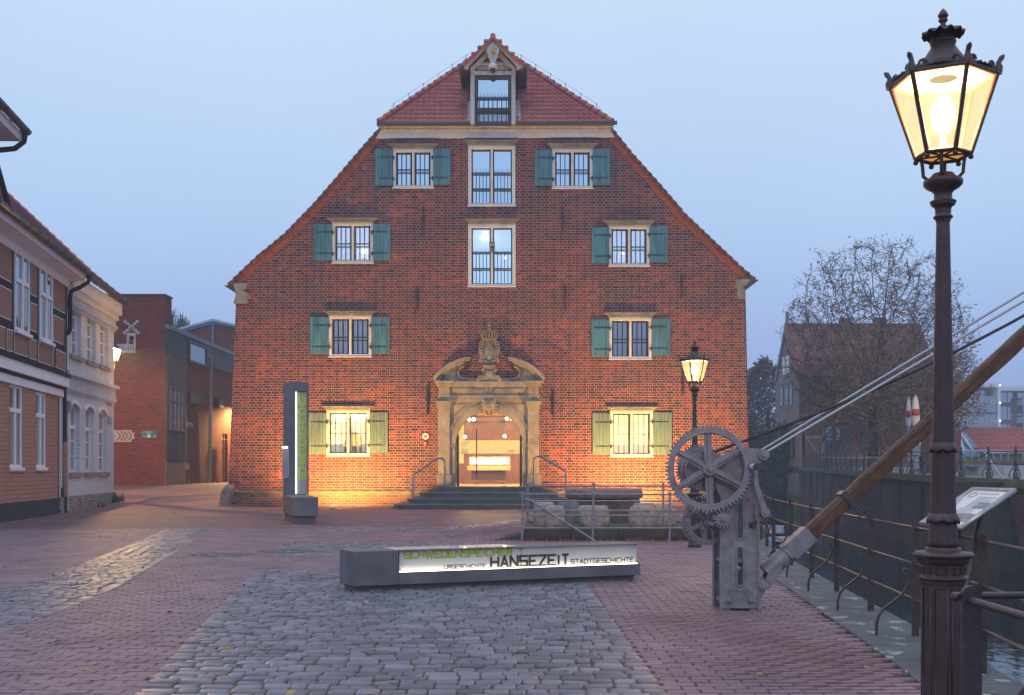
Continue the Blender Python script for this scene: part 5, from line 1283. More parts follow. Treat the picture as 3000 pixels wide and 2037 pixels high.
    for k in range(6):
        d = Vector((cos(va[k]), sin(va[k]), 0)); p = T[k]
        mb.tube([p+Vector((0,0,.0)), p+d*.010+Vector((0,0,.035)), p+d*.006+Vector((0,0,.06)), p+d*.024+Vector((0,0,.088)), p+d*.036+Vector((0,0,.10))], [.028,.022,.014,.016,.006], 7)
        for k2 in (1, -1):
            e = (T[(k+k2) % 6]-p).normalized()
            mb.tube([p+e*(.055+.026*(1-i/14)*cos(i*.75))+Vector((0,0,.036+.026*(1-i/14)*sin(i*.75))) for i in range(11)], .0085, 5); mb.tube([p+e*.02+Vector((0,0,.03)), p+e*.075+Vector((0,0,.022)), p+e*.10+Vector((0,0,.03))], .008, 5)
        m_ = (T[k]+T[(k+1) % 6])/2
        for o in (-.022, .022): e = (T[(k+1) % 6]-T[k]).normalized(); mb.ball(m_+e*o+Vector((0,0,.03)), .014, 6, 4)
    mb.build('crocket', M['lampiron'], fr_)
    mb = MB()
    ins = lambda p, f: Vector((x+(p.x-x)*f, y+(p.y-y)*f, p.z))
    for k in range(6): k2 = (k+1) % 6; mb.quad(ins(B[k],.96), ins(B[k2],.96), ins(T[k2],.97), ins(T[k],.97))
    mb.build('glass', M['lantern'], t_)
    mb = MB(); mb.prism([((p.x-x)*.93, (p.y-y)*.93) for p in B], lambda u, v, d: (x+u, y+v, zb+d), .004, .012); mb.build('lantern_floor', M['lfloor'], t_)
    mb = MB(); mb.lathe([(.255,zt+.012),(.262,zt+.006),(.262,zt+.0),(.08,zt+.012)], c, 24); mb.build('reflector', pm('white_reflector', (.8,.76,.66), .5, var=.03), t_)
    L = lambda v: Z(v*.3169)
    mb = MB()   # roof, chimney, wavy cap
    mb.lathe([(.275,zt+.02),(.20,zt+.05),(.137,zt+.085),(.130,zt+.10),(.113,zt+.13),(.088,zt+.165),(.072,zt+.19)], c, 32); mb.lathe([(.070,zt+.17),(.068,L(405)),(.073,L(400)),(.073,L(390)),(.068,L(385)),(.068,L(300))], c, 28)
    rf = mb.build('lantern_roof', M['lampiron'], t_)
    mb = MB(); mb.lathe([(.06,L(300)),(.116,L(330)),(.118,L(322)),(.085,L(292)),(.02,L(268))], c, 72, mod=lambda k, i: 1+.04*cos(k*pi/3)*(i in (1,2)))
    for i, v in enumerate(mb.v):
        rr = Vector((v[0]-x, v[1]-y)).length; mb.v[i] = (v[0], v[1], v[2]+.010*cos(12*atan2(v[1]-y, v[0]-x))*max(0, (rr-.05)/.065))
    mb.build('chimney_cap', M['lampiron'], rf)
    mb = MB(); k_ = .3169*s
    mb.lathe([(r*k_, L(v)) for v, r in ((275,12),(246,30),(235,28),(226,22),(212,26),(198,40),(188,42),(180,38),(176,26),(168,36),(150,47),(135,44),(110,30),(92,14),(80,2))], c, 16); mb.build('finial', M['lampiron'], rf)
    mb = MB(); mb.lathe([(.028,zb),(.028,zb+.05),(.018,zb+.07),(.018,zb+.13)], c, 10); sk = mb.build('lamp_holder', M['panel'], t_)
    mb = MB(); mb.lathe([(.075,zb+.13),(.10,zb+.20),(.115,zb+.30),(.105,zb+.385)], c, 20); mb.build('halo_shell', M['halo'], sk)
    mb = MB(); mb.ball((x,y,zb+.24), .068, 14, 10, (1,1,1.7)); mb.build('bulb', M['bulb'], sk)
    lamp('lamp_light', 'POINT', (x, y, zb+.24), energy, WARM, t_, shadow_soft_size=.16)
    return t_
LX, LY = 2.51, 6.36
l1 = build_lamp((LX, LY, 0), 'tall brown fluted street lamp in front, with its lit six-sided lantern against the sky', 900, radians(-25.87))
def place_lamp(src, loc, label, energy, rot):
    c = copy_tree(src); c.location = loc; c.rotation_euler.z = rot; c['label'] = label
    for ch in c.children:
        if ch.type == 'LIGHT': ch.data.energy = energy
    return c
l2 = place_lamp(l1, (3.78, 22.6, 0), 'lit street lamp standing between the gear wheels and the brick warehouse', 1100, radians(25.87))
l3 = place_lamp(l1, (21.9, 56, 1.45), 'distant lit street lamp on the far quay, mostly behind the front lamp post', 600, radians(10))

# ------------------------------------------------------------------ quay railing on the near bank
qr = thing('quay_railing', 'long brown iron railing with curved braces along the near quay edge', 'railing', (4, 12, 0))
PY = [6.6, 8.5, 10.45, 12.3, 14.26, 16.1, 18.2, 20.5, 22.7, 25.0, 27.3, 29.6, 32, 34.4]
PP = [(qx(y)-.06, y) for y in PY]
for i, (x, y) in enumerate(PP):
    a = PP[max(0, i-1)]; b_ = PP[min(len(PP)-1, i+1)]; d = Vector((b_[0]-a[0], b_[1]-a[1], 0)).normalized(); n_ = Vector((-d.y, d.x, 0))
    # the flat bar shows its broad side to the square
    P = Vector((x, y, 0)); hw, ht = .034, .010; e = Vector((.93, -.36, 0)); g = Vector((.36, .93, 0))
    mb = MB(); mb.hexa([P-e*hw-g*ht, P+e*hw-g*ht, P+e*hw+g*ht, P-e*hw+g*ht], [p+Vector((0,0,1.075)) for p in (P-e*hw-g*ht, P+e*hw-g*ht, P+e*hw+g*ht, P-e*hw+g*ht)])
    vs = []; nn = 8
    mb.prism([(hw*cos(pi*k/nn), hw*sin(pi*k/nn)) for k in range(nn+1)], lambda u, v, dd: tuple(P+e*u+g*dd+Vector((0,0,1.073+v))), -ht, ht)
    po2 = mb.build('post', M['post'], qr)
    mb = MB(); B0 = Vector((x-.36, y+.04, .0)); Tp = Vector((x-.06, y, .56))
    pts = [B0, B0+Vector((.0,0,.12)), B0+Vector((.02,0,.20)), B0+Vector((.07,0,.27)), B0+Vector((.16,-.01,.34)), B0+Vector((.24,-.02,.41)), B0+Vector((.28,-.03,.48)), Tp+Vector((.005,0,-.02)), Tp+Vector((-.002,0,.05)), Tp+Vector((-.02,0,.09)), Tp+Vector((-.05,0,.095)), Tp+Vector((-.06,0,.07))]
    mb.tube(pts, [.015]*7+[.013]*5, 7); mb.build('brace', M['post'], qr)
for h in (1.05, .70, .36):
    mb = MB(); pts = []
    for (x, y) in [(3.36, 4.9)]+PP: pts.append((x, y, h+.004*sin(y*3)))
    mb.tube(pts, .0145, 10); mb.build('rail', M['rail'], qr)
# corner railing next to the lamp
nr = thing('corner_railing', 'heavy brown iron railing corner beside the front lamp post, rails running off to the right', 'railing', (2.03, 4.84, 0))
NP = Vector((2.035, 4.84, 0)); mb = MB(); e = Vector((1, 0, 0)); 
mb.box(NP.x-.043, NP.x+.043, NP.y-.012, NP.y+.012, -.05, 1.06)
mb.prism([(.043*cos(pi*k/10), .03*sin(pi*k/10)) for k in range(11)], lambda u, v, d: (NP.x+u, NP.y+d, 1.058+v), -.012, .012)
mb.build('post', M['post'], nr, bevel=.004, seg=1)
for z in (1.035, .555):
    mb = MB(); mb.tube([(NP.x-.06, NP.y+.03, z+.005),(NP.x+1.3, NP.y+.12, z+.005)], .0165, 12); mb.ball((NP.x-.06, NP.y+.03, z), .022, 8, 6); mb.build('rail', M['post'], nr)
    mb = MB(); mb.tube([(NP.x-.01, NP.y-.03, z-.01),(NP.x+.03, 3.2, z-.03)], .0175, 12); mb.build('rail', M['post'], nr)
mb = MB(); mb.box(NP.x-.06, NP.x-.02, NP.y-.10, NP.y-.02, .40, .45); mb.build('bracket', M['post'], nr)
# ------------------------------------------------------------------ information board
ib = thing('information_board', 'sloping white information board in a steel tube frame behind the front lamp post', 'sign', (3.6, 8.7, 0))
A_, B_, C_, D_ = Vector((3.93,9.3,1.435)), Vector((3.96,8.62,1.437)), Vector((3.40,8.25,1.165)), Vector((3.36,8.95,1.165))
mb = MB(); mb.tube([A_, B_, C_, D_], .024, 12, closed=True); fm = mb.build('tube_frame', pm('galvanised_tube', (.30,.30,.32), .38, .5, var=.25, vs=14), ib)
up = (B_-A_).cross(C_-B_).normalized(); up = -up if up.z < 0 else up
bl_ = lambda a, b_, h=0: A_+(B_-A_)*a+(D_-A_)*b_+up*h
mb = MB(); mb.hexa([bl_(0,0,-.012),bl_(1,0,-.012),bl_(1,1,-.012),bl_(0,1,-.012)], [bl_(0,0),bl_(1,0),bl_(1,1),bl_(0,1)]); bd = mb.build('board', M['panel'], ib)
class FB:   # text plane of the board
    def pt(s, u, z, n=0): return tuple(bl_(u, 1-z, n))
text_mb('Der historische Stader Hafen', FB(), .33, .80, .865, .905, .003).build('lettering', M['ink'], bd)
mb = MB(); gr = pm('board_print_grey', (.32,.33,.35), .6, var=.2, vs=20)
for i in range(22):
    a0, a1 = (.42, .90) if i < 9 else ((.36, .86) if i % 2 else (.36, .8)); b0 = .20+i*.035
    mb.quad(bl_(a0,b0,.002), bl_(a1-.05*((i*7) % 3),b0,.002), bl_(a1-.05*((i*7) % 3),b0+.012,.002), bl_(a0,b0+.012,.002))
mb.build('printed_text', gr, bd)
mb = MB()
for a0, a1, b0, b1 in ((.62,.92,.36,.50),(.50,.93,.66,.86)): mb.quad(bl_(a0,b0,.004), bl_(a1,b0,.004), bl_(a1,b1,.004), bl_(a0,b1,.004))
mb.build('printed_picture', pm('board_picture', (.10,.10,.115), .6, var=.6, vs=25, col2=(.35,.35,.37)), bd)
mb = MB(); c0 = bl_(.2,.16,.003)
mb.tube([bl_(.2+.08*cos(k*pi/8), .16+.07*sin(k*pi/8), .003) for k in range(16)], .003, 4, closed=True); mb.tube([bl_(.08+.2*i/8, .3+.5*i/8+.03*sin(i*2), .002) for i in range(9)], .006, 4); mb.build('printed_emblem', gr, bd)
m_ = (B_+C_)/2+Vector((.04,.2,-.02)); mb = MB(); mb.rod(m_, (3.32, 8.35, .02), .021, 10); mb.rod((A_+D_)/2+Vector((.1,-.1,-.02)), (3.42, 9.1, .02), .021, 10); mb.build('leg', M['rail'], ib)
# mooring posts in the water
for dx, lab in ((0, 'left wooden mooring post with pale cap in the dark water'), (1.1, 'right wooden mooring post with pale cap in the dark water')):
    p = W(*zp('F', 278+dx*82, 560), 31+dx*.5); mp = thing('mooring_post', lab, 'post', (p.x, p.y, WZ), 'mooring posts')
    mb = MB(); mb.lathe([(.17,-3.4),(.17,p.z-.12)], (p.x,p.y,0), 12); mb.build('trunk', M['soil'], mp); mb = MB(); mb.lathe([(.20,p.z-.13),(.20,p.z+.08)], (p.x,p.y,0), 12); mb.build('cap', M['lead'], mp)
p = W(*zp('F', 250, 670), 31); mb = MB(); mb.box(p.x-.5, p.x+.6, 30.6, 31, p.z-.06, p.z+.06); tag(mb.build('pontoon_beam', M['lead']), 'pale pontoon beam between the mooring posts', 'beam')
# ------------------------------------------------------------------ left street: half-timbered house
vA = Vector((-.156, 1)).normalized(); A0 = Vector((-16.75, 40.6))
FA = Fr(A0, vA, (vA.y, -vA.x))       # u runs away from the viewer, corner at u = 0
dA = (vA.x, vA.y, 0)
M['tanbrick'] = brick('painted_tan_brick', [(.44,.215,.135),(.47,.235,.15),(.41,.20,.13)], (.26,.13,.09), bw=.5, rh=.14, ms=.010, dirv=dA, wob=.02, big=.12, dirt=.1, bumpd=.02)
M['darkbase'] = brick('dark_painted_base', [(.045,.04,.045),(.055,.05,.052)], (.03,.028,.03), bw=.4, rh=.14, ms=.01, dirv=dA, big=.2)
M['infill'] = brick('brown_brick_infill', [(.31,.155,.10),(.37,.19,.12),(.34,.17,.105)], (.24,.13,.09), bw=.25, rh=.08, ms=.01, dirv=dA, wob=.02, big=.15)
M['beam'] = pm('dark_brown_beam', (.030,.021,.021), .8, var=.25, vs=5, spec=.1)
M['white'] = pm('white_paint', (.80,.79,.80), .5, var=.06, vs=2)
M['winglass'] = glassy('house_window_glass', .45, (.9,.95,1), base=(.12,.09,.075), trans=.0)
hA = thing('half_timbered_house', 'half-timbered house with tan brick ground floor and white eaves at the left edge', 'house', (A0.x, A0.y, 0))
def ap(k, x, y): return FA.uz(*zp(k, x, y))
uN = -14.0
W1, W2 = ap('Q',88,1005), ap('Q',207,262); W3, W4 = ap('Q',328,1005), ap('Q',420,325)
low = [rect(W1[0], W2[0], W1[1], W2[1]), rect(W3[0], W4[0], W3[1], W4[1])]
mb = MB(); FA.wall(mb, rect(uN, 0, .55, 4.4), low, .14); mb.quad(FA.pt(0,0),FA.pt(0,0,-8)[:2]+(0,),FA.pt(0,9,-8),FA.pt(0,9)); mb.build('wall', M['tanbrick'], hA)
mb = MB(); FA.fbox(mb, uN, .0, -.3, .58, -.2, .04); mb.build('base', M['darkbase'], hA)
def casement(par, fr, u0, u1, z0, z1, n, split=.30, cols=2, sill=True, fw=.09):
    mb = MB(); fr.fbox(mb, u0, u0+fw, z0, z1, n-.06, n); fr.fbox(mb, u1-fw, u1, z0, z1, n-.06, n); fr.fbox(mb, u0+fw, u1-fw, z1-fw, z1, n-.06, n); fr.fbox(mb, u0+fw, u1-fw, z0, z0+fw*1.6, n-.06, n)
    um = (u0+u1)/2; zt_ = z1-(z1-z0)*split; fr.fbox(mb, um-.06, um+.06, z0+fw, z1-fw, n-.06, n+.012); fr.fbox(mb, u0+fw, u1-fw, zt_-.07, zt_+.07, n-.06, n+.016)
    if sill: fr.fbox(mb, u0-.03, u1+.03, z0-.05, z0+.06, n-.04, n+.09)
    w_ = mb.build('window', M['white'], par, bevel=.006, seg=1)
    mb = MB(); mb.quad(fr.pt(u0+.02,z0+.02,n-.04), fr.pt(u1-.02,z0+.02,n-.04), fr.pt(u1-.02,z1-.02,n-.04), fr.pt(u0+.02,z1-.02,n-.04)); mb.build('pane', M['winglass'], w_)
    mb = MB()
    for k in range(2):
        uc = u0+(u1-u0)*(.27+.46*k); fr.fbox(mb, uc-.05, uc+.05, z0+fw*1.6, zt_-.07, n-.045, n-.038)
    mb.build('curtain', pm('curtain_strip', (.45,.33,.26), .8, var=.15), w_)
    return w_
casement(hA, FA, W1[0], W2[0], W1[1], W2[1], -.03); casement(hA, FA, W3[0], W4[0], W3[1], W4[1], -.03)
for a, b_ in ((W1, W2), (W3, W4)):
    mb = MB(); FA.fbox(mb, a[0]-.05, b_[0]+.05, a[1]-.10, a[1]-.04, 0, .06); mb.build('sill', M['tanbrick'], hA)
mb = MB(); FA.fbox(mb, uN, .02, 4.31, 4.60, 0, .10); FA.fbox(mb, uN, .15, 4.68, 5.06, .05, .24); b1 = mb.build('white_band', M['white'], hA, bevel=.01, seg=1)
mb = MB(); FA.fbox(mb, uN, .10, 4.58, 4.70, .0, .15); FA.fbox(mb, uN, .2, 5.04, 5.16, .0, .30); mb.build('dark_moulding', M['beam'], hA)
# upper storey
n2 = .20; FU = Fr(A0+Vector((FA.N.x, FA.N.y))*n2, vA, (vA.y, -vA.x))
def up_(k, x, y): return FU.uz(*zp(k, x, y))
U1, U2, U3, U4 = up_('P',118,1256), up_('P',242,636), up_('P',331,1335), up_('P',440,770)
mb = MB(); FU.wall(mb, rect(uN, 0, 5.0, 8.75), [rect(U1[0], U2[0], U1[1], U2[1]), rect(U3[0], U4[0], U3[1], U4[1])], .1); FU.fbox(mb, -.05, .0, 5.0, 8.75, -6, -.01); mb.build('timber_frame', M['beam'], hA)
pans = []
posts = [uN+.3, up_('P',0,0)[0]]
xs = [(U1[0]-3.4, U1[0]-.26, False), (U2[0]+.26, U3[0]-.24, True), (U4[0]+.24, -.32, True)]
z_hi = 8.50; zr1, zr2 = 7.24, 6.06; 
for u0, u1, m3 in xs:
    for z0, z1 in ((zr1+.14, z_hi-.05), (zr2+.14, zr1-.10)):
        pans.append([(u0,z0),(u1,z0),(u1,z1),(u0,z1)])
lows = [(U1[0]-3.4, U1[0]-.9), (U1[0]-.72, U1[0]-.12), (U1[0]+.05, U2[0]-.05), (U2[0]+.12, U3[0]-.25), (U3[0]-.05, U4[0]-.02), (U4[0]+.14, U4[0]+.38), (U4[0]+.5, -.2)]
for u0, u1 in lows: pans.append([(u0, 5.26), (u1, 5.26), (u1, zr2-.12), (u0, zr2-.12)])
e1, e2 = MB(), MB()
for q in pans:
    c = (sum(p[0] for p in q)/4, sum(p[1] for p in q)/4)
    jq = [(p[0]+.02*sin(p[1]*9), p[1]+.015*sin(p[0]*7)) for p in q]
    e1.prism(jq, lambda u, z, d: FU.pt(u, z, d), 0, .012)
    e2.prism([(p[0]+(.022 if p[0] < c[0] else -.022), p[1]+(.03 if p[1] < c[1] else -.03)) for p in jq], lambda u, z, d: FU.pt(u, z, d), .012, .022)
e1.build('infill_edging', M['white'], hA); e2.build('brick_infill', M['infill'], hA)
mb = MB(); q = [(U4[0]+.36, zr2-.1), (U4[0]+.50, zr2-.1), (U4[0]+.42, 5.2), (U4[0]+.28, 5.2)]; mb.prism(q, lambda u, z, d: FU.pt(u, z, d), 0, .03); q = [(-.40,zr1-.1),(-.28,zr1-.1),(-.5,zr2),(-.62,zr2)]; mb.prism(q, lambda u, z, d: FU.pt(u, z, d), 0, .035); mb.build('brace', M['beam'], hA)
casement(hA, FU, U1[0], U2[0], U1[1], U2[1], .05, .36); casement(hA, FU, U3[0], U4[0], U3[1], U4[1], .05, .36)
# eaves: soffit, fascia, gutter, roof
mb = MB(); P = [(.0,8.40),(.06,8.40),(.12,8.62),(.62,8.72),(.66,8.90),(.0,8.95)]
mb.prism(P, lambda n, z, d: FU.pt(d, z, n), uN, .12); mb.build('eaves_board', M['white'], hA)
def gutter(fr, u0, u1, z, n, r, par, mat='zinc'):
    mb = MB(); k = 9; vs = []
    for u in (u0, u1):
        for i in range(k): a = pi+pi*i/(k-1); p = fr.pt(u, z+r*sin(a), n+r*cos(a)); vs.append(p)
    mb.add(vs, [(i, i+1, k+i+1, k+i) for i in range(k-1)]+[tuple(range(k)), tuple(range(k, 2*k))], True)
    nj = int((u1-u0)/1.0)
    for j in range(nj): mb.tube([fr.pt(u1-.3-j*1.0, z+r*1.04*sin(pi+pi*i/8), n+r*1.04*cos(pi+pi*i/8)) for i in range(9)], .012, 4)
    return mb.build('gutter', M[mat], par)
gutter(FU, uN, .22, 8.98, .78, .13, hA)
pt = [FU.pt(.05,8.88,.78), FU.pt(.05,8.62,.74), FU.pt(.03,8.42,.45), FU.pt(.02,8.28,.16), FU.pt(.02,8.1,.10), FU.pt(.02,6.9,.10), FU.pt(.02,6.72,.06), FA.pt(.02,6.6,.10), FA.pt(.02,2.65,.12)]
mb = MB(); mb.tube(pt, [.075]*5+[.085]*2+[.07]*2, 10); mb.build('downpipe', M['beam'], hA)
mb = MB(); mb.tube([FA.pt(.02,2.65,.12), FA.pt(.02,.6,.12)], .085, 10); mb.build('downpipe', M['tanbrick'], hA)
mb = MB(); mb.tube([FA.pt(.02,.62,.12), FA.pt(.02,-.05,.12)], .085, 10); FA.fbox(mb, -.25, -.1, .62, .95, .05, .12); mb.build('pipe_foot', M['darkbase'], hA)
mb = MB(); E0, E1 = FU.pt(uN, 9.02, .74), FU.pt(.25, 9.02, .74); R0, R1 = FU.pt(uN, 14.2, -4.7), FU.pt(.25, 14.2, -4.7)
pantiles(mb, E0, E1, R0, R1, 22, pitch=.24, amp=.03, lift=.05); rfA = mb.build('roof', M['tiledark'], hA)
mb = MB()
for i in range(22):
    a = Vector(E1).lerp(Vector(R1), i/22); b_ = Vector(E1).lerp(Vector(R1), (i+1.08)/22); mb.tube([a+Vector((0,0,.10)), b_+Vector((0,0,.05))], .07, 6)
mb.build('verge_tiles', M['tile'], rfA)
mb = MB(); mb.quad(FU.pt(.1,8.75,.6), FU.pt(.1,14.1,-4.7), FU.pt(.1,8.75,-8)); mb.build('gable_end', M['infill'], hA)
# tall wall dormer at the picture edge
e = FU.uz(*zp(3, 0, 0)); ue = -8.35
mb = MB(); FU.fbox(mb, uN-3, ue-.75, 8.9, 11.9, -4, -.02); dmA = mb.build('dormer', M['tanbrick'], hA)
mb = MB(); P = [(.0,11.35),(.66,11.38),(.72,11.62),(.0,11.66)]; mb.prism(P, lambda n, z, d: FU.pt(d, z, n), uN-3, ue); mb.build('eaves_board', M['white'], dmA)
gutter(FU, uN-3, ue+.12, 11.72, .82, .13, dmA)
mb = MB(); mb.tube([FU.pt(ue-.1,11.62,.82), FU.pt(ue-.1,11.35,.78), FU.pt(ue-.2,11.1,.55), FU.pt(ue-.5,10.95,.2), FU.pt(ue-.62,10.85,.08), FU.pt(ue-.62,9.1,.55)], .08, 9); mb.build('downpipe', M['beam'], dmA)
mb = MB(); pantiles(mb, FU.pt(uN-3,11.75,.78), FU.pt(ue+.1,11.75,.78), FU.pt(uN-3,15,-2.5), FU.pt(ue+.1,15,-2.5), 12); mb.build('dormer_roof', M['tiledark'], dmA)

# ------------------------------------------------------------------ white painted brick house
vB = Vector((-.125, 1)).normalized(); B0 = Vector((-16.72, 40.75)); FBh = Fr(B0, vB, (vB.y, -vB.x)); dB = (vB.x, vB.y, 0)
M['whitebrick'] = brick('white_painted_brick', [(.64,.63,.645),(.70,.69,.70),(.59,.58,.59)], (.53,.52,.53), bw=.25, rh=.083, ms=.008, dirv=dB, wob=.02, big=.18, dirt=.12, bumpd=.02)
M['rubble'] = brick('rough_stone_base', [(.20,.18,.15),(.32,.29,.25),(.24,.13,.10),(.15,.13,.11)], (.30,.28,.25), bw=.3, rh=.12, ms=.02, dirv=dB, wob=.05, big=.4)
hB = thing('white_brick_house', 'white painted brick house with arched windows and a dentil cornice', 'house', (B0.x, B0.y, 0))
uE = 7.85
def bp_(k, x, y): return FBh.uz(*zp(k, x, y))
def archrect(u0, u1, z0, z1, rise=.22, n=8):
    um = (u0+u1)/2; h = (u1-u0)/2; R = (h*h+rise*rise)/(2*rise); a = math.asin(h/R)
    return [(u0,z0),(u1,z0)]+[(um+R*sin(a-2*a*i/n), z1-R+R*cos(a-2*a*i/n)) for i in range(n+1)]
ZM['z'] = (0, 850, .4753)
WB = []
for x0, x1, y0, y1 in ((432,500,40,400),(530,590,90,440),(612,668,142,478),(425,492,688,1122),(522,580,716,1125),(606,660,741,1128)):
    a = bp_('z', x0, y1); b_ = bp_('z', x1, y0); WB.append((a[0], b_[0], bp_('z', (x0+x1)/2, y1)[1], bp_('z', (x0+x1)/2, y0+4)[1]))
up3 = [sum(w_[i] for w_ in WB[:3])/3 for i in (2, 3)]; lo3 = [sum(w_[i] for w_ in WB[3:])/3 for i in (2, 3)]
WB = [(w_[0], w_[1], *(up3 if i < 3 else lo3)) for i, w_ in enumerate(WB)]
mb = MB(); FBh.wall(mb, rect(-.6, uE, .5, 9.0), [archrect(*w_) for w_ in WB], .30)
mb.quad(FBh.pt(uE,0), FBh.pt(uE,0,-8), FBh.pt(uE,9,-8), FBh.pt(uE,9)); mb.build('wall', M['whitebrick'], hB)
mb = MB(); FBh.fbox(mb, -.6, uE+.06, -.3, .62, -.2, .07); mb.build('base', M['rubble'], hB, bevel=.03)
for i, w_ in enumerate(WB):
    u0, u1, z0, z1 = w_; o = archrect(u0-.10, u1+.10, z0, z1+.14, .26); h = archrect(u0, u1, z0-.001, z1)
    k = o[2:]; k2 = h[2:]
    mb = MB(); mb.prism(k+list(reversed(k2)), lambda u, z, d: FBh.pt(u, z, d), -.05, .05)
    mb.build('window_arch', M['white'], hB)
    mb = MB(); fw = .06; n = -.17; zt_ = z1-.55 if i > 2 else z1-.45
    FBh.fbox(mb, u0, u0+fw, z0, z1-.15, n-.05, n); FBh.fbox(mb, u1-fw, u1, z0, z1-.15, n-.05, n); FBh.fbox(mb, u0+fw, u1-fw, z0, z0+.13, n-.05, n)
    um = (u0+u1)/2
    if i > 2: FBh.fbox(mb, u0+fw, u1-fw, z1-.98, z1-.84, n-.05, n+.03)
    FBh.fbox(mb, um-.05, um+.05, z0+.1, z1-.02, n-.05, n+.01)
    for f in (.24, .46, .68): z = z0+(z1-z0)*f; FBh.fbox(mb, u0+fw, u1-fw, z-.02, z+.02, n-.05, n)
    q = archrect(u0, u1, z1-.3, z1); q2 = archrect(u0+fw, u1-fw, z1-.3, z1-.07, .18)
    mb.prism([q[1]]+q[2:]+[q[0], q2[0]]+list(reversed(q2[2:]))+[q2[1]], lambda u, z, d: FBh.pt(u, z, d), n-.05, n)
    w2 = mb.build('window', M['white'], hB)
    mb = MB(); mb.prism(archrect(u0, u1, z0, z1), lambda u, z, d: FBh.pt(u, z, d), n-.04, n-.035); mb.build('pane', glassy('white_house_glass', .4, (.9,.95,1), base=(.22,.22,.24)) if i == 0 else bpy.data.materials['white_house_glass'], w2)
    mb = MB(); FBh.fbox(mb, u0-.12, u1+.12, z0-.17, z0, -.28, .10); mb.build('sill', M['stone'], w2)
zc1, zc2 = bp_('z', 540, 560)[1], bp_('z', 540, 660)[1]
mb = MB(); FBh.fbox(mb, -.05, uE+.12, zc1-.02, zc1+.12, 0, .22); nd = 44
for j in range(nd):
    u = .0+uE*j/nd; FBh.fbox(mb, u, u+.10, zc1-.42, zc1-.02, 0, .10); FBh.fbox(mb, u+.0, u+.10, zc1-.58, zc1-.46, 0, .14); FBh.fbox(mb, u+.09, u+.18, zc1-.66, zc1-.56, 0, .08)
FBh.fbox(mb, 0, uE+.05, zc1-.46, zc1-.42, 0, .09); mb.build('frieze', M['whitebrick'], hB)
mb = MB(); nd = 30
for j in range(nd):
    u = .0+uE*j/nd; FBh.fbox(mb, u, u+.13, 7.95, 8.25, 0, .12); FBh.fbox(mb, u, u+.13, 7.85, 7.97, 0, .20); FBh.fbox(mb, u+.02, u+.11, 7.72, 7.86, 0, .13)
FBh.fbox(mb, -.1, uE+.06, 8.24, 8.50, 0, .20); FBh.fbox(mb, -.1, uE+.10, 8.48, 8.98, 0, .34); mb.build('dentil_cornice', M['whitebrick'], hB)
gutter(FBh, -.3, uE+.15, 9.10, .50, .12, hB)
mb = MB(); E0, E1 = FBh.pt(-.4, 9.12, .48), FBh.pt(uE+.2, 9.12, .48); R0, R1 = FBh.pt(-.4, 13, -4.2), FBh.pt(uE+.2, 13, -4.2)
pantiles(mb, E0, E1, R0, R1, 18); rfB = mb.build('roof', M['tiledark'], hB)
mb = MB()
for i in range(18):
    a = Vector(E1).lerp(Vector(R1), i/18); b_ = Vector(E1).lerp(Vector(R1), (i+1.08)/18); mb.tube([a+Vector((0,0,.09)), b_+Vector((0,0,.04))], .06, 6)
mb.build('verge_tiles', M['tiledark'], rfB)
a = bp_('Q', 602, 437); bx = MB(); FBh.fbox(bx, a[0]-.14, a[0]+.14, a[1]-.2, a[1]+.2, 0, .16); jbx = bx.build('cable_box', pm('grey_plastic_box', (.25,.22,.25), .5), hB)
mb = MB(); mb.tube([FBh.pt(a[0]-.02, a[1]-.2, .05), FBh.pt(a[0]-.10, .1, .09)], .03, 6); mb.build('cable_pipe', pm('pale_pipe', (.55,.5,.48), .5), jbx)
for x0, x1, y0, y1, tx in ((658,684,672,710,'Am Wasser West'),(663,684,783,824,'')):
    a = bp_('z', x0, y1); b_ = bp_('z', x1, y0); t2 = thing('street_sign', 'small blue plate on the white house corner, '+('the upper one with a street name' if tx else 'the lower square one'), 'sign', FBh.pt(a[0], a[1], .03))
    mb = MB(); FBh.fbox(mb, a[0], b_[0], a[1], b_[1], .01, .04); pq_ = mb.build('plate', pm('violet_blue_plate', (.12,.13,.32), .4, var=.1), t2)
    mb = MB()
    for i in range(3 if not tx else 2): z = a[1]+(b_[1]-a[1])*(i+.7)/(3.4 if not tx else 2.6); FBh.fbox(mb, a[0]+.1, b_[0]-.1, z-.02, z+.03, .04, .043)
    mb.build('faint_lettering', M['lead'], t2)
# wall lantern on the corner
wl = thing('wall_lantern', 'glowing wall lantern on the corner of the white house', 'lantern', FBh.pt(uE, 6.8, .5))
c = Vector(FBh.pt(uE+.55, 0, -.10)); zr = lambda y: W(0, 850+y*.38652, 48.4).z
mb = MB(); T4, B4 = [], []
for k in range(4): a = pi/4+k*pi/2; T4.append(c+Vector((.30*cos(a), .30*sin(a), zr(432)))); B4.append(c+Vector((.17*cos(a), .17*sin(a), zr(528))))
for k in range(4): mb.rod(T4[k], B4[k], .02, 5); mb.rod(T4[k], T4[(k+1) % 4], .02, 5); mb.rod(B4[k], B4[(k+1) % 4], .02, 5)
mb.lathe([(.34,zr(432)),(.16,zr(405)),(.07,zr(398)),(.07,zr(385)),(.12,zr(383)),(.02,zr(370)),(.03,zr(364)),(.0,zr(352))], c, 12)
mb.tube([c+Vector((0,0,zr(528))), c+Vector((0,0,zr(560))), Vector(FBh.pt(uE+.3, zr(620), -.10)), Vector(FBh.pt(uE, zr(650), -.10))], .03, 6); FBh.fbox(mb, uE, uE+.04, zr(690), zr(610), -.2, .0)
mb.build('lantern_frame', M['iron'], wl)
mb = MB()
for k in range(4): mb.quad(*[c+Vector(((p-c).x*.93, (p-c).y*.93, p.z)) for p in (B4[k], B4[(k+1) % 4], T4[(k+1) % 4], T4[k])])
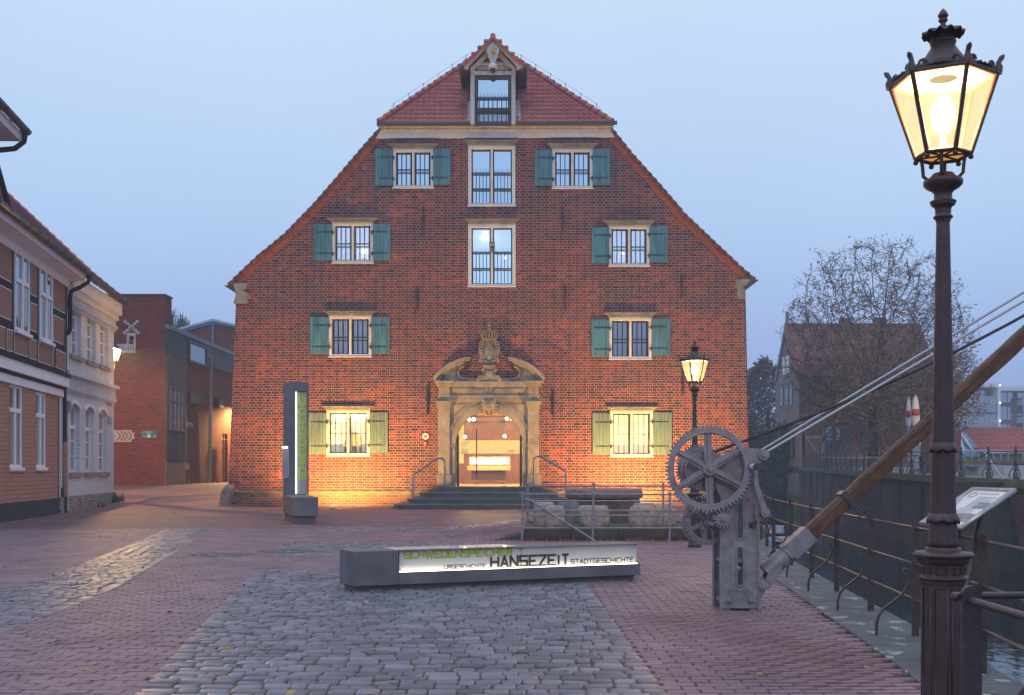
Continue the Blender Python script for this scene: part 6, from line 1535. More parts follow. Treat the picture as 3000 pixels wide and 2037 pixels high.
mb.build('glass', lanternglass('wall_lantern_glass', (1.0,.86,.5), 3.0, .55), wl)
mb = MB(); mb.ball(c+Vector((0,0,zr(480))), .12, 10, 6, (1,1,1.5)); mb.build('bulb', M['bulb'], wl)
lamp('lantern_light', 'POINT', c+Vector((0,0,zr(434.5))), 7000, WARM, wl, shadow_soft_size=.02)
ob_ = W(24, 1335+220, 31.5)
# ------------------------------------------------------------------ modern red brick building with green cladding
M['redmod'] = brick('red_clinker', [(.16,.026,.019),(.21,.036,.022),(.19,.032,.020),(.12,.023,.02),(.22,.04,.024),(.06,.02,.022)], (.16,.10,.085), bw=.30, rh=.11, ms=.009, wob=.004, big=.25)
M['cladding'] = pm('dark_green_cladding', (.022,.048,.045), .5, var=.2, vs=2)
RB = thing('modern_brick_building', 'modern red brick building with dark green cladding and white stone pictures on its front', 'building', (-19, 60, .7))
XR, YR = -19.07, 60.0
Fr1 = Fr((0, YR), (1, 0), (0, -1)); Fr2 = Fr((XR, 0), (0, 1), (1, 0))
def r1(x, y): return Fr1.uz(*zp('R', x, y))
def r2(x, y): return Fr2.uz(*zp('R', x, y))
mb = MB(); mb.box(-32, XR, YR, 61.2, -.2, 11.2); mb.box(-32, XR-.02, 61.2, 82, -.2, 8.2); mb.build('wall', M['redmod'], RB)
mb = MB(); mb.box(-32.05, XR+.06, YR-.06, 61.26, 11.2, 11.28); mb.build('roof_edge', M['zinc'], RB)
mb = MB(); Fr2.fbox(mb, YR+.02, 63.7, 2.2, 8.2, -.02, .10); Fr2.fbox(mb, YR+.02, 82, 8.12, 9.40, -.02, .14)
for i in range(48): Fr2.fbox(mb, YR+.1+.46*i, YR+.13+.46*i, 8.14, 9.38, .14, .16)
for i in range(8): Fr2.fbox(mb, YR+.1+.46*i, YR+.13+.46*i, 2.22, 8.12, .10, .125)
mb.build('cladding', M['cladding'], RB)
mb = MB(); Fr2.fbox(mb, YR+.02, 82, 9.38, 9.62, -.02, .2); mb.build('parapet', pm('blue_grey_metal', (.15,.17,.22), .5), RB)
mb = MB(); Fr2.fbox(mb, YR+.02, 63.6, .4, 2.2, -.02, .06); mb.build('concrete_base', pm('brown_concrete', (.16,.13,.11), .85, var=.2), RB)
def framed(par, fr, u0, u1, z0, z1, n, cols, rows, pane, mid=True):
    mb = MB(); f = .13; fr.fbox(mb, u0, u0+f, z0, z1, n, n+.1); fr.fbox(mb, u1-f, u1, z0, z1, n, n+.1); fr.fbox(mb, u0+f, u1-f, z1-f, z1, n, n+.1); fr.fbox(mb, u0+f, u1-f, z0, z0+f, n, n+.1)
    for i in range(1, cols): u = u0+(u1-u0)*i/cols; h = .10 if (mid and i == cols//2) else .03; fr.fbox(mb, u-h, u+h, z0+f, z1-f, n, n+.08)
    for i in range(1, rows): z = z0+(z1-z0)*i/rows; fr.fbox(mb, u0+f, u1-f, z-.03, z+.03, n, n+.075)
    w_ = mb.build('window', pm('brown_frame', (.05,.038,.036), .5) if 'brown_frame' not in bpy.data.materials else bpy.data.materials['brown_frame'], par)
    mb = MB(); mb.quad(fr.pt(u0,z0,n+.03), fr.pt(u1,z0,n+.03), fr.pt(u1,z1,n+.03), fr.pt(u0,z1,n+.03)); mb.build('pane', pane, w_); return w_
M['frost'] = glassy('frosted_glass', .35, (.8,.86,1), base=(.13,.14,.17), rough=.25)
framed(RB, Fr2, 60.35, 63.25, 3.8, 6.25, .10, 4, 3, M['frost'])
framed(RB, Fr2, 63.85, 67.6, 7.95, 9.2, .14, 1, 1, glassy('green_glass', .4, (.8,.9,.95), base=(.07,.12,.13)))
a = r2(762, 530); mb = MB(); mb.tube([Fr2.pt(a[0]-.3, 8.65, .16), Fr2.pt(a[0]-.05, 8.62, .3), Fr2.pt(a[0], 8.4, .3), Fr2.pt(a[0], .75, .2)], .10, 8); mb.build('downpipe', pm('blue_grey_pipe', (.16,.17,.22), .45), RB)
for x0, x1, y0, y1 in ((625,678,787,865),(820,852,832,892)):
    a = r2(x0, y1); b_ = r2(x1, y0); mb = MB(); Fr2.fbox(mb, a[0], b_[0], (a[1]+r2(x1,y1)[1])/2, b_[1], 0, .35); mb.build('vent_box', M['sash'], RB)
a = r2(595, 1362); b_ = r2(627, 1315); mb = MB(); Fr2.fbox(mb, a[0], b_[0], a[1], b_[1], 0, .04); mb.build('vent_grille', pm('pale_grille', (.25,.2,.17), .7), RB)
# stone pictures (windmill, arrow) let into the bricks
mb = MB(); U = lambda x0, x1, y0, y1, m=None: Fr1.fbox(m if m is not None else mb, r1(x0,y1)[0], r1(x1,y0)[0], r1(x0,y1)[1], r1(x1,y0)[1], 0, .03)
for k in range(6):
    t_ = k/5; U(135+k*20, 157+k*20, 228+k*17, 248+k*17); U(228-k*19, 250-k*19, 228+k*17, 248+k*17)
U(160,228,325,345); U(160,176,345,410); U(212,228,345,410); U(180,204,345,388); U(80,228,410,428); U(90,228,460,476)
for k in range(6): U(118+k*19, 131+k*19, 428, 460)
U(105,118,428,460)
U(58,195,1062,1152,m1:=MB()); U(40,58,1078,1150,m1); U(195,216,1082,1130,m1); m1.build('stone_mosaic', pm('pale_arrow_stone', (.40,.38,.35), .8, var=.25, vs=4), RB)
mb.build('stone_mosaic', pm('pale_mosaic_stone', (.42,.40,.37), .8, var=.25, vs=4), RB)
mb = MB()
for k in range(4):
    x = 80+k*28
    for s_ in (0, 1):
        P = [(x,1072),(x+10,1070),(x+38,1100),(x+28,1103)] if s_ == 0 else [(x+38,1106),(x+28,1104),(x,1140),(x+10,1142)]
        mb.prism([r1(*p) for p in P], lambda u, z, d: Fr1.pt(u, z, d), .03, .045)
U(64,74,1102,1114,mb); U(184,206,350,384,mb); mb.prism([r1(*p) for p in ((168,322),(222,322),(195,282))], lambda u, z, d: Fr1.pt(u, z, d), .03, .045)
for p in mb.v[:0]: pass
mb.build('mosaic_brick', pm('mosaic_red_brick', (.17,.05,.04), .8, var=.2), RB)
ts = thing('direction_sign', 'small turquoise visitor sign with white arrows on the red brick wall', 'sign', Fr1.pt(*r1(330,1095), .05))
a = r1(273, 1122); b_ = r1(387, 1067); mb = MB(); Fr1.fbox(mb, a[0], b_[0], a[1], b_[1], .01, .05); pt_ = mb.build('plate', pm('turquoise_plate', (.01,.17,.16), .4, var=.05), ts)
def stxt(tx, x0, x1, y0, y1, m='panel'):
    k = lambda x, y: r1(273+(x-148)*.2650, 1067+(y-122)*.2650); p, q = k(x0, y1), k(x1, y0); text_mb(tx, Fr1, p[0], q[0], p[1], q[1], .055, .02).build('lettering', M[m], ts)
stxt('Die Schweden', 225, 447, 140, 172); stxt('in Stade', 270, 400, 182, 215); stxt('50 m', 205, 292, 258, 294)
k = lambda x, y: r1(273+(x-148)*.2650, 1067+(y-122)*.2650)
mb = MB()
for P in ([(160,178),(176,166),(176,190)],[(176,173),(194,173),(194,183),(176,183)],[(318,234),(403,234),(403,320),(318,320)],[(482,286),(528,286),(528,296),(482,296)],[(528,266),(538,262),(545,280),(535,292)],[(524,268),(540,252),(552,268)]):
    mb.prism([k(*p) for p in P], lambda u, z, d: Fr1.pt(u, z, d), .05, .056)
mb.build('sign_symbols', M['panel'], ts); stxt('i', 347, 372, 244, 310, 'ink')
mb = MB(); mb.prism([k(*p) for p in ((470,134),(560,134),(560,212),(470,212))], lambda u, z, d: Fr1.pt(u, z, d), .05, .056); mb.build('blue_emblem', pm('blue_emblem', (.04,.09,.45), .4), ts)
st2 = thing('street_sign', 'narrow blue street name plate on the side wall beside the cladding', 'sign', Fr2.pt(65, 4.6, .1))
a = r2(603, 1030); b_ = r2(657, 1018); mb = MB(); Fr2.fbox(mb, a[0], b_[0], a[1]-.1, b_[1]+.1, .02, .05); mb.build('plate', pm('blue_plate', (.02,.025,.16), .4), st2)
mb = MB()
for i in range(12): u = a[0]+.2+(b_[0]-a[0]-.4)*i/12; Fr2.fbox(mb, u, u+.16, a[1]-.02, b_[1]-.06+.05*((i*5) % 3), .05, .053)
mb.build('faint_lettering', M['lead'], st2)
al = thing('alley_lamp', 'hidden lane lamp glowing on the side wall behind the warehouse corner', 'lamp', (XR+.5, 75.5, 5.9)); mb = MB(); mb.box(XR, XR+.5, 75.2, 75.8, 6.1, 6.4); mb.build('housing', M['iron'], al)
l = lamp('alley_light', 'SPOT', (XR+.9, 75.0, 6.1), 9000, (1,.56,.16), al, spot_size=radians(130), spot_blend=.6, shadow_soft_size=.1); l.rotation_euler = (radians(-22), 0, 0)
mb = MB()
for i, y in enumerate((71.0, 71.5, 71.9)): mb.rod((XR+.3, y, .8), (XR+.3, y, 4.0), .05, 6)
mb.rod((XR+.3,70.6,3.6), (XR+.3,72.2,3.6), .04, 5); tag(mb.build('trellis', M['iron']), 'black iron trellis bars in front of the warm-lit lane wall', 'trellis')
b2 = thing('gabled_hall', 'red brick hall with low white-edged gable and blue post behind the green cladding', 'building', (-24, 95, 0))
def rb(x, y): p = W(*zp('R', x, y), 95); return (p.x, p.z)
mb = MB(); mb.prism([rb(470,330),rb(530,312),rb(818,238),rb(1010,282),rb(1100,302),(rb(1100,0)[0],0),(rb(470,0)[0],0)], lambda u, z, d: (u, 95+d, z), 0, 8); mb.build('wall', M['redmod'], b2)
mb = MB(); mb.prism([rb(525,300),rb(818,220),rb(1100,290),rb(1100,303),rb(818,238),rb(530,314)], lambda u, z, d: (u, 95+d, z), -.3, 8); mb.build('roof', M['lead'], b2)
mb = MB(); mb.prism([rb(530,312),rb(818,236),rb(1100,302),rb(1100,316),rb(818,258),rb(570,322)], lambda u, z, d: (u, 95+d, z), -.2, -.02); a = rb(806,440); b_ = rb(822,256); mb.box(a[0], b_[0], 94.8, 94.98, a[1], b_[1]); mb.build('blue_trim', pm('blue_trim', (.10,.17,.30), .5), b2)
# ------------------------------------------------------------------ far bank: quay wall, paving, railing
QF = [(25.1,95,1.87),(22.4,79,1.74),(20.1,64,1.60),(18.56,50,1.41),(17.9,43.6,1.33),(17.85,41,1.30),(18.0,38.5,1.26),(18.3,32,1.2),(19,20,1.1)]
def qf(y):
    P = QF
    for a, b_ in zip(P, P[1:]):
        if y >= b_[1]: t_ = (a[1]-y)/(a[1]-b_[1]); return Vector((a[0]+(b_[0]-a[0])*t_, y, a[2]+(b_[2]-a[2])*t_))
    return Vector((P[-1][0], y, P[-1][2]))
def farz(x, y):
    e = qf(max(20, min(95, y))); return e.z+max(0, (x-e.x-1.0))*.035*sst(80, 60, y)+.02*max(0, y-95)*0
M['quayfar'] = brick('far_quay_brick', [(.075,.042,.036),(.115,.058,.048),(.09,.05,.042),(.14,.07,.055)], (.105,.10,.095), bw=.3, rh=.12, ms=.012, dirv=(.3,1,0), wob=.012, big=.75)
M['moss'] = pm('mossy_coping', (.10,.11,.055), .9, var=.4, vs=1.5, bump=.02, bs=12)
M['farpave'] = pm('far_quay_paving', (.20,.175,.165), .75, var=.3, vs=.8, bump=.01, bs=9)
yy = [95,88,82,76,70,64,58,53,50,47,43.6,41,38.5,35,32,26,20]
mb = MB(); vs = []
for y in yy: e = qf(y); vs += [(e.x-.05, y, -3.2), (e.x+.05, y, e.z-.28)]
mb.add(vs, [(2*i, 2*i+2, 2*i+3, 2*i+1) for i in range(len(yy)-1)], True)
fq = mb.build('far_quay_wall', M['quayfar']); tag(fq, 'long dark brick quay wall across the harbour, green mossy coping on top', 'wall')
mb = MB()
for a, b_ in zip(yy, yy[1:]):
    p, q_ = qf(a), qf(b_); mb.hexa([(p.x-.12,a,p.z-.30),(q_.x-.12,b_,q_.z-.30),(q_.x+.6,b_,q_.z-.30),(p.x+.6,a,p.z-.30)], [(p.x-.12,a,p.z),(q_.x-.12,b_,q_.z),(q_.x+.6,b_,q_.z),(p.x+.6,a,p.z)])
cp = mb.build('coping', M['moss'], fq)
mb = MB()
for i in range(12):   # drain stains: damp streaks standing out of the joints
    y = 45+i*4.1; e = qf(y); mb.box(e.x-.07, e.x-.03, y, y+.12+.1*(i % 3), e.z-2.6+.3*(i % 4), e.z-.3)
mb.build('damp_streak', pm('damp_streak', (.03,.026,.026), .6, var=.4, vs=3), fq)
a = W(*zp('h', 252, 1565), 88); mb = MB(); e = qf(86); mb.box(e.x-.09, e.x, 86, 87.2, a.z-.6, a.z+.9); mb.build('drain_opening', M['soil'], fq)
mb = MB(); vs = []; xsn = [.55,2,4,7,11,16,24,40,90,200]
rows = [20,32,38.5,41,43.6,50,57,64,70,76,84,95,120,170,260,400]
for y in rows:
    e = qf(max(20, min(95, y)))
    for dx in xsn: vs.append((e.x+dx, y, farz(e.x+dx, y)+.001))
n = len(xsn); mb.add(vs, [(r*n+i, r*n+i+1, r*n+n+i+1, r*n+n+i) for r in range(len(rows)-1) for i in range(n-1)], True)
struct(mb.build('far_quay_paving', M['farpave']))
# harbour stairs cut into the wall
sw = thing('quay_stairs', 'dark stone stairs leading down the far quay wall to the water', 'stairs', (17.9, 42, 0))
M['dkstone'] = pm('wet_dark_stone', (.035,.036,.03), .8, var=.5, vs=2, bump=.01, bs=20, col2=(.07,.072,.06))
for i in range(13):
    z = 1.18-.24*i; mb = MB(); d = .18*i*.6; mb.box(17.15-.0*i, 17.9, 39.6-.10*i, 43.1-.18*i, z-.24, z); mb.build('step', M['dkstone'], sw)
# ornate railing of the far quay
fr2 = thing('far_quay_railing', 'ornate dark iron railing with curled braces along the far quay', 'railing', (20, 60, 1.5))
M['bluegrey'] = pm('blue_black_iron', (.05,.05,.06), .5, .2, var=.2, vs=6)
PYs = [93.5-2.1*i for i in range(24)]+[43.9, 41.6-.4, 39.2, 37]
PYs = [y for y in PYs if not (41.3 < y < 43.5)]
prof = [(.10,0),(.10,.22),(.07,.25),(.05,.28),(.085,.34),(.05,.40),(.04,.5),(.07,.62),(.075,.66),(.045,.70),(.04,.95),(.06,1.0),(.06,1.06),(.035,1.1),(.05,1.15),(.02,1.2)]
tops = []
for y in PYs:
    e = qf(y); mb = MB(); c = (e.x+.12, y, e.z); mb.lathe(prof, c, 8)
    mb.tube([(c[0]-.0,y-.05,e.z+.62),(c[0],y-.30,e.z+.25),(c[0],y-.36,e.z+.12),(c[0],y-.28,e.z+.03),(c[0],y-.18,e.z+.08)], .022, 5)
    mb.tube([(c[0],y,e.z+.62),(c[0]-.22,y-.02,e.z+.25),(c[0]-.26,y-.02,e.z+.10),(c[0]-.18,y,e.z+.04)], .02, 5)
    mb.build('post', M['bluegrey'], fr2); tops.append((c[0], y, e.z))
for h in (1.02, .55):
    for seg in ([t_ for t_ in tops if t_[1] >= 43.5], [t_ for t_ in tops if t_[1] < 41.5]):
        mb = MB(); mb.tube([(t_[0], t_[1], t_[2]+h) for t_ in seg], .022, 6); mb.build('rail', M['bluegrey'], fr2)
t0, t1 = [t_ for t_ in tops if 43.5 < t_[1] < 44.5][0], [t_ for t_ in tops if t_[1] < 41.5][0]
mb = MB(); mb.tube([(t0[0]+(t1[0]-t0[0])*i/10, t0[1]+(t1[1]-t0[1])*i/10, t0[2]+.98-.28*sin(pi*i/10)) for i in range(11)], .022, 5); mb.build('chain', M['bluegrey'], fr2)
a, b_ = W(*zp('v', 1000, 972), 42.5), W(*zp('v', 1195, 1250), 40.6); mb = MB(); mb.tube([a+Vector((.9,.3,0)), a, b_], .03, 7); mb.build('stair_handrail', M['rod'], fr2)
# ------------------------------------------------------------------ old customs house across the water
YH = 95.0; hs = thing('canal_house', 'old half-timbered house with a big red tile roof on the far bank', 'house', (30, YH, 1.9))
M['hbrick'] = brick('pink_infill_brick', [(.30,.13,.09),(.36,.17,.12),(.32,.15,.10)], (.28,.22,.2), bw=.3, rh=.12, ms=.012, big=.2)
M['hbrick2'] = brick('red_infill_brick', [(.16,.05,.035),(.22,.07,.045),(.19,.06,.04)], (.16,.12,.11), bw=.3, rh=.12, ms=.012, big=.2)
M['htimber'] = pm('grey_blue_timber', (.17,.18,.20), .7, var=.15)
M['hblack'] = pm('black_board_cladding', (.018,.018,.02), .7, var=.3, vs=6)
M['hgreen'] = pm('dark_green_joinery', (.02,.06,.055), .5)
X0, X1 = 25.26, 36.6; YB = 102.6; ZE, ZJ, ZR = 9.9, 6.0, 14.6; YM = 98.8
FH = Fr((0, YH), (1, 0), (0, -1)); FG = Fr((X0, 0), (0, 1), (-1, 0))
def hp(x, y): return FH.uz(*zp('h', x, y))
mb = MB(); mb.box(X0, X1, YH, YB, -2.5, ZJ); mb.build('ground_storey', M['hbrick2'], hs)
mb = MB(); mb.box(X0-.25, X0+.1, YH-.05, YB, 1.9, ZJ); FG.fbox(mb, YH, YB, ZJ+.02, ZE, .0, .45)
mb.prism([(YH,ZE),(YB,ZE),(YM,ZR)], lambda y, z, d: (X0-d, y, z), -.3, .45); gw = mb.build('gable_wall', M['hbrick'], hs)
mb = MB(); mb.box(X0-.42, X1, YH-.02, YB, ZJ, ZE); mb.build('upper_storey', M['hblack'], hs)
mb = MB(); ng = .47
for y in (YH+.05, YH+1.35, YH+2.7, YH+3.8, YH+5.0, YH+6.2, YB-.2): FG.fbox(mb, y-.11, y+.11, ZJ, ZE, .3, ng)
for z in (ZJ+.1, ZJ+1.3, ZE-.15): FG.fbox(mb, YH, YB, z-.14, z+.14, .3, ng+.02)
FG.fbox(mb, YH-.1, YB+.1, ZJ-.4, ZJ-.05, .1, .5)
for s in (1, -1):
    a = YH if s > 0 else YB
    mb.prism([(a-.3*s,ZE-.1),(a+.25*s,ZE-.1),(YM,ZR-.5),(YM,ZR+.25)], lambda y, z, d: (X0-d, y, z), .42, .6)
for z in (ZE+.9, ZE+2.1):
    f = (z-ZE)/(ZR-ZE); FG.fbox(mb, YH+(YM-YH)*f, YB+(YM-YB)*f, z-.1, z+.1, .4, .5)
for y in (YM-1.3, YM+1.3): FG.fbox(mb, y-.1, y+.1, ZE, ZE+2.6, .4, .49)
FG.fbox(mb, YM-.1, YM+.1, ZE, ZR, .4, .49)
mb.box(X0-.5, X0-.25, YM-.12, YM+.12, ZR, ZR+1.35); mb.build('gable_timber', M['htimber'], hs)
for z0, z1 in ((ZJ+1.3, ZE-.5), (2.6, 5.2)):
    for y in (YH+1.9, YH+3.3, YH+5.2): 
        mb = MB(); FG.fbox(mb, y-.45, y+.45, z0, z1, .44 if z0 > 5 else .2, .52 if z0 > 5 else .3); w_ = mb.build('window', M['hgreen'], hs)
        mb = MB(); FG.fbox(mb, y-.33, y+.33, z0+.15, z1-.15, .50 if z0 > 5 else .29, .53 if z0 > 5 else .31); mb.build('pane', M['dimglass'], w_)
mb = MB(); FG.fbox(mb, YM-1.1, YM-.3, ZE+.4, ZE+2.0, .45, .53); FG.fbox(mb, YM+.3, YM+1.1, ZE+.4, ZE+2.0, .45, .53); mb.build('window', M['white'], hs)
mb = MB(); mb.box(X0-.35, X0+.9, YH-.1, YB, -3, 1.35); mb.box(X0-.35, X0+.5, YH-.1, YH+.0, 1.3, 2.2)
for y in (YH+2, YH+4): FG.fbox(mb, y, y+.25, -.6, .6, .35, .36)
mb.build('stone_base', M['rubble'] if False else brick('old_wall_base', [(.24,.17,.14),(.33,.24,.2),(.2,.13,.11)], (.30,.26,.24), bw=.35, rh=.14, ms=.016, big=.4), hs)
mb = MB(); FG.fbox(mb, YH-.1, YB, -2.2, -.6, .352, .36); mb.box(X0-.36, X0+.9, YH-.115, YH-.1, -2.2, -.7); mb.build('algae', pm('bright_algae', (.07,.14,.015), .9, var=.6, vs=1.2), hs)
mb = MB()   # front timbers
for x in (X0+.1, hp(232,1200)[0], hp(398,1200)[0]): FH.fbox(mb, x-.14, x+.14, 1.9, ZJ, .0, .05)
a = hp(250,1155); FH.fbox(mb, hp(245,0)[0], hp(390,0)[0], a[1]-.14, a[1]+.14, .0, .04)
mb.prism([hp(248,1170), hp(262,1165), hp(345,1275), hp(322,1275)], lambda u, z, d: FH.pt(u, z, d), 0, .045)
mb.build('front_timber', M['htimber'], hs)
for x0, x1, y0, y1 in ((415,565,1042,1278),):
    a = hp(x0, y1); b_ = hp(x1, y0); framed(hs, FH, a[0], b_[0], a[1], b_[1], .02, 2, 3, M['dimglass'])
mb = MB(); a = hp(572,1280); b_ = hp(650,1045); FH.fbox(mb, a[0], b_[0], a[1], b_[1], 0, .05); a = hp(722,1285); b_ = hp(800,1140); FH.fbox(mb, a[0], b_[0], a[1], b_[1], 0, .05); mb.build('door', M['hgreen'], hs)
a = hp(750,1135); b_ = hp(806,1062); framed(hs, FH, a[0], b_[0], a[1], b_[1], .02, 2, 2, M['dimglass'])
mb = MB(); pantiles(mb, (X0-.6,YH-.45,ZE-.1), (X1+.3,YH-.45,ZE-.1), (X0-.6,YM,ZR+.15), (X1+.3,YM,ZR+.15), 18, pitch=.5, amp=.05, lift=.09)
mb.quad((X0-.6,YB+.4,ZE),(X1+.3,YB+.4,ZE),(X1+.3,YM,ZR+.15),(X0-.6,YM,ZR+.15)); rf = mb.build('roof', M['dullroof'], hs)
mb = MB(); mb.tube([(X0-.6,YM,ZR+.15),(X1+.3,YM,ZR+.15)], .14, 6)
for x in (670, 990): a = FH.uz(*zp('h', x, 200)); mb.box(a[0], a[0]+.9, YM-.4, YM+.4, ZR-.5, ZR+.75)
mb.build('chimney', M['hbrick2'], rf)
# ------------------------------------------------------------------ modern flats and the low red-roofed house
FY = 150.0; ap_ = thing('apartment_building', 'hazy grey-blue apartment block with glazed balconies far behind the square', 'building', (68, FY, 2))
Fa = Fr((0, FY), (1, 0), (0, -1))
def vp(x, y, f=Fa): return f.uz(*zp('v', x, y))
M['flat'] = pm('grey_violet_brick', (.20,.16,.17), .8, var=.15); M['slab'] = pm('pale_slab', (.60,.62,.66), .6, var=.05)
a = vp(690, 1000); b_ = vp(1800, 270); mb = MB(); mb.box(a[0], b_[0], FY, FY+16, 1.5, b_[1]-.5); mb.build('wall', M['flat'], ap_)
mb = MB(); z = b_[1]; mb.box(a[0]-.3, vp(1075,0)[0], FY-2, FY+16, z-.5, z); mb.box(vp(1085,0)[0], b_[0], FY-2.2, FY+16, z-1.0, z-.5); 
for y in (460, 640, 818): c = vp(0, y); mb.box(a[0]-.3, vp(1062,0)[0], FY-2, FY, c[1]-.4, c[1]+.4); mb.box(vp(1322,0)[0], b_[0], FY-2, FY, c[1]-.4, c[1]+.4)
c = vp(1058,0)[0]; mb.box(c, vp(1086,0)[0], FY-2.3, FY, 1.5, z-.6); mb.build('balcony_slab', M['slab'], ap_)
M['balc'] = glassy('balcony_glass', .3, (.9,.95,1), base=(.12,.14,.18), trans=.5)
for y in (400, 578, 758):
    for xa, xb in ((a[0], vp(1060,0)[0]), (vp(1322,0)[0], b_[0])): mb = MB(); c = vp(0, y); mb.box(xa, xb, FY-2.02, FY-1.98, c[1]-2.2, c[1]); mb.build('balcony_glass', M['balc'], ap_)
for y0, y1 in ((330,455),(500,632),(680,810)):
    for x0, x1 in ((700,760),(830,930),(935,1010),(1110,1155),(1160,1222),(1230,1280),(1330,1400)):
        p, q_ = vp(x0, y1), vp(x1, y0); mb = MB(); Fa.fbox(mb, p[0], q_[0], p[1], q_[1], .02, .12); mb.build('window', M['winglass'], ap_)
mb = MB()
for x in (1012, 1035): p = vp(x, 270); mb.rod((p[0], FY+4, p[1]-1), (p[0], FY+4, p[1]+3.2), .3, 8)
mb.build('flue', M['slab'], ap_)
mb = MB()
for x, y in ((1070,292),(1072,470),(1073,650)): p = vp(x, y); mb.ball((p[0], FY-2.6, p[1]), .12, 6, 4)
mb.build('stair_light', emis('stair_light', (1,.95,.85), 2.5), ap_)
YK = 76.0; Fk = Fr((0, YK), (1, 0), (0, -1)); rk = thing('red_roofed_house', 'low house with a plain red tile roof and blue gable beyond the far quay', 'house', (34, YK, 2.2))
kv = lambda x, y: vp(x, y, Fk)
e0, e1, t0, t1 = kv(905, 985), kv(1560, 985), kv(838, 728), kv(1560, 725)
mb = MB(); pantiles(mb, (e0[0],YK-1.2,e0[1]), (e1[0],YK-1.2,e1[1]), (t0[0]+.6,YK+3,t0[1]+.25), (t1[0],YK+3,t1[1]+.25), 16, pitch=.4, amp=.035, lift=.05); mb.build('roof', M['tile'], rk)
mb = MB(); mb.prism([kv(785,985),kv(905,985),kv(838,735)], lambda u, z, d: (u, YK-1.15+d+(z-1.6)*1.2, z), 0, .3); mb.box(e0[0]-1.2, e1[0], YK-.3, YK+7, 1.5, e0[1]+.1); mb.build('gable_wall', pm('blue_board_gable', (.20,.40,.60), .6, var=.1, vs=3), rk)
mb = MB()
for (x, y) in ((785,985),(905,985)):
    a, b_ = kv(x, y), kv(835, 728); mb.tube([(a[0], YK-1.35+(a[1]-1.6)*1.2, a[1]), (b_[0], YK-1.4+(b_[1]-1.6)*1.2, b_[1]+.1)], .12, 5)
mb.build('barge_board', M['white'], rk)
gr_ = thing('glass_rail', 'long steel handrail in front of the red tile roof', 'railing', (25, 66, 2)); mb = MB(); c = [W(*zp('v', x, 950), 66) for x in (785, 1700)]; mb.rod(c[0], c[1], .05, 6)
for x in range(790, 1700, 75): p, q_ = W(*zp('v', x, 950), 66), W(*zp('v', x, 1055), 66); mb.rod(p, q_, .035, 5)
mb.build('handrail', M['rod'], gr_)
a, b_ = W(*zp('v', 780, 1060), 66.3), W(*zp('v', 1800, 1012), 66.3); mb = MB(); mb.box(a.x, b_.x, 66.2, 67, a.z-.2, b_.z); 
tag(mb.build('planter_wall', pm('brown_planter', (.16,.12,.07), .8, var=.3, vs=2)), 'low brown planted wall under the steel handrail', 'wall')
a, b_ = W(*zp('v', 800, 1215), 46), W(*zp('v', 1200, 1100), 46); cb = thing('concrete_bench', 'pale concrete bench block at the head of the quay stairs', 'bench', (a.x, 46, a.z)); mb = MB(); mb.box(a.x, b_.x, 46, 46.8, a.z-.1, b_.z); mb.build('block', pm('pale_concrete', (.30,.29,.29), .8, var=.2), cb, bevel=.02)
a, b_ = W(*zp('v', 838, 1122), 45.6), W(*zp('v', 970, 1102), 45.6); mb = MB(); mb.box(a.x, b_.x, 45.5, 46.02, a.z, b_.z); mb.build('seat', M['concrete'], cb)
# brick pier with copper bowl
YP = 52.0; P_ = lambda x, y: (lambda p: (p.x, p.z))(W(*zp('v', x, y), YP)); bp2 = thing('brick_pier', 'tapering red brick pier with a green copper bowl half hidden by the lamp post', 'pier', (20.7, YP, 1.4))
mb = MB(); mb.prism([P_(425,1190),P_(740,1190),P_(748,1000),P_(762,735),P_(446,735),P_(432,1000)], lambda u, z, d: (u, YP+d, z), 0, 1.2); mb.build('brick_shaft', M['hbrick2'], bp2)
c = P_(600, 700); mb = MB(); mb.lathe([(.5,P_(0,735)[1]),(.45,P_(0,700)[1]),(.72,P_(0,640)[1]),(.72,P_(0,628)[1]),(.42,P_(0,625)[1]),(.38,P_(0,560)[1]),(.5,P_(0,520)[1]),(.3,P_(0,500)[1])], (c[0], YP+.6, 0), 20); mb.build('copper_bowl', pm('dark_copper', (.05,.09,.07), .6, var=.3), bp2)
# cafe things
for x0, x1, yt, yb_, Y, lab in ((190,243,418,700,60,'left closed white parasol with a red patch, behind the oak jib'), (247,328,396,690,58.5,'right closed white parasol with a red patch, behind the oak jib')):
    pt_ = lambda x, y: W(*zp('v', x, y), Y); xc = (x0+x1)/2; a = pt_(xc, yt); r = (pt_(x1,0).x-pt_(x0,0).x)/2; pr = thing('parasol', lab, 'parasol', (a.x, Y, farz(a.x, Y)), 'closed cafe parasols')
    h = a.z-pt_(0, yb_).z; mb = MB(); mb.lathe([(r*.75,a.z-h),(r,a.z-h*.75),(r*.95,a.z-h*.5),(r*.6,a.z-h*.1),(r*.5,a.z-.06),(r*.55,a.z-.05),(.03,a.z)], (a.x,Y,0), 24, mod=lambda k, i: 1+.14*(k % 3 == 0)); cl = mb.build('folded_cover', pm('white_parasol_cloth', (.45,.45,.49), .8, var=.12), pr)
    mb = MB(); mb.lathe([(r*.6,a.z-h*.66),(r*.97,a.z-h*.64),(r*1.0,a.z-h*.45),(r*.6,a.z-h*.43)], (a.x-.03,Y-.11,0), 16); mb.build('red_patch', pm('red_print', (.30,.02,.035), .7), cl)
    mb = MB(); mb.rod((a.x,Y,farz(a.x,Y)), (a.x,Y,a.z+.1), .05, 8); mb.build('pole', M['rod'], pr)
bc_ = thing('beach_chair', 'white hooded wicker beach chair beside the parasols', 'chair', (21.4, 57, 1.6)); pt_ = lambda x, y, Y=57: W(*zp('v', x, y), Y)
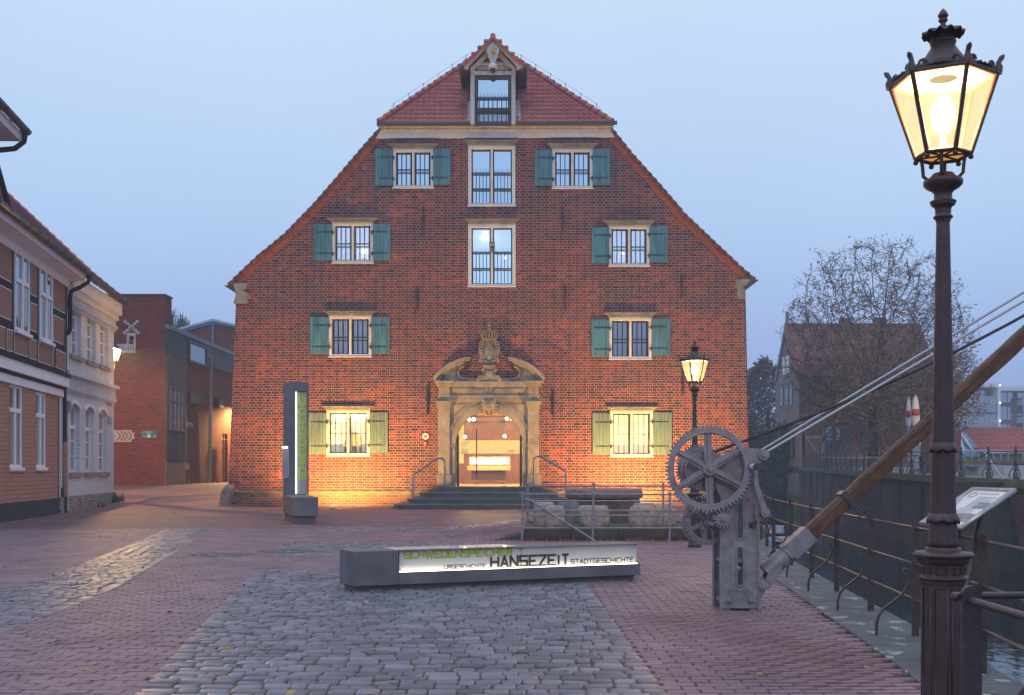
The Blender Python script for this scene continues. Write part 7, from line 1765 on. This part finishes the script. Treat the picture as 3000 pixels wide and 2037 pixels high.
S_ = [(315,850),(440,846),(445,1150),(360,1150),(345,1000),(330,900)]; mb = MB(); mb.prism([(pt_(x, y).x, pt_(x, y).z) for x, y in S_], lambda u, z, d: (u, 57+d, z), 0, 1.1); bh = mb.build('hood', pm('white_wicker', (.62,.62,.63), .8, var=.15, vs=14, bump=.02, bs=30), bc_, bevel=.08, seg=3)
mb = MB(); mb.tube([pt_(x, y, 56.97) for x, y in ((312,852),(345,900),(368,1000),(372,1140))], .05, 6); a, b_ = pt_(345, 1150, 56.6), pt_(440, 1080, 56.6); mb.box(a.x, b_.x, 56.5, 57, a.z, b_.z); mb.build('seat', M['panel'], bc_)
bn = thing('litter_bin', 'dark slatted litter bin in front of the white beach chair', 'bin', (19.8, 53, 1.5)); a, b_ = W(*zp('v', 335, 1138), 53), W(*zp('v', 405, 1010), 53); xc, r = (a.x+b_.x)/2, (b_.x-a.x)/2
for k in range(18):
    q = 2*pi*k/18; mb = MB() if k == 0 else mb; mb.tube([(xc+r*cos(q), 53+r*sin(q), a.z), (xc+r*cos(q), 53+r*sin(q), b_.z-.15), (xc+r*1.35*cos(q), 53+r*1.35*sin(q), b_.z)], .03, 4)
mb.build('slats', M['bluegrey'], bn); mb = MB(); mb.lathe([(r*.92,a.z),(r*.92,b_.z-.1)], (xc,53,0), 16); mb.build('liner', M['iron'], bn)
tbl = thing('cafe_table', 'folding wooden cafe table behind the far railing', 'table', (18.9, 54.5, 1.5)); a, b_ = W(*zp('v', 190, 1005), 54.5), W(*zp('v', 300, 985), 54.5)
mb = MB(); mb.box(a.x, b_.x, 54.2, 55, a.z, a.z+.05); mb.build('table_top', M['wood'], tbl)
for s in (0, 1):
    mb = MB(); mb.rod((a.x+.1, 54.4+s*.4, a.z), (b_.x-.1, 54.4+s*.4, farz(a.x, 54.4)), .025, 5); mb.rod((b_.x-.1, 54.4+s*.4, a.z), (a.x+.1, 54.4+s*.4, farz(a.x, 54.4)), .025, 5); mb.build('leg', M['wood'], tbl)
for i, (x, lab) in enumerate(((520,'pale cafe bench seen through the railing, leftmost of three'), (620,'pale cafe bench seen through the railing, middle of three'), (730,'pale cafe bench seen through the railing, rightmost of three'))):
    p = W(*zp('h', x, 1338), 80-i*3); t2 = thing('cafe_bench', lab, 'bench', (p.x, p.y, farz(p.x, p.y)), 'cafe benches'); mb = MB(); mb.box(p.x-.9, p.x+1.4, p.y, p.y+.4, p.z-.05, p.z+.05); mb.build('seat', M['woodgrey'], t2)
    for d in (-.7, 1.2): mb = MB(); mb.box(p.x+d-.05, p.x+d+.05, p.y+.05, p.y+.35, farz(p.x, p.y), p.z-.05); mb.build('leg', M['wood'], t2)
# ------------------------------------------------------------------ trees
M['bark'] = pm('dark_bark', (.030,.026,.026), .9, var=.3, vs=3, bump=.02, bs=9)
def leafmat(name, cols):
    m, t, b = newmat(name); b.inputs['Roughness'].default_value = .7; g = N(t, 'ShaderNodeNewGeometry'); cr = N(t, 'ShaderNodeValToRGB'); e = cr.color_ramp.elements
    e[0].color = (*cols[0], 1); e[1].color = (*cols[-1], 1)
    for i, c in enumerate(cols[1:-1]): k = e.new((i+1)/(len(cols)-1)); k.color = (*c, 1)
    t.links.new(g.outputs['Random Per Island'], cr.inputs[0]); t.links.new(cr.outputs[0], b.inputs['Base Color']); return m
M['brownleaf'] = leafmat('brown_autumn_leaf', [(.09,.042,.018),(.19,.085,.028),(.14,.055,.02),(.24,.115,.035)])
M['purpleleaf'] = leafmat('purple_beech_leaf', [(.020,.010,.014),(.035,.018,.022),(.05,.03,.03),(.025,.016,.02)])
M['ivy'] = leafmat('dark_ivy_leaf', [(.008,.014,.010),(.016,.026,.014),(.022,.03,.018),(.012,.018,.014)])
def leaves(name, mat, pts, size, par=None, r=rnd, n=1, spread=.3):
    V, Fc = [], []
    for p in pts:
        for _ in range(n):
            c = Vector(p)+Vector((r.gauss(0,spread), r.gauss(0,spread), r.gauss(0,spread)))
            a = Vector((r.gauss(0,1), r.gauss(0,1), r.gauss(0,1))).normalized(); b_ = a.orthogonal().normalized(); s = size*r.uniform(.6,1.4); k = len(V)
            V += [c-a*s, c+b_*s*.45, c+a*s, c-b_*s*.45]; Fc.append((k, k+1, k+2, k+3))
    mb = MB(); mb.add(V, Fc); return mb.build(name, mat, par)
def grow(mb, p, d, L, r, depth, R, tips, spread=.55, up=.10, kids=(2,3), shrink=.78, minr=.012):
    n = 4; pts = [p]; q = p.copy(); dd = d.copy()
    for i in range(n):
        dd = (dd+Vector((R.gauss(0,.10), R.gauss(0,.10), R.gauss(0,.08)+up*.3))).normalized(); q = q+dd*L/n; pts.append(q.copy())
    mb.tube(pts, [max(minr, r*(1-.35*i/n)) for i in range(n+1)], 6 if r > .1 else (4 if r > .03 else 3), caps=False)
    if depth <= 2: tips += pts[1:]
    if depth == 0: return
    for k in range(R.randint(*kids)):
        a = R.uniform(0, 2*pi); o = dd.orthogonal().normalized(); o2 = dd.cross(o); s = R.uniform(.5, 1.0)*spread
        nd = (dd+(o*cos(a)+o2*sin(a))*s+Vector((0,0,up))).normalized(); t_ = R.choice((1, .75, .55)) if k else 1
        st_ = pts[int(round(t_*n))]
        grow(mb, st_, nd, L*shrink*R.uniform(.8,1.15), r*(.66 if k else .74), depth-1, R, tips, spread, up, kids, shrink, minr)
R = random.Random(11); tr = thing('bare_tree', 'large autumn tree, bare twigs above brown leaves, before the old half-timbered house', 'tree', (24.8, 75, 1.8))
mb = MB(); base = Vector((24.8,75,1.7)); mb.tube([base, base+Vector((.03,0,1.5)), base+Vector((.0,.1,3.2)), base+Vector((-.1,0,4.6))], [.42,.32,.29,.27], 10); mb.build('trunk', M['bark'], tr)
def colonise(base, height, C, rad, zmin, N_, D, R, kill=1.6, reach=9):
    """branch skeleton that grows towards points scattered through the crown"""
    A = []
    while len(A) < N_:
        p = np.array([R.gauss(0,1) for _ in range(3)]); p /= np.linalg.norm(p); p *= R.random()**.36
        q = np.array(C)+p*np.array([rad[0], rad[1], rad[2] if p[2] > 0 else rad[3]])
        if q[2] > zmin and R.random() < 1: A.append(q)
    A = np.array(A); nodes = [np.array(base)+np.array([.04*sin(k),.03*cos(k),k*D]) for k in range(int(height/D))]; par = [-1]+list(range(len(nodes)-1))
    for it in range(110):
        P = np.array(nodes); d2_ = ((A[:, None]-P[None])**2).sum(2); near = d2_.argmin(1); dm = d2_.min(1)
        keep = dm > (kill*D)**2; A = A[keep]; near = near[keep]; dm = dm[keep]
        if len(A) == 0: break
        grew = 0
        for k in np.unique(near[dm < (reach)**2]):
            v = A[near == k]-P[k]; v = (v/np.linalg.norm(v, axis=1, keepdims=True)).sum(0)+np.array([R.gauss(0,.25), R.gauss(0,.25), R.gauss(0,.25)+.15]); v /= np.linalg.norm(v)
            q = P[k]+v*D
            if np.min(((P-q)**2).sum(1)) < (.35*D)**2: continue
            nodes.append(q); par.append(int(k)); grew += 1
        if not grew: break
    return np.array(nodes), par
P, par = colonise((24.8,75,4.6), 1.4, (25.0,75,9.3), (6.8,5.4,8.3,4.6), 4.4, 3400, .40, R)
n = len(P); rad = np.full(n, .013); cnt = np.zeros(n, int)
rr = np.full(n, .0)
for k in range(n-1, 0, -1):
    rr[k] = max(rr[k], .0145**2.35)
    rr[par[k]] += rr[k]; cnt[par[k]] += 1
rad = np.minimum(.27, np.maximum(.017, rr**(1/2.35)))
mb = MB(); tips = []
for k in range(1, n):
    a, b_ = Vector(P[par[k]]), Vector(P[k]); r0, r1_ = min(rad[par[k]], rad[k]*1.25), rad[k]
    mb.tube([a, b_], [r0, r1_], 5 if r0 > .06 else 3, caps=False)
    if cnt[k] == 0 or rad[k] < .03:
        tips.append(b_); d = (b_-a).normalized()
        for _ in range(4 if cnt[k] == 0 else 2):
            e = (d*.8+Vector((R.gauss(0,.5), R.gauss(0,.5), R.gauss(0,.4)))).normalized(); l = R.uniform(.35,.8); m_ = b_+e*l*.5; f = m_+(e+Vector((R.gauss(0,.3), R.gauss(0,.3), R.gauss(0,.3)))).normalized()*l*.5
            mb.tube([b_, m_, f], [.016,.014,.011], 3, caps=False); tips.append(f)
mb.build('branches', M['bark'], tr)
lt = [p for p in tips if (p.z > 11.5 or p.x > 20.9) and R.random() < (.98 if p.z < 9 else (.85 if p.z < 12.5 else .40))]
low = []
for _ in range(5200):
    a = R.uniform(0, 2*pi); rr_ = R.uniform(.2,1)**.6*6.6; z = R.uniform(4.7, 9.0)-.10*rr_+.9*sin(a*4+rr_); f = min(1, (z-2.2)/3); q_ = (25.2+rr_*cos(a)*f, 75+rr_*sin(a)*f, z)
    if q_[0] > 20.9+.5*sin(z*2): low.append(q_)
leaves('crown', M['brownleaf'], lt, .115, tr, R, 3, .22); leaves('lower_crown', M['brownleaf'], low, .135, tr, R, 3, .40)
R = random.Random(4); t2 = thing('purple_tree', 'dark purple copper beech between the warehouse and the old house', 'tree', (26.5, 112, 1))
mb = MB(); mb.tube([(26.3,112,-1),(26.3,112,4),(26.2,112,8)], [.4,.3,.12], 8); mb.build('trunk', M['bark'], t2)
pts = []
for _ in range(5200):
    a = R.uniform(0, 2*pi); z = R.uniform(0, 1); rad = 3.9*sqrt(max(0, 1-(z*1.02)**2.2))*(1+.18*sin(a*3+z*9)); rr = rad*R.uniform(.45,1)**.5; pts.append((26.3+rr*cos(a)-.5*z, 112+rr*sin(a), 1.5+z*11.0+.5*sin(a*4)))
leaves('crown', M['purpleleaf'], pts, .22, t2, R, 2, .22)
t3 = thing('ivy_bank', 'dark ivy-covered bank above the water beside the warehouse', 'ivy', (22.5, 100, 0))
mb = MB(); mb.box(17.5, 25.2, 99.5, 104, -3, 4.6); mb.build('bank_core', M['soil'], t3)
pts = []
for _ in range(5200): x = R.uniform(17.6, 25.4); z = R.uniform(-2.2, 5.4)*(1 if R.random() < .9 else 1.1); pts.append((x, 99.3+R.uniform(-.7,.5), z+.5*sin(x*2.1)))
leaves('leaves', M['ivy'], pts, .20, t3, R, 2, .2)
for i, (x0, h, lab) in enumerate(((455,118,'bare poplar behind the green cladding, leftmost and cut by the brick corner'), (497,108,'bare poplar behind the green cladding, second and tallest'), (565,178,'bare poplar behind the green cladding, third from the brick corner'), (608,208,'bare poplar behind the green cladding, rightmost and shortest'))):
    b0 = W(*zp('R', x0, 420), 120); tp_ = W(*zp('R', x0, h), 120); t4 = thing('bare_poplar', lab, 'tree', (b0.x, 120, 0), 'bare poplars behind the hall'); mb = MB(); mb.tube([(b0.x,120,0), b0, tp_], [.3,.2,.02], 6); mb.build('trunk', M['bark'], t4)
    mb = MB()
    for k in range(70):
        z = b0.z+(tp_.z-b0.z)*R.uniform(0,.95)-1; a = R.uniform(0,2*pi); l = (tp_.z-z)*.22+.5; c = Vector((b0.x,120,z)); e = c+Vector((cos(a)*l*.45, sin(a)*l*.45, l*1.3)); mb.tube([c, c.lerp(e,.5)+Vector((cos(a)*.2,sin(a)*.2,0)), e], [.05,.035,.012], 3, caps=False)
        f = c.lerp(e, .5); mb.tube([f, f+Vector((R.gauss(0,.4), R.gauss(0,.4), .9))], [.03,.01], 3, caps=False)
    mb.build('branches', M['bark'], t4)
# ------------------------------------------------------------------ litter of leaves, weeds in the joints
R = random.Random(9); M['fallen'] = leafmat('fallen_leaf', [(.30,.14,.03),(.40,.26,.08),(.22,.09,.03),(.45,.33,.14)])
mb = MB(); nl = 0
while nl < 620:
    y = 6.5+38*R.random()**1.3; x = R.uniform(-.5*y, min(.48*y, qx(y)-.1))
    if x > .3 and 24 < y < 25.2: continue
    if R.random() > (1 if (x < -.2*y or y > 20) else .35): continue
    z = hgt(x, y)+.022; s = R.uniform(.025,.05); a = R.uniform(0,6.3); c = Vector((x,y,z)); u = Vector((cos(a),sin(a),R.uniform(-.2,.4)))*s; v = Vector((-sin(a),cos(a),R.uniform(-.2,.4)))*s*.6
    mb.add([c-u, c-v*.9+u*.1, c+u, c+v+u*.1], [(0,1,2,3)]); nl += 1
struct(mb.build('fallen_leaves', M['fallen']), 'stuff')
M['weed'] = leafmat('joint_weed', [(.03,.06,.012),(.06,.10,.02),(.09,.10,.03)])
mb = MB()
def tuft(x, y, n, h, sp):
    for _ in range(n):
        a = R.uniform(0,6.3); c = Vector((x+R.gauss(0,sp), y+R.gauss(0,sp), hgt(x,y)-.01)); d = Vector((cos(a)*.5, sin(a)*.5, 1)).normalized()*h*R.uniform(.5,1.2); w_ = Vector((-sin(a),cos(a),0))*h*.10; mb.add([c-w_, c+w_, c+d], [(0,1,2)])
for i in range(60):
    t_ = R.random(); u = R.random(); p = Fl.pt(LL*t_, 0, .12+.5*u*u); tuft(p[0], p[1]-.0, 14, .035, .035)
for i in range(34): p = G(*zp('f', 480+R.gauss(0,1)*120+i*6, 1010+i*16)); tuft(p.x, p.y, 7, .03, .02)
for i in range(60): y = 26+22*R.random(); 
for (u, n, h) in ((7.7,60,.5),(7.3,30,.4),(4.4,16,.3),(5.2,8,.25)): p = FBh.pt(u, 0, .16); tuft(p[0], p[1], n, h, .14)
for (x, n, h) in ((-19.6,14,.3),(-21,10,.25),(-22.4,12,.25)): tuft(x, 59.8, n, h, .2)
for (y, n, h) in ((62.5,24,.4),(64,14,.3),(69,16,.3)): tuft(XR+.25, y, n, h, .25)
struct(mb.build('joint_weeds', M['weed']), 'stuff')
# ------------------------------------------------------------------ evening mist
m, t, b = newmat('mist'); t.nodes.remove(b); pv_ = N(t, 'ShaderNodeVolumePrincipled'); pv_.inputs['Density'].default_value = .0016
pv_.inputs['Color'].default_value = (.82,.90,1,1); t.links.new(pv_.outputs[0], t.nodes['Material Output'].inputs['Volume'])
mb = MB(); mb.box(-150, 215, -30, 420, -6, 24); hz = mb.build('haze', m); struct(hz, 'stuff')
